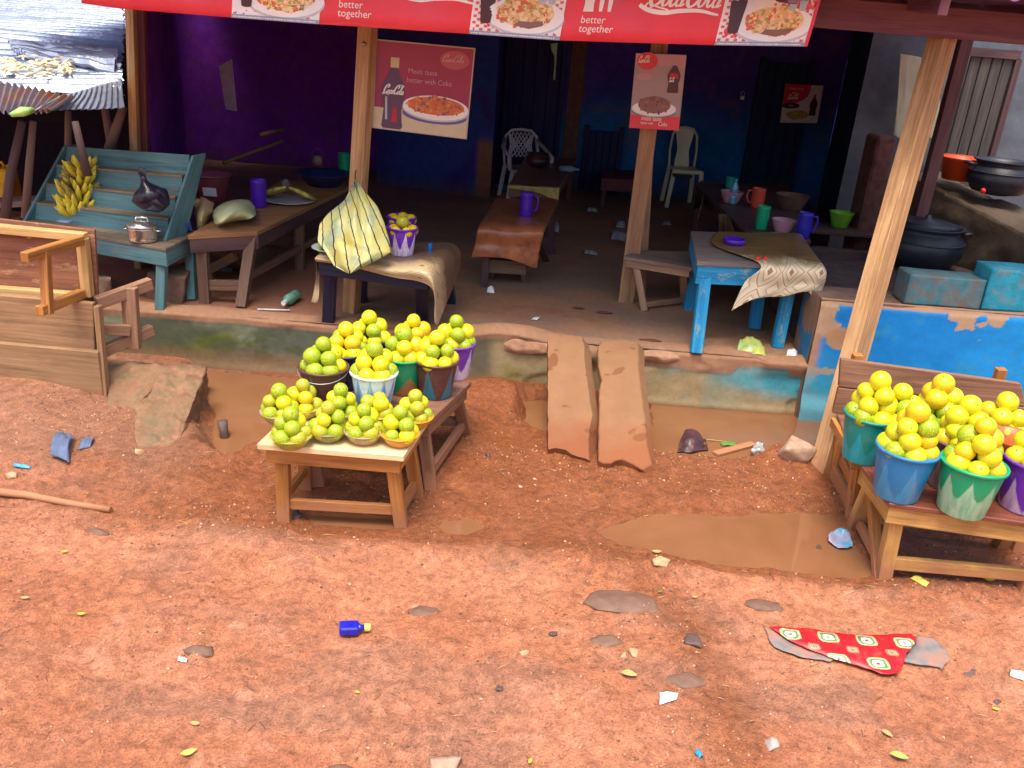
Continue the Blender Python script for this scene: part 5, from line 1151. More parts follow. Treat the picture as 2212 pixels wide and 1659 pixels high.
# ================================================================ CONCRETE RAMPS and BLOCKS
MCON = None
def slabmat(name, c, wetc, seed):
    m, t, b = _mat(name); co = coord(t); n1 = noise(t, co, 6, 6, .65); col = ramp(t, n1, [(.3, tuple(v*.82 for v in c)), (.7, c)])
    tc = coord(t, 'Generated'); s = t.nodes.new('ShaderNodeSeparateXYZ'); t.links.new(tc, s.inputs[0])
    ad = t.nodes.new('ShaderNodeMath'); ad.operation = 'MULTIPLY_ADD'; t.links.new(noise(t, co, 5, 4), ad.inputs[0]); ad.inputs[1].default_value = -.35; t.links.new(s.outputs[2], ad.inputs[2])
    col = mixc(t, ramp(t, ad.outputs[0], [(.08, (1, 1, 1)), (.26, (0, 0, 0))]), col, wetc)
    mp = t.nodes.new('ShaderNodeMapping'); mp.inputs['Location'].default_value = (seed, 0, seed); t.links.new(co, mp.inputs[0])
    n3 = noise(t, mp.outputs[0], 7.5, 2, .4, .4); col = mixc(t, ramp(t, n3, [(.64, (0, 0, 0)), (.67, (.75,)*3)]), col, tuple(v*.7 for v in wetc))
    t.links.new(col, b.inputs['Base Color']); b.inputs['Roughness'].default_value = .85; b.inputs['Specular IOR Level'].default_value = .2; bump(t, b, noise(t, co, 45, 6, .7), .5, .006); return m
def ramp_slab(outline, rightedge, name, label, mat, th):
    """outline px list (top edge points first lie on platform rim), interpolated between the rim line and the ground line"""
    ytop = min(v for _, v in outline); ybot = max(v for _, v in outline)
    A = Y(1290, ytop, 5.17); B = on(1290, ybot, .03); n = (Vector((1, 0, 0))).cross(A-B).normalized()   # facing up/forward
    n = n if n.z > 0 else -n; n = Vector((0, n.y, n.z)).normalized()
    def pp(u, v): d = ray(u, v); return CC+d*((A-CC).dot(n)/d.dot(n))
    P = [pp(u, v) for u, v in outline]
    # subdivide outline for a worn edge
    Q = []; rr = random.Random(len(P)+int(ytop))
    for i in range(len(P)):
        a, b = P[i], P[(i+1) % len(P)]; k = max(1, int((b-a).length/.035))
        for j in range(k):
            p = a.lerp(b, j/k); Q.append(p+Vector((rr.uniform(-.0025, .0025), 0, 0))+(A-B).normalized()*rr.uniform(-.003, .003))
    mb = MB(); b0 = 0; N_ = len(Q); cx_ = sum(q.x for q in Q)/N_; mb.v = Q+[q-n*th+Vector((.055 if q.x > cx_+.05 else 0, 0, 0)) for q in Q]
    dd = (A-B).normalized()
    P2 = [Vector((q.x, (q-B).dot(dd), 0)) for q in Q]
    tris = tessellate_polygon([P2])
    for t_ in tris: mb.face(t_); mb.face([k+N_ for k in t_][::-1])
    for i in range(N_): j = (i+1) % N_; mb.face((i, i+N_, j+N_, j))
    o = mb.build(name, mat, bev=.006); tag(o, label, 'slab'); return o
ramp_slab([(1184, 971), (1184, 720), (1256, 727), (1262, 745), (1262, 775), (1279, 895), (1270, 950), (1273, 995), (1262, 990), (1235, 982), (1222, 972), (1200, 968)][::-1], None, 'ramp_slab', 'narrower clay coloured slab leaning on the platform with footprints, left of the pair', slabmat('slab_left', (.30, .155, .078), (.25, .09, .042), 1.3), .075)
ramp_slab([(1293, 994), (1295, 845), (1300, 820), (1293, 790), (1291, 750), (1300, 738), (1340, 736), (1362, 742), (1378, 738), (1378, 785), (1385, 850), (1392, 900), (1398, 960), (1407, 1003), (1386, 1014), (1368, 1003), (1345, 992), (1330, 994), (1318, 1000), (1303, 1000)][::-1], None, 'ramp_slab', 'wider clay coloured slab with notched foot leaning on the platform, right of the pair', slabmat('slab_right', (.30, .155, .078), (.27, .10, .045), 4.2), .07)
MCHK = plain('broken_concrete', (.28, .14, .078), .9, var=.45, bmp=1.0, scale=9, dirt=(.16, .115, .06), dirt_amt=.5)
g = on(330, 975); yb_ = 4.72
P = YP([(228, 782), (405, 796), (228, 850), (405, 862)], [4.70]*4)+YP([(232, 778), (372, 788), (443, 795)], [5.0, 5.0, 4.95])+[on(236, 900, -.05), on(420, 905, -.05)]
tag(rockmesh(P, .026, 5, 9, 21).build('broken_concrete', MCHK), 'long low broken concrete ledge behind the tipped planks by the ditch', 'concrete')
P = YP([(352, 812), (400, 796), (444, 795), (300, 865), (318, 845)], [4.55, 4.62, 4.7, 4.28, 4.36])+[on(287, 985, -.03), on(378, 968, -.03), on(452, 885, -.06), on(440, 905, -.06), on(300, 930, -.03)]
tag(rockmesh(P, .034, 5, 9, 22).build('broken_concrete', MCHK), 'upright lump of broken concrete leaning forward beside the ditch', 'concrete')
# clay lumps on the rim
for (u, v, rx, hh, lb, sd_) in ((1140, 748, .22, .07, 'rough clay lump on the platform rim left of the ramp slabs', 3), (1420, 772, .17, .05, 'small clay lump on the platform rim right of the ramp slabs', 6)):
    p = Y(u, v, 5.33)
    tag(lump((p.x, 5.36, .27), rx, .08, hh, sd_, .014, 2, 12).build('clay_lump', plain('rim_clay', (.46, .25, .15), .9, var=.25, bmp=.9)), lb, 'clay lump')
MROCK = plain('pale_rock', (.42, .27, .19), .85, var=.25, bmp=.7, scale=20); MROCKD = plain('dark_rock', (.11, .07, .06), .6, var=.3, bmp=.6); MROCKO = plain('ochre_rock', (.52, .32, .17), .8, var=.2, bmp=.5)
def rock(u, v, r, label, mat, flat=.6, seed=0, name='stone', dz=0): 
    p = on(u, v); o = randrock((p.x, p.y, p.z+r*flat*.25+dz), r, flat, seed).build(name, mat); return tag(o, label, 'stone')
rock(1716, 975, .12, 'round pale boulder beside the foot of the big leaning post', MROCK, .7, 5)
rock(965, 1655, .07, 'half buried pale stone at the bottom edge of the photo', MROCK, .35, 6)
rock(2098, 1448, .036, 'dark wet oval stone right of the red patterned scrap', MROCKD, .4, 7)
rock(2155, 1518, .018, 'small dark chip below the dark wet oval stone', MROCKD, .6, 8)
rock(1370, 1408, .034, 'ochre stone above the folded brown leaf', MROCKO, .55, 9)
rock(1347, 1418, .017, 'small round yellow stone left of the ochre stone', MROCKO, .8, 10)
rock(1133, 1412, .020, 'pale yellow stone on the open red soil left of the folded leaf', MROCKO, .6, 11)
rock(1430, 1218, .050, 'flat tan stone lying at the edge of the puddle', MROCKO, .35, 12)
rock(1497, 1386, .045, 'dark flat clod right of the ochre stone', MROCKD, .35, 13)
rock(1665, 1610, .032, 'grey white stone near the bottom right', plain('grey_rock', (.42, .36, .33), .8), .7, 14)
rock(640, 1115, .030, 'dark stone beside the left leg of the pale low table', MROCKD, .9, 15)
rock(1054, 985, .022, 'dark pebble on the mud left of the ramp slabs', MROCKD, .8, 16)
rock(25, 1030, .030, 'ochre lump near the left edge beside the blue scrap', MROCKO, .6, 17)
rock(1768, 1190, .022, 'small brown lump standing in the puddle', MROCKD, .8, 18, dz=.012)
rock(1195, 1372, .020, 'dark red pebble on the open soil above the pale yellow stone', MROCKD, .7, 19)
rock(1077, 1490, .020, 'dark grey chip in the lower middle of the soil', MROCKD, .6, 20)
rock(300, 978, .030, 'ochre chip at the foot of the concrete lump', MROCKO, .6, 24)
for k, (u, v) in enumerate(((1124, 1052), (1155, 1035), (1154, 1049))): rock(u, v, .013, ('leftmost', 'upper', 'lower right')[k]+' of three tiny pale pink stones on the wet mud', plain('pink_pebble', (.62, .38, .28), .7), .6, 30+k)
for k, (u, v, r, fl2_) in enumerate(((1345, 1298, .17, .07), (1310, 1385, .08, .10), (1650, 1308, .09, .08), (925, 1320, .08, .06), (210, 1150, .06, .12), (735, 1665, .05, .1), (430, 1405, .06, .10), (1480, 1470, .09, .10))):
    p = on(u, v); tag(lump((p.x, p.y, p.z-.006), r, r*.5, .014+r*fl2_, 70+k, .006, 2, 16).build('flat_stone', plain('grey_brown_outcrop', (.17, .092, .06), .6, var=.25, bmp=.6)), ('big flat grey outcrop', 'narrow grey outcrop below the big flat one', 'thin grey outcrop right of the big flat one', 'faint grey outcrop above the blue bottle', 'flat grey outcrop at the upper left near the pole', 'low clod at the bottom of the soil', 'grey outcrop at the left of the soil', 'flat wet outcrop by the foil packet')[k]+' level with the red soil', 'stone')
# ================================================================ BUCKETS, BOWLS AND ORANGES
OM = {'yellow': orangemat('orange_yellow', (.60, .58, .012), (.80, .66, .015)), 'greenish': orangemat('orange_greenish', (.15, .31, .015), (.52, .55, .02)), 'ripe': orangemat('orange_ripe', (.74, .42, .01), (.80, .60, .015)), 'bruised': orangemat('orange_bruised', (.30, .33, .02), (.56, .50, .03), (.20, .10, .02))}
OS = {}
for k, m in OM.items():
    t = thing('orange', 'x', 'orange')
    mb = MB(); prof = []
    for i in range(19):
        a = math.pi*i/18; r = math.sin(a)*1.0; z = -math.cos(a)*.96
        if i >= 17: z -= .035*(i-16)
        prof.append((max(r, 1e-6), z))
    mb.lathe(prof, (0, 0, 0), 28)
    pe = mb.build('peel', m); pe.location = (0, 0, 0); pe.parent = t
    # lathe origin: build() moved verts, restore centre
    pe.data.transform(Matrix.Translation((0, 0, -.96+.0)))
    c = MB().lathe([(0.0, .915), (.07, .935), (.06, .965), (0, .97)], (0, 0, 0), 8).build('stem_scar', plain('stem_green', (.16, .16, .04), .7)); c.data.transform(Matrix.Translation(c.location)); c.location = (0, 0, 0); c.parent = t
    OS[k] = t
_first = set()
DIRS = ['front', 'front right', 'right', 'back right', 'back', 'back left', 'left', 'front left']
def put_orange(p, r, kind, label, group, rr):
    s = OS[kind]
    if kind in _first: s = copy_tree(s)
    else: _first.add(kind)
    s.location = p; s.scale = (r, r, r); s.rotation_euler = (rr.uniform(-1.2, .9), rr.uniform(-1, 1), rr.uniform(0, 6.28))
    tag(s, label, 'orange', group)
def pile(c, rimr, zr, r, tiers, where, rr, mix, group, rot=0.0, vis=True, extra=None):
    placed = []
    names = ['bottom', 'second', 'third', 'fourth', 'fifth']
    nt_ = len(tiers)
    for ti, n in enumerate(tiers):
        off = rot+ti*.55
        for k in range(n):
            if n == 1: x = y = 0
            else:
                R0 = {2: .95, 3: 1.12, 4: 1.36, 5: 1.62, 6: 1.78, 7: 2.12}[n]*r
                a = off+2*math.pi*k/n; x = R0*math.cos(a)+rr.uniform(-.09, .09)*r; y = R0*math.sin(a)+rr.uniform(-.09, .09)*r
            R0 = min(R0, rimr-r*.92); x = R0*math.cos(a)+rr.uniform(-.06, .06)*r if n > 1 else 0; y = R0*math.sin(a)+rr.uniform(-.06, .06)*r if n > 1 else 0
            rk = r*rr.uniform(.90, 1.10); z = zr+r*((.22, 1.60, 2.95) if nt_ < 4 else (.22, 1.42, 2.62, 3.9))[ti]+rr.uniform(-.07, .07)*r
            placed.append((x, y, z, rk))
            kind = rr.choices(list(mix), list(mix.values()))[0]
            if n == 1: lb = f'{kind} orange topmost on the pile in {where}'
            else:
                an = math.atan2(x, -y); dn_ = DIRS[int(round(an/(math.pi/4))) % 8]; lb = f'{kind} orange, {dn_} of {names[ti]} layer, in {where}'
            put_orange(c+Vector((x, y, z)), rk, kind, lb, group, rr)
    return placed
MIXB = {'yellow': 5, 'greenish': 4, 'ripe': 1}; MIXW = {'greenish': 6, 'bruised': 3, 'yellow': 3}; MIXR = {'yellow': 7, 'greenish': 2, 'ripe': 2}
# bowls on the low table
MBW = [plain('olive_plastic', (.36, .32, .06), .35, .5, var=.15, trans=.0), plain('olive_dark_plastic', (.22, .22, .07), .35, .5, var=.15), plain('brown_clear_plastic', (.36, .26, .14), .35, .5, var=.15), plain('amber_plastic', (.58, .27, .03), .35, .5, var=.15)]
def bowl(c, r, mat, label, group='small plastic bowls on the low table'):
    t = thing('plastic_bowl', label, 'bowl', c, group); h = .052
    part('bowl_wall', MB().lathe([(r*.62, 0), (r*.66, .004), (r*.80, h*.35), (r*.93, h*.75), (r*.97, h*.93), (r*.93, h*.93), (r*.88, h*.7), (r*.75, h*.3), (r*.6, .008), (0, .008)], c, 40), mat, t)
    part('rim', MB().lathe([(r*.96, h*.92), (r*1.03, h*.94), (r*1.04, h), (r*1.0, h*1.03), (r*.95, h*.98)], c, 40), mat, t); return t
bowls = [((629, 940), 0, 'the olive bowl at the front left corner', 'olive plastic bowl at the front left corner of the pale table', (6, 3, 1)), ((709, 925), 1, 'the dark olive front bowl', 'dark olive plastic bowl second from the left in the front row', (6, 3, 1)), ((786, 930), 2, 'the brown front bowl', 'clear brown plastic bowl third from the left in the front row', (6, 3, 1)), ((864, 935), 3, 'the amber front bowl', 'amber plastic bowl at the front right corner of the pale table', (6, 3, 1)),
         ((604, 888), 2, 'the leftmost back bowl', 'pale brown plastic bowl at the back left corner of the pale table', (6, 3, 1)), ((655, 876), 0, 'the back bowl with the bruised pile', 'olive plastic bowl second from the left in the back row', (6, 3, 1)), ((736, 886), 1, 'the middle back bowl', 'dark olive plastic bowl in the middle of the back row', (6, 3, 1)), ((812, 890), 0, 'the low back bowl behind the brown one', 'olive plastic bowl behind the clear brown one', (6, 3)), ((896, 898), 3, 'the back right bowl', 'amber plastic bowl at the back right corner of the pale table', (6, 3, 1))]
for i, ((u, v), mi_, where, lb, tr) in enumerate(bowls):
    p = Z(u, v, TZ+.052); c = Vector((p.x, p.y+.0, TZ+.002)); rr = random.Random(100+i); tr = (5, 3, 1) if i != 7 else (5, 3)
    bowl(c, .088, MBW[mi_], lb); pile(c, .088, .047, .0355, tr, where, rr, MIXW if i != 5 else {'bruised': 4, 'ripe': 2, 'yellow': 1}, 'oranges piled in small bowls', rr.random()*3)
def bucket(c, r, h, mat, label, group, handle=True, rib=True, tilt=(0, 0)):
    t = thing('bucket', label, 'bucket', c, group); rb = r*.74
    part('bucket_wall', MB().lathe([(rb*.96, 0), (rb, .006), (rb+(r-rb)*.93, h*.93), (r*.985, h*.97), (r*.95, h*.97), (rb+(r-rb)*.9-.006, h*.9), (rb-.004, .012), (0, .012)], c, 56), mat, t)
    part('rim', MB().lathe([(r*.975, h*.925), (r*1.045, h*.93), (r*1.06, h*.975), (r*1.03, h), (r*.97, h*.985), (r*.955, h*.95)], c, 56), mat, t)
    if handle:
        hp = [c+Vector((r*1.05*math.cos(a)*1.0, -r*1.05*math.sin(a), h*.93-.035*math.sin(a))) for a in np.linspace(.05, 3.09, 22)]
        wh = part('wire_handle', MB().tube(hp, .0022, 6), plain('handle_wire', (.45, .42, .4), .35, metal=.7), t)
        for s in (-1, 1): part('handle_lug', MB().ball(c+Vector((s*r*1.04, 0, h*.90)), .009), mat, wh)
    return t
MBR = bucketmat('brown_marbled', (.10, .038, .032), (.0, .20, .28), .0, .19, 5, (.2, .13, .1)); MLB = bucketmat('white_blue_marbled', (.74, .84, .92), (.10, .34, .76), .10, .10, 10); MGR = bucketmat('green_orange_marbled', (.0, .30, .13), (.50, .14, .03), .02, .10, 3)
MPU = bucketmat('purple_white_marbled', (.16, .035, .42), (.75, .68, .85), .06, .14, 6); MDB = bucketmat('navy_plastic', (.01, .02, .10), (.02, .04, .16), .05, .05, 5); MLBT = bucketmat('smoky_blue_plastic', (.08, .18, .28), (.12, .26, .36), .05, .05, 5)
BH = .20; LB = [((699, 790), MBR, 'brown bucket at the front left', 'brown marbled bucket at the front left of the bench', (7, 5, 1), .118), ((808, 801), MLB, 'light blue and white bucket', 'light blue and white marbled bucket in the middle of the front row', (7, 4, 1), .112), ((943, 775), MBR, 'brown and teal bucket', 'brown bucket with teal flames at the right end of the bench', (7, 4, 1), .112),
      ((747, 756), MDB, 'navy bucket', 'navy bucket half hidden behind the front left brown bucket', (7, 4, 1), .112), ((872, 766), MGR, 'green bucket', 'green bucket with orange streak behind the light blue one', (7, 4, 1), .112), ((984, 738), MPU, 'purple and white bucket', 'purple and white marbled bucket at the back right', (7, 4, 1), .108),
      ((797, 728), MDB, 'back left dark bucket', 'dark bucket hidden in the back row on the left', (7, 4, 1), .112), ((892, 735), MLBT, 'smoky blue bucket', 'smoky blue bucket in the back row in the middle', (7, 4, 1), .112)]
for i, ((u, v), m, where, lb, tr, r) in enumerate(LB):
    p = Z(u, v, T2Z+BH); c = Vector((p.x, p.y, T2Z+.002)); rr = random.Random(200+i)
    tr = (6, 4, 1)
    bucket(c, r, BH, m, lb, 'buckets of oranges on the dark bench', handle=i == 0); pile(c, r, BH-.012, .0415, tr, 'the '+where, rr, MIXB, 'oranges piled in buckets on the dark bench', rr.random()*3)
MTQ = bucketmat('teal_plastic', (.0, .25, .22), (.0, .40, .48), .07, .10, 7); MLV = bucketmat('lavender_plastic', (.22, .10, .36), (.35, .22, .5), .05, .05, 5); MBU = bucketmat('blue_scuffed_plastic', (.01, .20, .46), (.05, .30, .55), .04, .16, 6, (.30, .30, .28)); MPD = bucketmat('deep_purple_plastic', (.06, .01, .24), (.1, .03, .3), .05, .05, 5)
MCLR = bucketmat('smoky_clear_plastic', (.12, .09, .09), (.3, .26, .28), .05, .1, 6); MGN = bucketmat('green_white_marbled', (.0, .34, .15), (.35, .62, .42), .10, .10, 8); MPW = bucketmat('violet_white_marbled', (.13, .02, .45), (.62, .5, .75), .03, .14, 6)
RZ = .42; RH = .235
RB = [((1884, 893), MTQ, 'teal bucket', 'teal bucket at the left end of the backed bench', (7, 5, 1), .120), ((1936, 900), MLV, 'lavender bucket', 'lavender bucket squeezed between the teal and blue ones', (7, 4, 1), .112), ((2018, 900), MPD, 'deep purple bucket', 'deep purple bucket behind the blue one', (7, 5, 1), .115),
      ((2075, 948), MCLR, 'smoky clear bucket', 'smoky clear bucket behind the green one', (7, 5, 1), .115), ((2160, 920), MPD, 'dark bucket at the far right', 'dark purple bucket behind the orange bowl', (7, 5, 1), .115), ((1962, 966), MBU, 'scuffed blue bucket', 'scuffed blue bucket with grey smears at the front left of the polished table', (7, 5, 3, 1), .126), ((2106, 998), MGN, 'green and white bucket', 'green and white marbled bucket at the front of the polished table', (7, 5, 3, 1), .128), ((2240, 992), MPW, 'violet bucket', 'violet and white marbled bucket at the right edge of the photo', (7, 4, 1), .126)]
for i, ((u, v), m, where, lb, tr, r) in enumerate(RB):
    p = Z(u, v, RZ+RH); c = Vector((p.x, p.y, RZ+.002)); rr = random.Random(300+i)
    bucket(c, r, RH, m, lb, 'buckets of oranges at the right stall', handle=False); tr = (6, 4, 3, 1) if i in (0, 2, 3, 5, 6) else (6, 4, 1)
    pile(c, r, RH-.014, .0455, tr, 'the '+where, rr, MIXR, 'oranges piled in buckets at the right stall', rr.random()*3)
# orange basin between the buckets
p = Z(2192, 950, RZ+RH+.04); t = thing('plastic_basin', 'empty orange brown plastic bowl between the green and violet buckets', 'basin', (p.x, p.y+.04, RZ+.002)); MOB = plain('orange_brown_plastic', (.55, .13, .035), .35, var=.15)
part('basin_wall', MB().lathe([(.07, 0), (.085, .22), (.115, .27), (.12, .275), (.112, .27), (.08, .215), (.065, .02), (0, .02)], t.location, 40), MOB, t)
# buckets on the navy legged table
for i, ((u, v), zt, lb, n) in enumerate((((869, 493), .78, 'purple bucket with white flames under the loose oranges on the navy legged table', 4), ((867, 470), .78, 'purple bucket standing behind the white flamed one on the navy legged table', 4))):
    r, h = .098, .18; p = Z(u, v, zt+h); c = Vector((p.x, p.y, zt+.012)); bucket(c, r, h, bucketmat('purple_white_flames' if i == 0 else 'plain_purple_plastic', (.14, .02, .50), (.80, .74, .9), .055 if i == 0 else -.1, .12 if i == 0 else 0, 8), lb, 'purple buckets on the navy legged table', handle=False)
    rr = random.Random(400+i); pile(c, r, h-.035, .038, (5,) if i else (5, 1), 'the '+('rear' if i else 'front')+' purple bucket on the navy table', rr, {'bruised': 2, 'ripe': 2}, 'oranges in the purple buckets', .3)
# ================================================================ THINGS ON TABLES
def cup(c, r, h, mat, name, label, cat, handle=True, side=1, tilt=0):
    t = thing(name, label, cat, c)
    part('jug_body', MB().lathe([(r*.85, 0), (r*.88, .004), (r*.96, h*.5), (r*.92, h*.9), (r, h), (r*.94, h), (r*.86, h*.9), (r*.85, .01), (0, .01)], c, 32), mat, t)
    if handle: part('handle', MB().tube([c+Vector((side*r*.9, 0, h*.85)), c+Vector((side*r*1.5, 0, h*.85)), c+Vector((side*r*1.65, 0, h*.6)), c+Vector((side*r*1.45, 0, h*.3)), c+Vector((side*r*.9, 0, h*.22))], .008, 8), mat, t)
    return t
MPRP = plain('violet_plastic', (.085, .012, .42), .35, .5, var=.12); MGRP = plain('green_plastic', (.0, .36, .16), .35, .5, var=.12); MREP = plain('coral_plastic', (.62, .075, .045), .35, .5, var=.1); MPKP = plain('pink_plastic', (.55, .28, .36), .35, .5, var=.1); MBLP = plain('royal_blue_plastic', (.03, .02, .42), .35, .5, var=.1); MTLP = plain('sea_green_plastic', (.02, .36, .30), .35)
MBOW = plain('maroon_plastic', (.16, .035, .05), .4, .5, var=.15)
cup(Z(1135, 468, .812), .055, .19, MPRP, 'purple_jug', 'violet jug with handle on the copper covered table', 'jug')
cup(Z(560, 446, .805), .062, .20, MPRP, 'purple_jug', 'violet jug on the long table beside the plantains', 'jug', False)
p = Z(460, 432, .805); bucket(Vector((p.x, p.y, .805)), .14, .20, MBOW, 'maroon bucket with a small label on the end of the long table', None, False)
q = Vector((p.x-.02, p.y-.135, .86)); o = MB().slab([q+Vector((-.0, 0, 0)), q+Vector((.1, 0.005, 0)), q+Vector((.1, -.012, .065)), q+Vector((0, -.017, .065))], .002, down=(0, 1, 0)).build('paper_label', ink('label_grey', (.6, .62, .68))); bk = [o_ for o_ in bpy.data.objects if o_.get('label', '').startswith('maroon bucket')][0]; o.location = o.location-bk.location; o.parent = bk
cup(Z(743, 378, .805), .055, .20, MGRP, 'green_cup', 'green cup at the back end of the long table', 'cup', False)
p = Z(700, 400, .805); t = thing('basin', 'dark blue basin at the back end of the long table', 'basin', p); part('basin_wall', MB().lathe([(.13, 0), (.22, .10), (.24, .11), (.21, .10), (.12, .012), (0, .012)], p, 32), plain('navy_enamel', (.015, .03, .12), .35), t)
p = Z(686, 376, .80); t = thing('lantern', 'small red lantern behind the dark blue basin', 'lantern', p); ML = plain('red_tin', (.30, .03, .03), .4)
part('lantern_base', MB().lathe([(.07, 0), (.075, .03), (.05, .06), (.03, .08), (0, .08)], p, 20), ML, t); part('glass', MB().lathe([(.035, .08), (.05, .12), (.035, .17), (0, .17)], p, 16), plain('lamp_glass', (.3, .2, .2), .15), t); part('bail', MB().tube([p+Vector((.055*math.cos(a), 0, .14+.09*math.sin(a))) for a in np.linspace(0, 3.14, 12)], .004, 6), ML, t)
def dish(c, r, mat, name, label, cat='plate'):
    t = thing(name, label, cat, c); part('plate_body', MB().lathe([(r*.6, 0), (r*.65, .003), (r, .02), (r*.99, .024), (r*.6, .007), (0, .007)], c, 40), mat, t); return t
MENAM = plain('grey_enamel', (.5, .5, .52), .35)
BANY = plain('banana_yellow', (.82, .66, .06), .45, var=.15, scale=20, dirt=(.24, .15, .03), dirt_amt=.28); BANG = plain('plantain_green', (.20, .34, .04), .45, var=.25, scale=20, dirt=(.12, .10, .03), dirt_amt=.3); BANO = plain('ripe_plantain', (.56, .47, .08), .5, var=.3, scale=20, dirt=(.12, .07, .03), dirt_amt=.45)
def banana(mb, base, d, L, r, curl, m=0):
    d = Vector(d).normalized(); cu = Vector(curl); P = []; rad = []
    for k in range(9):
        t_ = k/8; P.append(Vector(base)+d*L*t_+cu*L*(t_*t_)*.45); rad.append(r*(.28+.72*math.sin(min(1, t_*1.25+.12)*math.pi*.5+0) if t_ < .75 else r and (.95-(t_-.75)*2.9)) if t_ < .75 else r*(.95-(t_-.75)*2.9))
    rad[-1] = r*.22; mb.tube(P, rad, 7, m)
# banana bunch on the rack
bc = Z(168, 478, .745); t = thing('banana_bunch', 'large bunch of yellow bananas standing against the teal stepped rack', 'bananas', bc)
ax0 = bc+Vector((0, .0, .02)); ax1 = bc+Vector((.02, .12, .36)); part('stalk', MB().tube([ax0, ax0.lerp(ax1, .5), ax1, ax1+Vector((.0, .03, .09))], [.028, .026, .022, .014], 8), BANO, t)
rr = random.Random(5)
for hnd in range(7):
    f = hnd/6; c = ax0.lerp(ax1, .02+f*.9); n = (13, 13, 12, 10, 9, 8, 5)[hnd]
    for k in range(n):
        a = -math.pi/2+(k/(n-1)-.5)*4.0+rr.uniform(-.1, .1); out = Vector((math.cos(a), math.sin(a), 0))
        mb = MB(); L = rr.uniform(.13, .165)*(1.05-.35*abs(f-.35)); banana(mb, c+out*.022, out*.8+Vector((0, 0, rr.uniform(.15, .55))), L, rr.uniform(.0165, .0205), Vector((-out.x*.5, -out.y*.5, 1.0))*.8)
        part('banana', mb, rr.choice((BANY, BANY, BANO)), t)
# plantains on a plate
bc = Z(625, 436, .805); dish(bc, .20, MENAM, 'enamel_plate', 'grey enamel plate under the plantains on the long table')
t = thing('plantain_hand', 'two hands of browning green plantains on the enamel plate', 'plantains', bc+Vector((0, 0, .03)))
for sx in (-1, 1):
    for k in range(8):
        mb = MB(); y0 = -.09+.022*k; banana(mb, bc+Vector((sx*.01, y0*.5, .12-.004*k)), (sx, y0*1.2, -.25), .20, .021, (0, 0, -.25)); part('plantain', mb, rr.choice((BANG, BANO, BANO)), t)
part('stalk', MB().lathe([(.03, 0), (.035, .03), (.02, .06), (0, .065)], bc+Vector((-.02, 0, .11)), 10), plain('stalk_brown', (.16, .12, .11), .8), t)
# green plantains on a plate hidden behind the striped bag
bc = Z(704, 548, .79); dish(bc+Vector((.03, .05, .012)), .13, MENAM, 'enamel_plate', 'enamel plate at the left corner of the navy legged table')
t = thing('plantain_hand', 'bright green plantains behind the yellow striped bag', 'plantains', bc+Vector((.0, .05, .03)))
for k in range(6): mb = MB(); banana(mb, bc+Vector((.06+.0*k, .03+.02*k, .16-.012*k)), (-.7, -.25+.06*k, -.5), .18, .024, (.5, 0, -.6)); part('plantain', mb, BANG, t)
# steel pot
c = Z(310, 520, .742); MST = plain('stainless', (.70, .68, .64), .2, .5, var=.05, metal=.9, bmp=.03); t = thing('steel_pot', 'shiny lidded stainless food flask on the teal table', 'pot', c)
part('pot_body', MB().lathe([(.075, 0), (.088, .006), (.09, .02), (.086, .03), (.092, .04), (.092, .082), (.096, .088), (.09, .09), (0, .09)], c, 40), MST, t); part('lid', MB().lathe([(.096, .09), (.094, .105), (.07, .125), (.03, .135), (0, .137)], c, 40), MST, t)
part('lid_handle', MB().tube([c+Vector((-.045, 0, .125)), c+Vector((-.035, 0, .152)), c+Vector((.035, 0, .152)), c+Vector((.045, 0, .125))], .006, 8), MST, t)
for s in (-1, 1): part('side_handle', MB().tube([c+Vector((s*.09, -.02, .075)), c+Vector((s*.12, -.015, .075)), c+Vector((s*.12, .015, .075)), c+Vector((s*.09, .02, .075))], .005, 8), MST, t)
# black bag with knot
def bagmesh(c, rx, ry, h, wr, seed, lean=0.0, nu=48, nv=30, pw=1.0):
    V = []
    for j in range(nv):
        v = j/(nv-1)
        for i in range(nu):
            a = 2*math.pi*i/nu; s = math.sin(math.pi*min(1, v*.97+.03))**.75 if v < .62 else (math.sin(math.pi*(.62*.97+.03))**.75)*(1-(v-.62)/.38)**1.1+.04
            q = 1+wr*(float(fbm(np.array([math.cos(a)*2.2+seed]), np.array([math.sin(a)*2.2+v*2]), seed, 3)[0])-.5)*2+wr*.35*math.sin(a*11+seed)*ss(.4, .9, v)
            V.append(c+Vector((rx*s*q*math.cos(a)+lean*v, ry*s*q*math.sin(a), h*v)))
    mb = MB(); mb.v = V
    for j in range(nv-1):
        for i in range(nu): k = (i+1) % nu; mb.face((j*nu+i, j*nu+k, (j+1)*nu+k, (j+1)*nu+i), None, 0, True)
    return mb
c = Z(330, 447, .945)+Vector((0, -.03, -.0)); MBAG = plain('black_film', (.022, .018, .035), .25, .6, var=.5, bmp=.5, scale=5); t = thing('black_bag', 'knotted black plastic bag resting on the teal stepped rack', 'bag', c)
part('bag_body', lump(c+Vector((.01, 0, .055)), .125, .09, .085, 5, .012, 3, 12, 60), MBAG, t); part('bag_neck', MB().tube([c+Vector((.01, 0, .06)), c+Vector((-.005, 0, .11)), c+Vector((-.025, 0, .15)), c+Vector((-.03, 0, .18))], [.105, .075, .032, .014], 16), MBAG, t); part('knot', MB().ball(c+Vector((-.03, 0, .18)), .02, sq=(1, .8, 1.2)), MBAG, t); part('bag_tail', patch([[c+Vector((-.04, 0, .18)), c+Vector((-.02, 0, .18))], [c+Vector((-.06, -.01, .22)), c+Vector((-.01, 0, .225))], [c+Vector((-.055, 0, .25)), c+Vector((-.02, .01, .25))]], 8, 8, .006, 4, 2), MBAG, t, solid=.003)
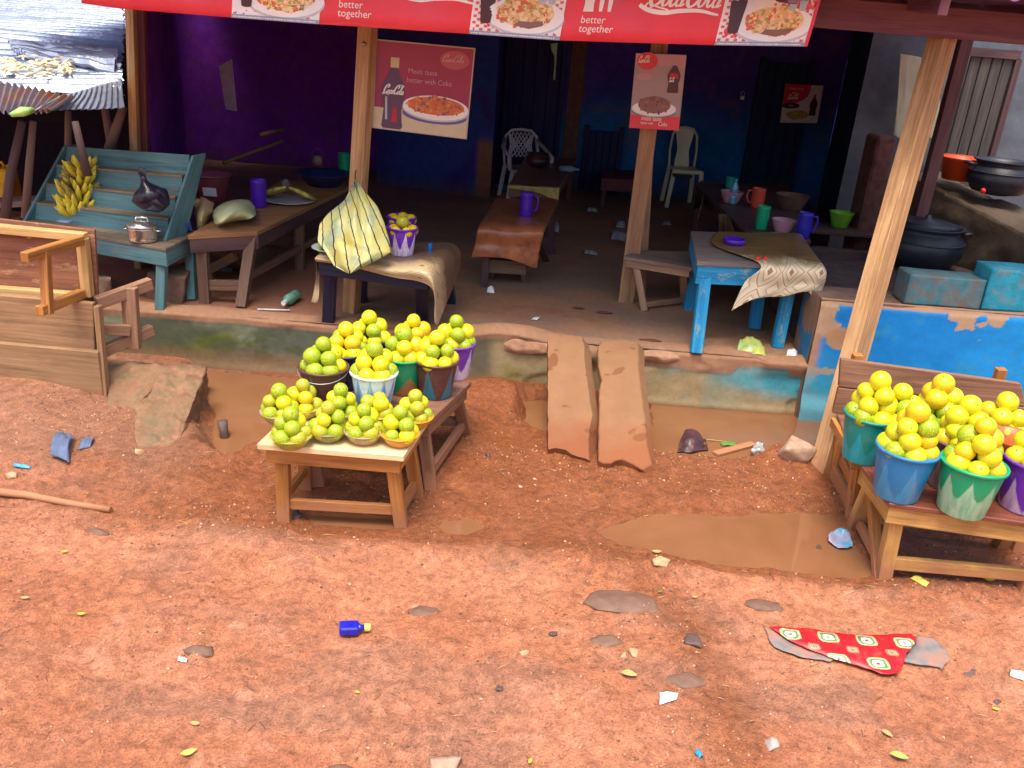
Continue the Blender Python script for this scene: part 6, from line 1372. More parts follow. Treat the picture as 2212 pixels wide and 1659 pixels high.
# sacks on the long table corner
p = Z(478, 478, .805)
def sack(rows, label, mat, seed, name='cloth_bag'): o = patch(rows, 28, 24, .012, 5, seed).build(name, mat, solid=.004); return tag(o, label, 'bag')
MYW = plain('pale_yellow_film', (.66, .68, .36), .4, var=.12, scale=4, bmp=.3); MTN = plain('tan_cloth', (.50, .36, .18), .7, var=.25, scale=6, bmp=.4)
sack([[Z(500, 432, .88), Z(540, 436, .87), Z(553, 462, .82)], [Z(480, 440, .90), Z(512, 448, .93), Z(545, 470, .86)], [Z(462, 455, .85), Z(478, 478, .88), Z(500, 480, .80)], [Z(460, 466, .80), Z(464, 482, .81), Z(470, 492, .79)]], 'pale yellow plastic bag crumpled on the corner of the long table', MYW, 4, 'plastic_bag')
sack([[Z(424, 430, .88), Z(440, 428, .92), Z(462, 440, .88)], [Z(420, 446, .86), Z(438, 450, .90), Z(458, 456, .86)], [Z(422, 470, .80), Z(436, 476, .84), Z(452, 470, .80)], [Z(424, 494, .74), Z(438, 496, .76), Z(446, 484, .76)]], 'tan cloth bag hanging over the corner of the long table', MTN, 6)
o = rockmesh([Z(402, 500, .745), Z(400, 486, .80), Z(408, 476, .85), Z(416, 496, .745), Z(418, 502, .745)], .008, 3, 20, 4).build('blue_sachet', plain('blue_clear_film', (.10, .22, .60), .2, .6)); tag(o, 'small blue clear plastic bag at the right end of the teal table', 'bag')
o = MB().board(Z(126, 470, .80)-Vector((0, 0, .02)), Z(152, 473, .80)-Vector((0, 0, .02)), .05, .012).build('blue_packet', plain('pale_blue_packet', (.22, .34, .62), .4), bev=.003); tag(o, 'small pale blue packet left of the banana bunch', 'packet')
# striped yellow bag on the post
def stripedmat():
    m, t, b = _mat('yellow_striped_film'); uv = coord(t, 'UV'); s = t.nodes.new('ShaderNodeSeparateXYZ'); t.links.new(uv, s.inputs[0])
    n = noise(t, coord(t), 6, 3); col = ramp(t, n, [(.35, (.74, .64, .16)), (.5, (.72, .70, .30)), (.62, (.46, .56, .36))])
    mu = t.nodes.new('ShaderNodeMath'); mu.operation = 'MULTIPLY_ADD'; t.links.new(s.outputs[0], mu.inputs[0]); mu.inputs[1].default_value = 4.6
    n2 = noise(t, coord(t, 'UV', (1, 6, 1)), 2, 2); m3 = t.nodes.new('ShaderNodeMath'); m3.operation = 'MULTIPLY'; t.links.new(n2, m3.inputs[0]); m3.inputs[1].default_value = .35; t.links.new(m3.outputs[0], mu.inputs[2])
    pp = t.nodes.new('ShaderNodeMath'); pp.operation = 'PINGPONG'; t.links.new(mu.outputs[0], pp.inputs[0]); pp.inputs[1].default_value = .5
    col = mixc(t, ramp(t, pp.outputs[0], [(.43, (0, 0, 0)), (.455, (1, 1, 1))]), col, (.03, .02, .03))
    t.links.new(col, b.inputs['Base Color']); b.inputs['Roughness'].default_value = .38; b.inputs['Transmission Weight'].default_value = 0
    tr = N(t, 'ShaderNodeBsdfTranslucent'); t.links.new(col, tr.inputs[0]); mx_ = t.nodes.new('ShaderNodeMixShader'); mx_.inputs[0].default_value = .35
    t.links.new(b.outputs[0], mx_.inputs[1]); t.links.new(tr.outputs[0], mx_.inputs[2]); t.links.new(mx_.outputs[0], t.nodes['Material Output'].inputs[0])
    bump(t, b, noise(t, coord(t), 16, 4), .5, .01); return m
MSTR = stripedmat(); YB = 5.14
t = thing('striped_bag', 'yellow plastic bag with black stripes hanging from the centre timber post', 'bag', Y(765, 590, YB))
top = (768, 386); L_ = [(745, 432), (708, 462), (690, 485), (686, 520), (704, 545), (722, 575), (755, 592)]; R_ = [(785, 410), (815, 445), (830, 480), (841, 520), (845, 545), (815, 562), (755, 592)]
nu, nv = 60, 44; P = []; UV_ = []
def pl(L, t_): n = len(L)-1; x = t_*n; i = min(int(x), n-1); f = x-i; return (L[i][0]*(1-f)+L[i+1][0]*f, L[i][1]*(1-f)+L[i+1][1]*f)
LL = [top]+L_; RR_ = [top]+R_
def bulge(side):
    P = []; U = []
    for j in range(nv):
        v = j/(nv-1); a = pl(LL, v); b = pl(RR_, v)
        for i in range(nu):
            u = i/(nu-1); x = a[0]*(1-u)+b[0]*u; y = a[1]*(1-u)+b[1]*u
            th = (1-abs(2*u-1.1)**1.6 if abs(2*u-1.1) < 1 else 0)*(math.sin(math.pi*min(1, v*.93+.0))**.8)*.13 if 0 < u < 1 else 0
            fold = .018*math.sin(u*24+v*4)*(1-v)**.6*math.sin(math.pi*u); w_ = .07*(float(fbm(np.array([u*4.5]), np.array([v*4]), 3, 3)[0])-.5)*math.sin(math.pi*u)*math.sin(math.pi*v)
            P.append(Y(x, y, 5.50-.50*v**.6-side*(th*.75+fold+w_)*(1 if side > 0 else .5))); 
            U.append((((x-768)-.42*(y-386))/(60+.35*(y-386))*1.0+3, v))
    mb = MB().grid(P, nu, nv, uvs=None)
    k = 0
    mb.uv = []
    for j in range(nv-1):
        for i in range(nu-1): mb.uv.append([U[j*nu+i], U[j*nu+i+1], U[(j+1)*nu+i+1], U[(j+1)*nu+i]])
    return mb
part('bag_front', bulge(1), MSTR, t); part('bag_back', bulge(-1), MSTR, t)
part('tie_wire', MB().tube([Y(768, 392, 5.49), Y(767, 378, 5.51), Y(769, 368, 5.56)], .004, 6), plain('dark_wire', (.03, .03, .03), .5), t)
q = Y(772, 515, YB); part('contents', MB().ball(q+Vector((0, .0, 0)), .09, sq=(1.1, .5, 1.2)), BANG, t)
# little blue bottle on that table
p = Z(928, 547, .79); t = thing('small_bottle', 'tiny blue plastic container on the brown patterned cloth', 'bottle', p+Vector((0, 0, .008))); part('bottle_body', MB().lathe([(.014, 0), (.015, .01), (.015, .055), (.011, .06), (0, .06)], p+Vector((0, 0, .008)), 16), plain('bright_blue_plastic', (.0, .12, .45), .3), t)
# far table: pot, glass, bottle
p = Z(1160, 362, .815); pot(p, .13, .16, 'dark_pot', 'small red bottomed pot on the far dining table', plain('red_black_enamel', (.11, .03, .03), .35, scale=4, dirt=(.01, .01, .02)), None, False)
p = Z(1228, 372, .81); o = MB().tube([p+Vector((-.1, 0, .035)), p+Vector((.03, 0, .035)), p+Vector((.07, 0, .035)), p+Vector((.11, 0, .035))], [.034, .034, .015, .013], 12).build('lying_bottle', plain('clear_blue_film', (.16, .24, .34), .15, .6)); tag(o, 'clear bottle lying on the right side of the far dining table', 'bottle')
p = Z(1087, 412, FZ); o = MB().tube([p+Vector((-.12, 0, .04)), p+Vector((.03, 0, .045)), p+Vector((.08, 0, .045)), p+Vector((.13, 0, .045))], [.042, .042, .016, .015], 12).build('floor_bottle', plain('teal_clear_film', (.03, .20, .30), .15, .6)); tag(o, 'teal bottle lying on the floor left of the far dining table', 'bottle')
# serving table items
zt = .862
def basin(u, v, r, h, mat, label, z=zt, name='plastic_bowl'): 
    p = Z(u, v, z); t = thing(name, label, 'bowl', p); part('bowl_wall', MB().lathe([(r*.6, 0), (r*.64, .006), (r*.9, h*.75), (r*.98, h*.95), (r*1.02, h), (r*.95, h), (r*.86, h*.72), (r*.58, .012), (0, .012)], p, 36), mat, t); return t
basin(1578, 437, .105, .10, MPKP, 'pink bowl beside the water bottle at the back of the serving table')
basin(1689, 500, .095, .095, MPKP, 'pink bowl between the green and blue jugs at the front of the serving table')
cup(Z(1576, 405, zt), .05, .10, MTLP, 'sea_green_cup', 'small sea green cup behind the water bottle', 'cup', False)
p = Z(1581, 440, zt); t = thing('water_bottle', 'clear blue water bottle standing in front of the pink bowl', 'bottle', p); MWB = plain('water_bottle_film', (.12, .30, .50), .12, .7, var=.3)
part('bottle_body', MB().lathe([(.03, 0), (.035, .01), (.034, .07), (.03, .08), (.035, .09), (.034, .15), (.014, .19), (.014, .20), (0, .20)], p, 20), MWB, t); part('cap', MB().lathe([(.017, .195), (.017, .222), (0, .222)], p, 14), MTLP, t)
cup(Z(1634, 448, zt), .062, .17, MREP, 'red_jug', 'coral red jug with handle on the left of the serving table', 'jug', True, -1)
cup(Z(1643, 494, zt), .052, .18, MGRP, 'green_jug', 'green jug in front of the coral red one', 'jug', False)
cup(Z(1732, 512, zt), .058, .19, MBLP, 'blue_jug', 'royal blue jug at the right corner of the serving table', 'jug')
basin(1707, 452, .15, .13, plain('brown_basket', (.13, .065, .05), .8, var=.4, bmp=.6), 'dim brown basket at the back of the serving table', name='basket')
basin(1812, 490, .105, .13, plain('lime_plastic', (.16, .42, .03), .35), 'lime green bowl on the dark kitchen shelf', .782, 'green_bowl')
dish(Z(1680, 512, zt), .07, plain('white_enamel', (.7, .7, .7), .3), 'saucer', 'white saucer before the front pink bowl').location
p = Z(1585, 526, .912); t = thing('ashtray', 'shallow violet dish on the blue table', 'dish', p); part('dish_body', MB().lathe([(.068, 0), (.074, .005), (.078, .035), (.072, .036), (.068, .012), (0, .010)], p, 36), MPRP, t)
for k, (u, v) in enumerate(((1636, 558), (1652, 558))):
    p = Z(u, v, .925); t = thing('pepper', ('left','right')[k]+' one of two small red peppers on the blue table', 'pepper', p, 'red peppers on the blue table'); part('pepper_flesh', MB().ball(p, .017, sq=(1, 1, .8)), plain('tomato_red', (.7, .02, .02), .3), t)
p = Z(1474, 388, FZ+.45*.9); o = MB().board(p+Vector((-.1, .1, .03)), p+Vector((.12, .1, .03)), .09, .03).build('dark_packet', plain('dark_packet_film', (.03, .02, .03), .3, dirt=(.5, .15, .12), dirt_amt=.3), bev=.006); tag(o, 'dark crumpled packet lying on the seat of the ivory chair', 'packet')
# pale board leaning inside the left room and reddish poles
a = [Y(472, 142, 8.6), Y(500, 128, 8.6), Y(511, 240, 8.6), Y(487, 236, 8.6)]
tag(MB().slab([a[3], a[2], a[1], a[0]], .02, down=(0, 1, 0)).build('hanging_board', plain('dim_board', (.62, .48, .68), .8), bev=.003), 'pale upright board in the dark left room', 'board')
for k, (u0, v0, u1, v1) in enumerate(((482, 352, 610, 305), (565, 310, 612, 300))):
    y_ = 8.2-k*.5; tag(MB().tube([Y(u0, v0+k*-20, y_), Y(u1, v1+k*-20, y_+.5)], .018, 8).build('wall_pole', MPOST2), ('long', 'short')[k]+' slanting pole in the dark left room', 'pole')
a = [Y(450, 248, 6.9), Y(470, 248, 6.9), Y(472, 300, 6.9), Y(466, 305, 6.9)]
# ================================================================ LITTER
def sheet(L, label, mat, name='litter_scrap', cat='litter', wr=.006, lift=.006, seed=1, nu=12, nv=10, group=None, sol=.0015):
    """L: four pixels (front-left, front-right, back-right, back-left)"""
    a, b, c, d = [on(u, v, lift) for u, v in L]; m1_ = a.lerp(d, .5)+Vector((0, 0, lift*1.3)); m2_ = b.lerp(c, .5)+Vector((0, 0, lift*.8)); mm = (m1_+m2_)/2+Vector((0, 0, lift*.5))
    o = patch([[a, a.lerp(b, .5), b], [m1_, mm, m2_], [d, d.lerp(c, .5), c]], nu, nv, wr, 4, seed).build(name, mat, solid=sol); return tag(o, label, cat, group)
# blue bottle with yellow cap
p0 = on(733, 1370, .0); p1 = on(787, 1368, .0); t = thing('blue_bottle', 'small square cobalt bottle with yellow cap lying on the red soil', 'bottle', (p0+p1)/2); d_ = (p1-p0).normalized(); u_ = Vector((0, 0, 1)); MBB = plain('cobalt_plastic', (.01, .015, .42), .2, .6, var=.3, scale=30, bmp=.2, dirt=(.35, .14, .1), dirt_amt=.25)
q = Vector((0, 0, .028)); part('bottle_body', MB().board(p0+q, p1+q-d_*.022, .055, .036), MBB, t, bev=.006); part('neck', MB().tube([p1+q-d_*.024, p1+q-d_*.012, p1+q+d_*.004], [.020, .012, .011], 14), MBB, t); part('cap', MB().tube([p1+q, p1+q+d_*.022], .0155, 16, sm=False), plain('yellow_cap', (.78, .66, .12), .4), t)
# red patterned vinyl scrap: polygon lying on the ground
def ground_poly(P, mat, name, label, cat, lift, n=26, mats=None, curl=0):
    pts = [Z(u, v, .0) for u, v in P]; xy = [(p.x, p.y) for p in pts]
    x0, x1 = min(a for a, _ in xy), max(a for a, _ in xy); y0, y1 = min(b for _, b in xy), max(b for _, b in xy)
    bm = bmesh.new(); 
    Q = []
    for i in range(len(xy)):
        a, b = Vector(xy[i]), Vector(xy[(i+1) % len(xy)]); k = max(1, int((b-a).length/.02))
        for j in range(k): Q.append(a.lerp(b, j/k)+Vector((random.uniform(-.0015, .0015), random.uniform(-.0015, .0015))))
    vs = [bm.verts.new((q.x, q.y, 0)) for q in Q]; bm.faces.new(vs); bmesh.ops.triangulate(bm, faces=bm.faces[:])
    for _ in range(2): bmesh.ops.subdivide_edges(bm, edges=[e for e in bm.edges if e.calc_length() > .02], cuts=1)
    bmesh.ops.triangulate(bm, faces=bm.faces[:])
    mb = MB(); bm.verts.index_update()
    for v in bm.verts: mb.v.append(Vector((v.co.x, v.co.y, G(v.co.x, v.co.y)*.6+lift+.006*float(vn(v.co.x*14, v.co.y*14, 3)))))
    for f in bm.faces: ids = [v.index for v in f.verts]; mb.face(ids, [((mb.v[k].x-x0)/(x1-x0), (mb.v[k].y-y0)/(y1-y0)) for k in ids], 0, True)
    bm.free(); o = mb.build(name, mat, solid=.003); return tag(o, label, cat)
def lino():
    m, t, b = _mat('red_medallion_vinyl'); co = coord(t, 'Object'); s = t.nodes.new('ShaderNodeSeparateXYZ'); t.links.new(co, s.inputs[0])
    def M(op, a, bb=None, c=None):
        q_ = t.nodes.new('ShaderNodeMath'); q_.operation = op
        for i, v in enumerate((a, bb, c)):
            if v is None: continue
            if isinstance(v, (int, float)): q_.inputs[i].default_value = v
            else: t.links.new(v, q_.inputs[i])
        return q_.outputs[0]
    px, py = .155, .135
    def cell(ox, oy):
        fx_ = M('SUBTRACT', M('FRACT', M('ADD', M('DIVIDE', s.outputs[0], px), ox)), .5); fy_ = M('SUBTRACT', M('FRACT', M('ADD', M('DIVIDE', s.outputs[1], py), oy)), .5)
        return M('POWER', M('ADD', M('POWER', M('ABSOLUTE', M('MULTIPLY', fx_, px)), 4), M('POWER', M('ABSOLUTE', M('MULTIPLY', fy_, py*1.25)), 4)), .25)
    nz = M('MULTIPLY', M('SUBTRACT', noise(t, co, 60, 3), .5), .012)
    big = M('ADD', cell(.0, .0), nz); sm_ = M('ADD', cell(.5, .5), nz)
    cb = ramp(t, M('MULTIPLY', big, 20), [(0, (.5, .04, .03)), (.12, (.5, .04, .03)), (.16, (.75, .78, .68)), (.42, (.80, .82, .72)), (.46, (.12, .20, .08)), (.62, (.16, .24, .10)), (.66, (.62, .50, .26)), (.80, (.60, .46, .24)), (.84, (.62, .012, .02))])
    cs_ = ramp(t, M('MULTIPLY', sm_, 30), [(0, (.45, .38, .22)), (.14, (.08, .05, .03)), (.22, (.5, .46, .3)), (.34, (.10, .08, .04)), (.44, (.62, .5, .3)), (.56, (.62, .012, .02)), (.66, (.55, .3, .15)), (.74, (.62, .012, .02))])
    for r_ in (cb, cs_): pass
    f = M('LESS_THAN', M('MULTIPLY', sm_, 30), .76); col = mixc(t, f, cb, cs_)
    col = mixc(t, ramp(t, noise(t, co, 16, 6, .7), [(.55, (0, 0, 0)), (.75, (.5,)*3)]), col, (.4, .16, .09))
    t.links.new(col, b.inputs['Base Color']); b.inputs['Roughness'].default_value = .4; return m
ML_ = lino()
ground_poly([(1660, 1362), (1740, 1364), (1830, 1378), (1979, 1376), (1975, 1395), (1955, 1420), (1948, 1446), (1938, 1461), (1916, 1466), (1860, 1447), (1800, 1432), (1740, 1408), (1700, 1388)], ML_, 'vinyl_scrap', 'torn red vinyl flooring scrap with cream and green medallions', 'flooring scrap', .014)
MGV = plain('grey_vinyl_back', (.20, .19, .19), .7, var=.25, dirt=(.38, .16, .09), dirt_amt=.45)
ground_poly([(1648, 1357), (1662, 1364), (1700, 1390), (1738, 1408), (1798, 1431), (1792, 1436), (1730, 1424), (1705, 1415), (1672, 1404), (1662, 1392)], MGV, 'grey_scrap', 'grey underside scrap along the left edge of the red vinyl', 'flooring scrap', .008)
ground_poly([(1980, 1376), (2015, 1380), (2045, 1410), (2050, 1430), (2035, 1446), (1990, 1440), (1950, 1432), (1958, 1420), (1976, 1396)], MGV, 'grey_scrap', 'muddy grey scrap at the right end of the red vinyl', 'flooring scrap', .007)
MFOIL = plain('silver_packet', (.70, .68, .72), .2, .6, var=.2, scale=40, bmp=.4, dirt=(.55, .12, .2), dirt_amt=.35); MCLF = plain('clear_litter', (.45, .48, .52), .2, .6, var=.3, bmp=.4)
sheet([(1425, 1525), (1460, 1517), (1466, 1500), (1424, 1497)], 'silver foil packet with red print in the lower middle', MFOIL, 'foil_packet', seed=3)
sheet([(2180, 1462), (2212, 1472), (2222, 1455), (2182, 1447)], 'white spotted scrap at the right edge of the photo', plain('white_spotted', (.75, .68, .66), .6, scale=60, dirt=(.4, .06, .05), dirt_amt=.35), seed=4)
sheet([(384, 1430), (402, 1434), (406, 1427), (388, 1422)], 'small white paper scrap on the soil at lower left', plain('white_litter', (.8, .8, .78), .6), seed=5)
sheet([(1500, 1628), (1510, 1640), (1518, 1636), (1508, 1622)], 'bright blue plastic sliver at the bottom right of centre', plain('azure_film', (.03, .32, .75), .3), seed=6)
sheet([(30, 1014), (66, 1016), (66, 1008), (36, 1004)], 'bright blue wrapper near the left edge', plain('azure_film', (.03, .32, .75), .3), seed=7)
MRAG = plain('faded_blue_cloth', (.10, .13, .22), .9, var=.3, scale=10, bmp=.5)
a_ = on(108, 988); sheet([(108, 992), (150, 1012), (160, 950), (135, 945)], 'faded blue rag crumpled on the left bank', MRAG, 'blue_rag', 'rag', .02, .03, 8, 20, 18)
sheet([(170, 975), (195, 968), (205, 950), (180, 948)], 'small dark blue shred beside the faded blue rag', MRAG, 'blue_rag', 'rag', .01, .01, 9)
MLF = plain('yellow_green_leaf', (.42, .48, .10), .5, var=.15, scale=20); MLF2 = plain('dry_leaf', (.52, .32, .12), .6, var=.2, scale=20); MLF3 = plain('yellow_leaf', (.74, .50, .04), .5)
def leaf(u, v, L, a, mat, label, name='leaf', cup_=.25):
    p = on(u, v, .004); L *= .66; rows = []
    for k in range(9):
        t_ = k/8; w_ = L*.26*math.sin(math.pi*min(.97, t_+.02))**.8; c_ = Vector((math.cos(a)*(t_-.5)*L, math.sin(a)*(t_-.5)*L, .004+L*.12*(t_-.5)**2*4)); n_ = Vector((-math.sin(a), math.cos(a), 0))
        rows.append([p+c_+n_*w_+Vector((0, 0, w_*cup_)), p+c_, p+c_-n_*w_+Vector((0, 0, w_*cup_))])
    o = patch(rows, 7, 14, .001, 3, 2).build(name, mat, solid=.0008); return tag(o, label, 'leaf')
leaf(408, 1630, .075, .5, MLF, 'yellow green leaf at the bottom left of the photo'); leaf(422, 1567, .05, -.1, MLF2, 'dry tan leaf above the yellow green one'); leaf(772, 1499, .03, -.2, MLF3, 'tiny yellow leaf below the blue bottle')
leaf(1358, 1463, .09, -.15, MLF2, 'folded brown leaf below the ochre stone', cup_=.9); leaf(1418, 1195, .07, .1, MLF2, 'tan leaf scrap at the left tip of the puddle'); leaf(1500, 1293, .04, 0, MLF2, 'dry leaf shred on the big flat grey outcrop')
leaf(140, 1195, .04, .4, MLF3, 'yellow leaf near the upper left of the soil'); leaf(176, 1330, .045, .1, MLF3, 'golden leaf at the left of the soil'); leaf(1425, 1282, .03, .2, plain('green_leaf', (.12, .26, .05), .5), 'small green leaf beside the big flat grey outcrop')
leaf(1940, 1640, .09, -.3, plain('green_peel', (.30, .38, .08), .5), 'green rimmed curl of fruit peel at the bottom right', 'fruit_peel', .8); leaf(1915, 1590, .06, -.8, MLF2, 'curled dry husk above the fruit peel', 'husk', .8); leaf(1145, 1648, .035, 1.2, MLF3, 'tiny yellow bud at the bottom middle')
leaf(55, 1295, .05, .2, MLF2, 'dry leaf beside the left edge of the soil'); leaf(2150, 1535, .04, -.2, MLF3, 'small yellow curl below the dark wet stone')
# pole on the ground at the left
a_, b_ = on(-40, 1066, .02), on(240, 1106, .012); o = MB().tube([a_, a_.lerp(b_, .35)+Vector((0, 0, .01)), a_.lerp(b_, .7), b_], [.019, .018, .016, .014], 10).build('bamboo_pole', wood('bamboo', (.40, .25, .10), (.62, .44, .22), stain=.7)); tag(o, 'thin bamboo pole lying on the soil at the left edge', 'pole')
# stump in the ditch
p = on(485, 955, -.02); o = MB().tube([p+Vector((.02, -.02, -.03)), p+Vector((0, 0, .08)), p+Vector((-.01, .01, .15))], [.035, .025, .03], 9).build('wooden_peg', MROCKD); tag(o, 'dark wooden peg sticking out of the ditch water', 'peg')
# rubbish in the ditch
W_ = lambda u, v, z=WZ+.01: Z(u, v, z)
t = thing('torn_shoe', 'dark brown rag like torn shoe floating in the ditch', 'shoe', W_(1500, 968)); MSH = plain('dark_wet_leather', (.07, .03, .035), .3, .5, var=.4, bmp=.5)
part('upper', patch([[W_(1465, 972), W_(1490, 978), W_(1515, 972)], [W_(1468, 960)+Vector((0, 0, .03)), W_(1495, 965)+Vector((0, 0, .05)), W_(1522, 960)+Vector((0, 0, .03))], [W_(1478, 945)+Vector((0, 0, .05)), W_(1498, 950)+Vector((0, 0, .07)), W_(1528, 962)]], 20, 16, .012, 6, 3), MSH, t, solid=.004); part('sole', patch([[W_(1463, 976), W_(1530, 972)], [W_(1470, 968), W_(1526, 962)]], 10, 6, .004), MSH, t, solid=.008)
o = MB().board(W_(1545, 980), W_(1628, 958), .05, .012).build('driftwood_strip', wood('pale_strip', (.46, .30, .15), (.58, .42, .24))); tag(o, 'pale splintered strip of wood floating in the ditch', 'wood scrap')
for k, (u0, v0, u1, v1, lb) in enumerate(((1440, 979, 1556, 993, 'long pale straw across the ditch in front of the torn shoe'), (1516, 948, 1570, 954, 'short pale straw behind the torn shoe'))): tag(MB().tube([W_(u0, v0), W_(u1, v1)], .003, 5).build('straw', MLF2), lb, 'straw')
o = patch([[W_(1560, 962), W_(1590, 962)], [W_(1556, 955), W_(1588, 953)]], 10, 8, .006, 5).build('green_leaf_scrap', plain('green_leaf', (.12, .26, .05), .5), solid=.001); tag(o, 'green leaf floating in the ditch beside the pale strip', 'leaf')
o = patch([[W_(1628, 982), W_(1648, 984), W_(1655, 978)], [W_(1625, 970, -.02), W_(1640, 968, .0), W_(1652, 966)], [W_(1630, 958), W_(1642, 955), W_(1648, 960)]], 14, 14, .02, 5, 7).build('crumpled_film', MCLF, solid=.0015); tag(o, 'crumpled brownish film at the end of the pale strip in the ditch', 'litter')
o = patch([[W_(1790, 1168, .005), W_(1815, 1182, .005), W_(1842, 1180, .005)], [W_(1790, 1155, .02), W_(1818, 1160, .0), W_(1840, 1168, .02)], [W_(1795, 1148, .005), W_(1818, 1140, .03), W_(1835, 1150, .005)]], 18, 16, .012, 5, 4).build('crumpled_bag', plain('blue_pink_film', (.40, .34, .48), .15, .6, scale=14, dirt=(.10, .34, .5), dirt_amt=.5), solid=.0015); tag(o, 'crumpled clear blue and pink bag in the puddle', 'litter')
sheet([(1965, 1252), (2000, 1270), (2008, 1262), (1985, 1245)], 'yellow folded wrapper before the polished table', plain('gold_wrapper', (.62, .50, .10), .3, var=.3), 'wrapper', seed=12)
p = on(2132, 1254, .03); tag(MB().ball(p, .034, sq=(1, .9, .8)).build('fallen_fruit', plain('olive_fruit', (.42, .42, .05), .5)), 'olive green fruit fallen under the polished table', 'fruit')
p = on(1898, 1214, .015); tag(MB().ball(p, .018).build('plastic_ball', plain('neon_green', (.08, .75, .12), .4)), 'bright green plastic ball beside the left front leg of the polished table', 'cap')
# litter on the raised floor
def fl(u, v, z=FZ+.012): return Z(u, v, z)
def fsheet(L, label, mat, seed, name='litter_scrap', h=.03, wr=.01):
    a, b, c, d = [fl(*q_) for q_ in L]; u_ = Vector((0, 0, h)); o = patch([[a, a.lerp(b, .5), b], [a.lerp(d, .5)+u_, (a+b+c+d)/4+u_*1.3, b.lerp(c, .5)+u_*.6], [d, d.lerp(c, .5), c]], 12, 10, wr, 5, seed).build(name, mat, solid=.0015); return tag(o, label, 'litter')
fsheet([(1590, 760), (1655, 770), (1648, 748), (1600, 742)], 'green and yellow crumpled wrapper under the blue table', plain('green_yellow_film', (.25, .42, .14), .3, .5, scale=16, dirt=(.62, .58, .1), dirt_amt=.5), 3, 'wrapper', .06, .03)
fsheet([(1698, 770), (1722, 772), (1720, 762), (1702, 758)], 'crumpled white paper on the platform rim by the blue wall', plain('white_litter', (.8, .8, .78), .6), 4, 'paper_scrap', .03, .015)
fsheet([(1148, 690), (1160, 691), (1168, 685), (1158, 684)], 'flat pale paper scrap on the floor above the ramp slabs', plain('white_litter', (.8, .8, .78), .6), 5, 'paper_scrap', .003, .002)
fsheet([(1052, 632), (1068, 633), (1066, 624), (1054, 626)], 'white crumpled tissue on the floor in front of the copper covered table', plain('white_litter', (.8, .8, .78), .6), 6, 'paper_scrap', .03, .01)
fsheet([(1262, 548), (1290, 552), (1288, 542), (1266, 540)], 'clear blue wrapper on the floor left of the leaning plank post', MCLF, 7, h=.02); fsheet([(1320, 515), (1350, 520), (1355, 500), (1325, 498)], 'clear plastic film on the floor beside the leaning plank post', MCLF, 8, h=.03); fsheet([(1330, 490), (1350, 492), (1352, 480), (1334, 480)], 'small white film deeper in beside the leaning plank post', MCLF, 9, h=.03)
fsheet([(1197, 500), (1207, 502), (1207, 480), (1198, 480)], 'pale upright film scrap right of the copper covered table', MCLF, 10, h=.05); fsheet([(1432, 485), (1450, 487), (1450, 480), (1436, 480)], 'white scrap on the floor right of the leaning plank post', MCLF, 11, h=.02); fsheet([(1268, 455), (1290, 457), (1288, 450), (1270, 448)], 'dim scrap on the far floor under the red covered table', MCLF, 13, h=.02)
fsheet([(540, 582), (562, 584), (560, 575), (542, 574)], 'crimson wrapper on the floor under the long table', plain('crimson_film', (.6, .02, .08), .3), 12, 'wrapper', .03); fsheet([(465, 582), (500, 588), (504, 578), (472, 572)], 'grey paper on the floor behind the teal table legs', plain('grey_paper', (.42, .42, .46), .7), 14, 'paper_scrap', .004, .002)
p = fl(1360, 722); 
a_, b_ = fl(612, 655, FZ+.045), fl(640, 636, FZ+.045); t = thing('green_bottle', 'crushed pale green clear bottle lying on the floor by the rim', 'bottle', a_); MGB = plain('green_clear_film', (.16, .36, .26), .12, .6, var=.4, scale=20, bmp=.3); d_ = (b_-a_).normalized()
part('bottle_body', MB().tube([a_+d_*.03, a_+d_*.05, a_+d_*.07, b_-d_*.01, b_+d_*.02], [.016, .02, .036, .04, .03], 14), MGB, t); part('cap', MB().tube([a_, a_+d_*.03], .017, 12, sm=False), plain('white_litter', (.8, .8, .78), .6), t)
tag(MB().tube([fl(556, 668), fl(626, 670)], .006, 8).build('white_rod', plain('white_litter', (.8, .8, .78), .6)), 'thin white rod lying on the floor beside the pale green bottle', 'rod')
# footprints and chips set in the floor in front
for k, (u, v, r) in enumerate(((1405, 735, .05), (1306, 675, .04), (1250, 665, .03))):
    p = fl(u, v, FZ+.006); o = MB().lathe([(0.001, .006), (r*.6, .006), (r, 0)], p, 14, sx=1.6, sy=.5).build('wet_mud_clod', plain('wet_mud', (.16, .06, .04), .5, bmp=.5)); tag(o, ('large', 'middle', 'small')[k]+' flat wet mud clod on the platform floor above the ramp slabs', 'clod')
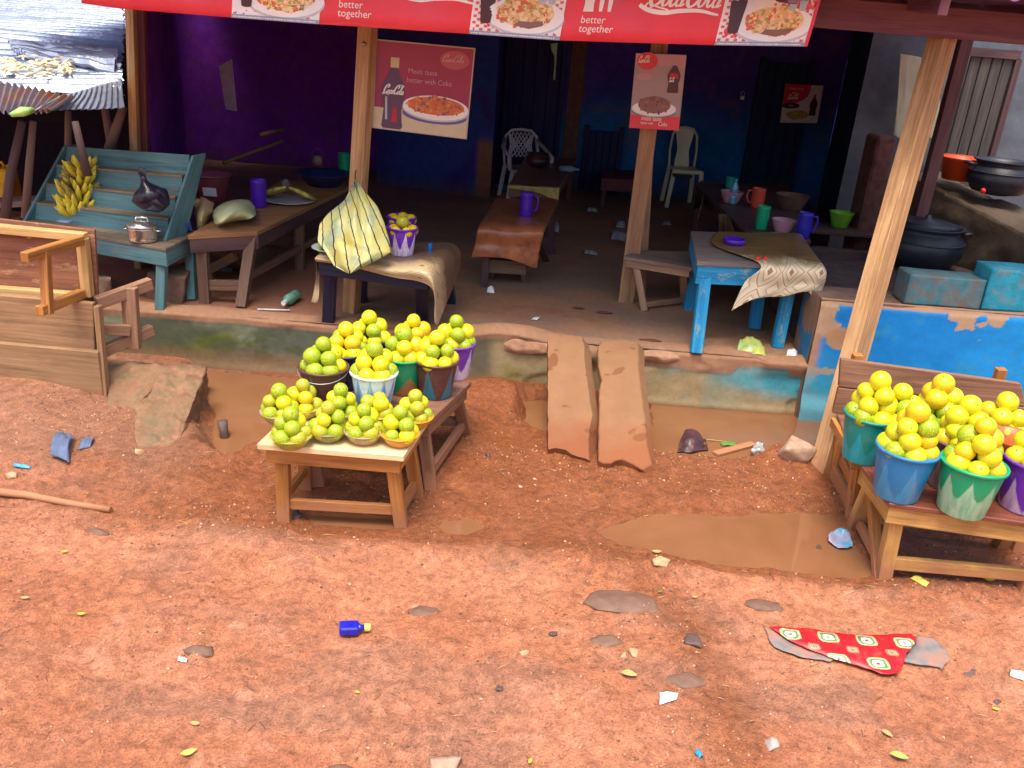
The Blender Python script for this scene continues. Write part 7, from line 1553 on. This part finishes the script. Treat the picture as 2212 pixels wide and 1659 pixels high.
# stuff under the tables, left room
o = rockmesh([Z(u, v, z) for u, v, z in ((312, 650, .30), (392, 662, .30), (430, 600, .30), (330, 590, .30), (320, 590, .50), (400, 600, .50), (425, 560, .5))], .02, 4, 7, 31).build('clay_heap', plain('brown_heap', (.20, .12, .08), .9, var=.3, bmp=.7)); tag(o, 'brown heap of clay under the teal table', 'heap')
o = rockmesh([Z(u, v, z) for u, v, z in ((210, 660, .30), (240, 662, .30), (240, 600, .52), (215, 600, .5), (245, 640, .3), (215, 590, .3))], .015, 3, 7, 33).build('clay_block', plain('brown_heap', (.20, .12, .08), .9)); tag(o, 'upright clay block behind the arm of the tipped bench', 'block')
o = rockmesh([Z(u, v, z) for u, v, z in ((640, 450+90, .30), (560, 590, .30), (450, 570, .30), (440, 540, .62), (500, 530, .66), (540, 520, .55))], .03, 4, 6, 35).build('filled_sack', plain('dusty_sack', (.20, .12, .10), .9, var=.3, bmp=.5)); tag(o, 'dusty brown filled sack under the long dark table', 'sack')
mb = MB(); rg2 = random.Random(9)
for k in range(420):
    x = rg2.uniform(-2.4, 2.3); y = rg2.uniform(1.9, 4.4)
    if abs(x) > .45+y*.6: continue
    z = G(x, y); a = rg2.random()*6.28; L = rg2.uniform(.006, .03); d_ = Vector((math.cos(a), math.sin(a), rg2.uniform(-.1, .15)))*L
    p = Vector((x, y, z+.004)); mb.tube([p-d_, p+Vector((0, 0, .002)), p+d_], [.0008, .0013, .0006], 4, rg2.choice((0, 0, 1)))
tag(mb.build('plant_debris', [plain('straw_bits', (.55, .38, .18), .7), plain('dark_bits', (.10, .05, .035), .7)]), 'bits of straw and twig trodden into the red soil', 'debris', kind='stuff')
# far greenery above the iron roof
rr = random.Random(77); mb = MB()
for k in range(1500):
    p = Vector((rr.gauss(-7.5, 1.6), rr.gauss(13.5, .8), 1.2+abs(rr.gauss(.9, .9)))); a = rr.random()*6.28; s_ = rr.uniform(.05, .14); d1_ = Vector((math.cos(a), math.sin(a), rr.uniform(-.5, .5)))*s_; d2_ = Vector((-math.sin(a), math.cos(a), rr.uniform(-.6, .6)))*s_*.4
    b = len(mb.v); mb.v += [p-d1_, p-d2_, p+d1_, p+d2_]; mb.face((b, b+1, b+2, b+3), None, rr.choice((0, 1)))
t = thing('leafy_bush', 'leafy green and yellow bush beyond the iron roof at the upper left', 'bush', (-7.5, 13.5, -.02))
part('crown', mb, [plain('bush_leaf', (.10, .16, .03), .6), plain('bush_leaf_light', (.26, .28, .07), .6)], t); part('trunk', MB().tube([(-7.5, 13.5, -.02), (-7.4, 13.5, 1.0), (-7.6, 13.4, 2.2)], [.12, .09, .04], 8), MSTK, t)
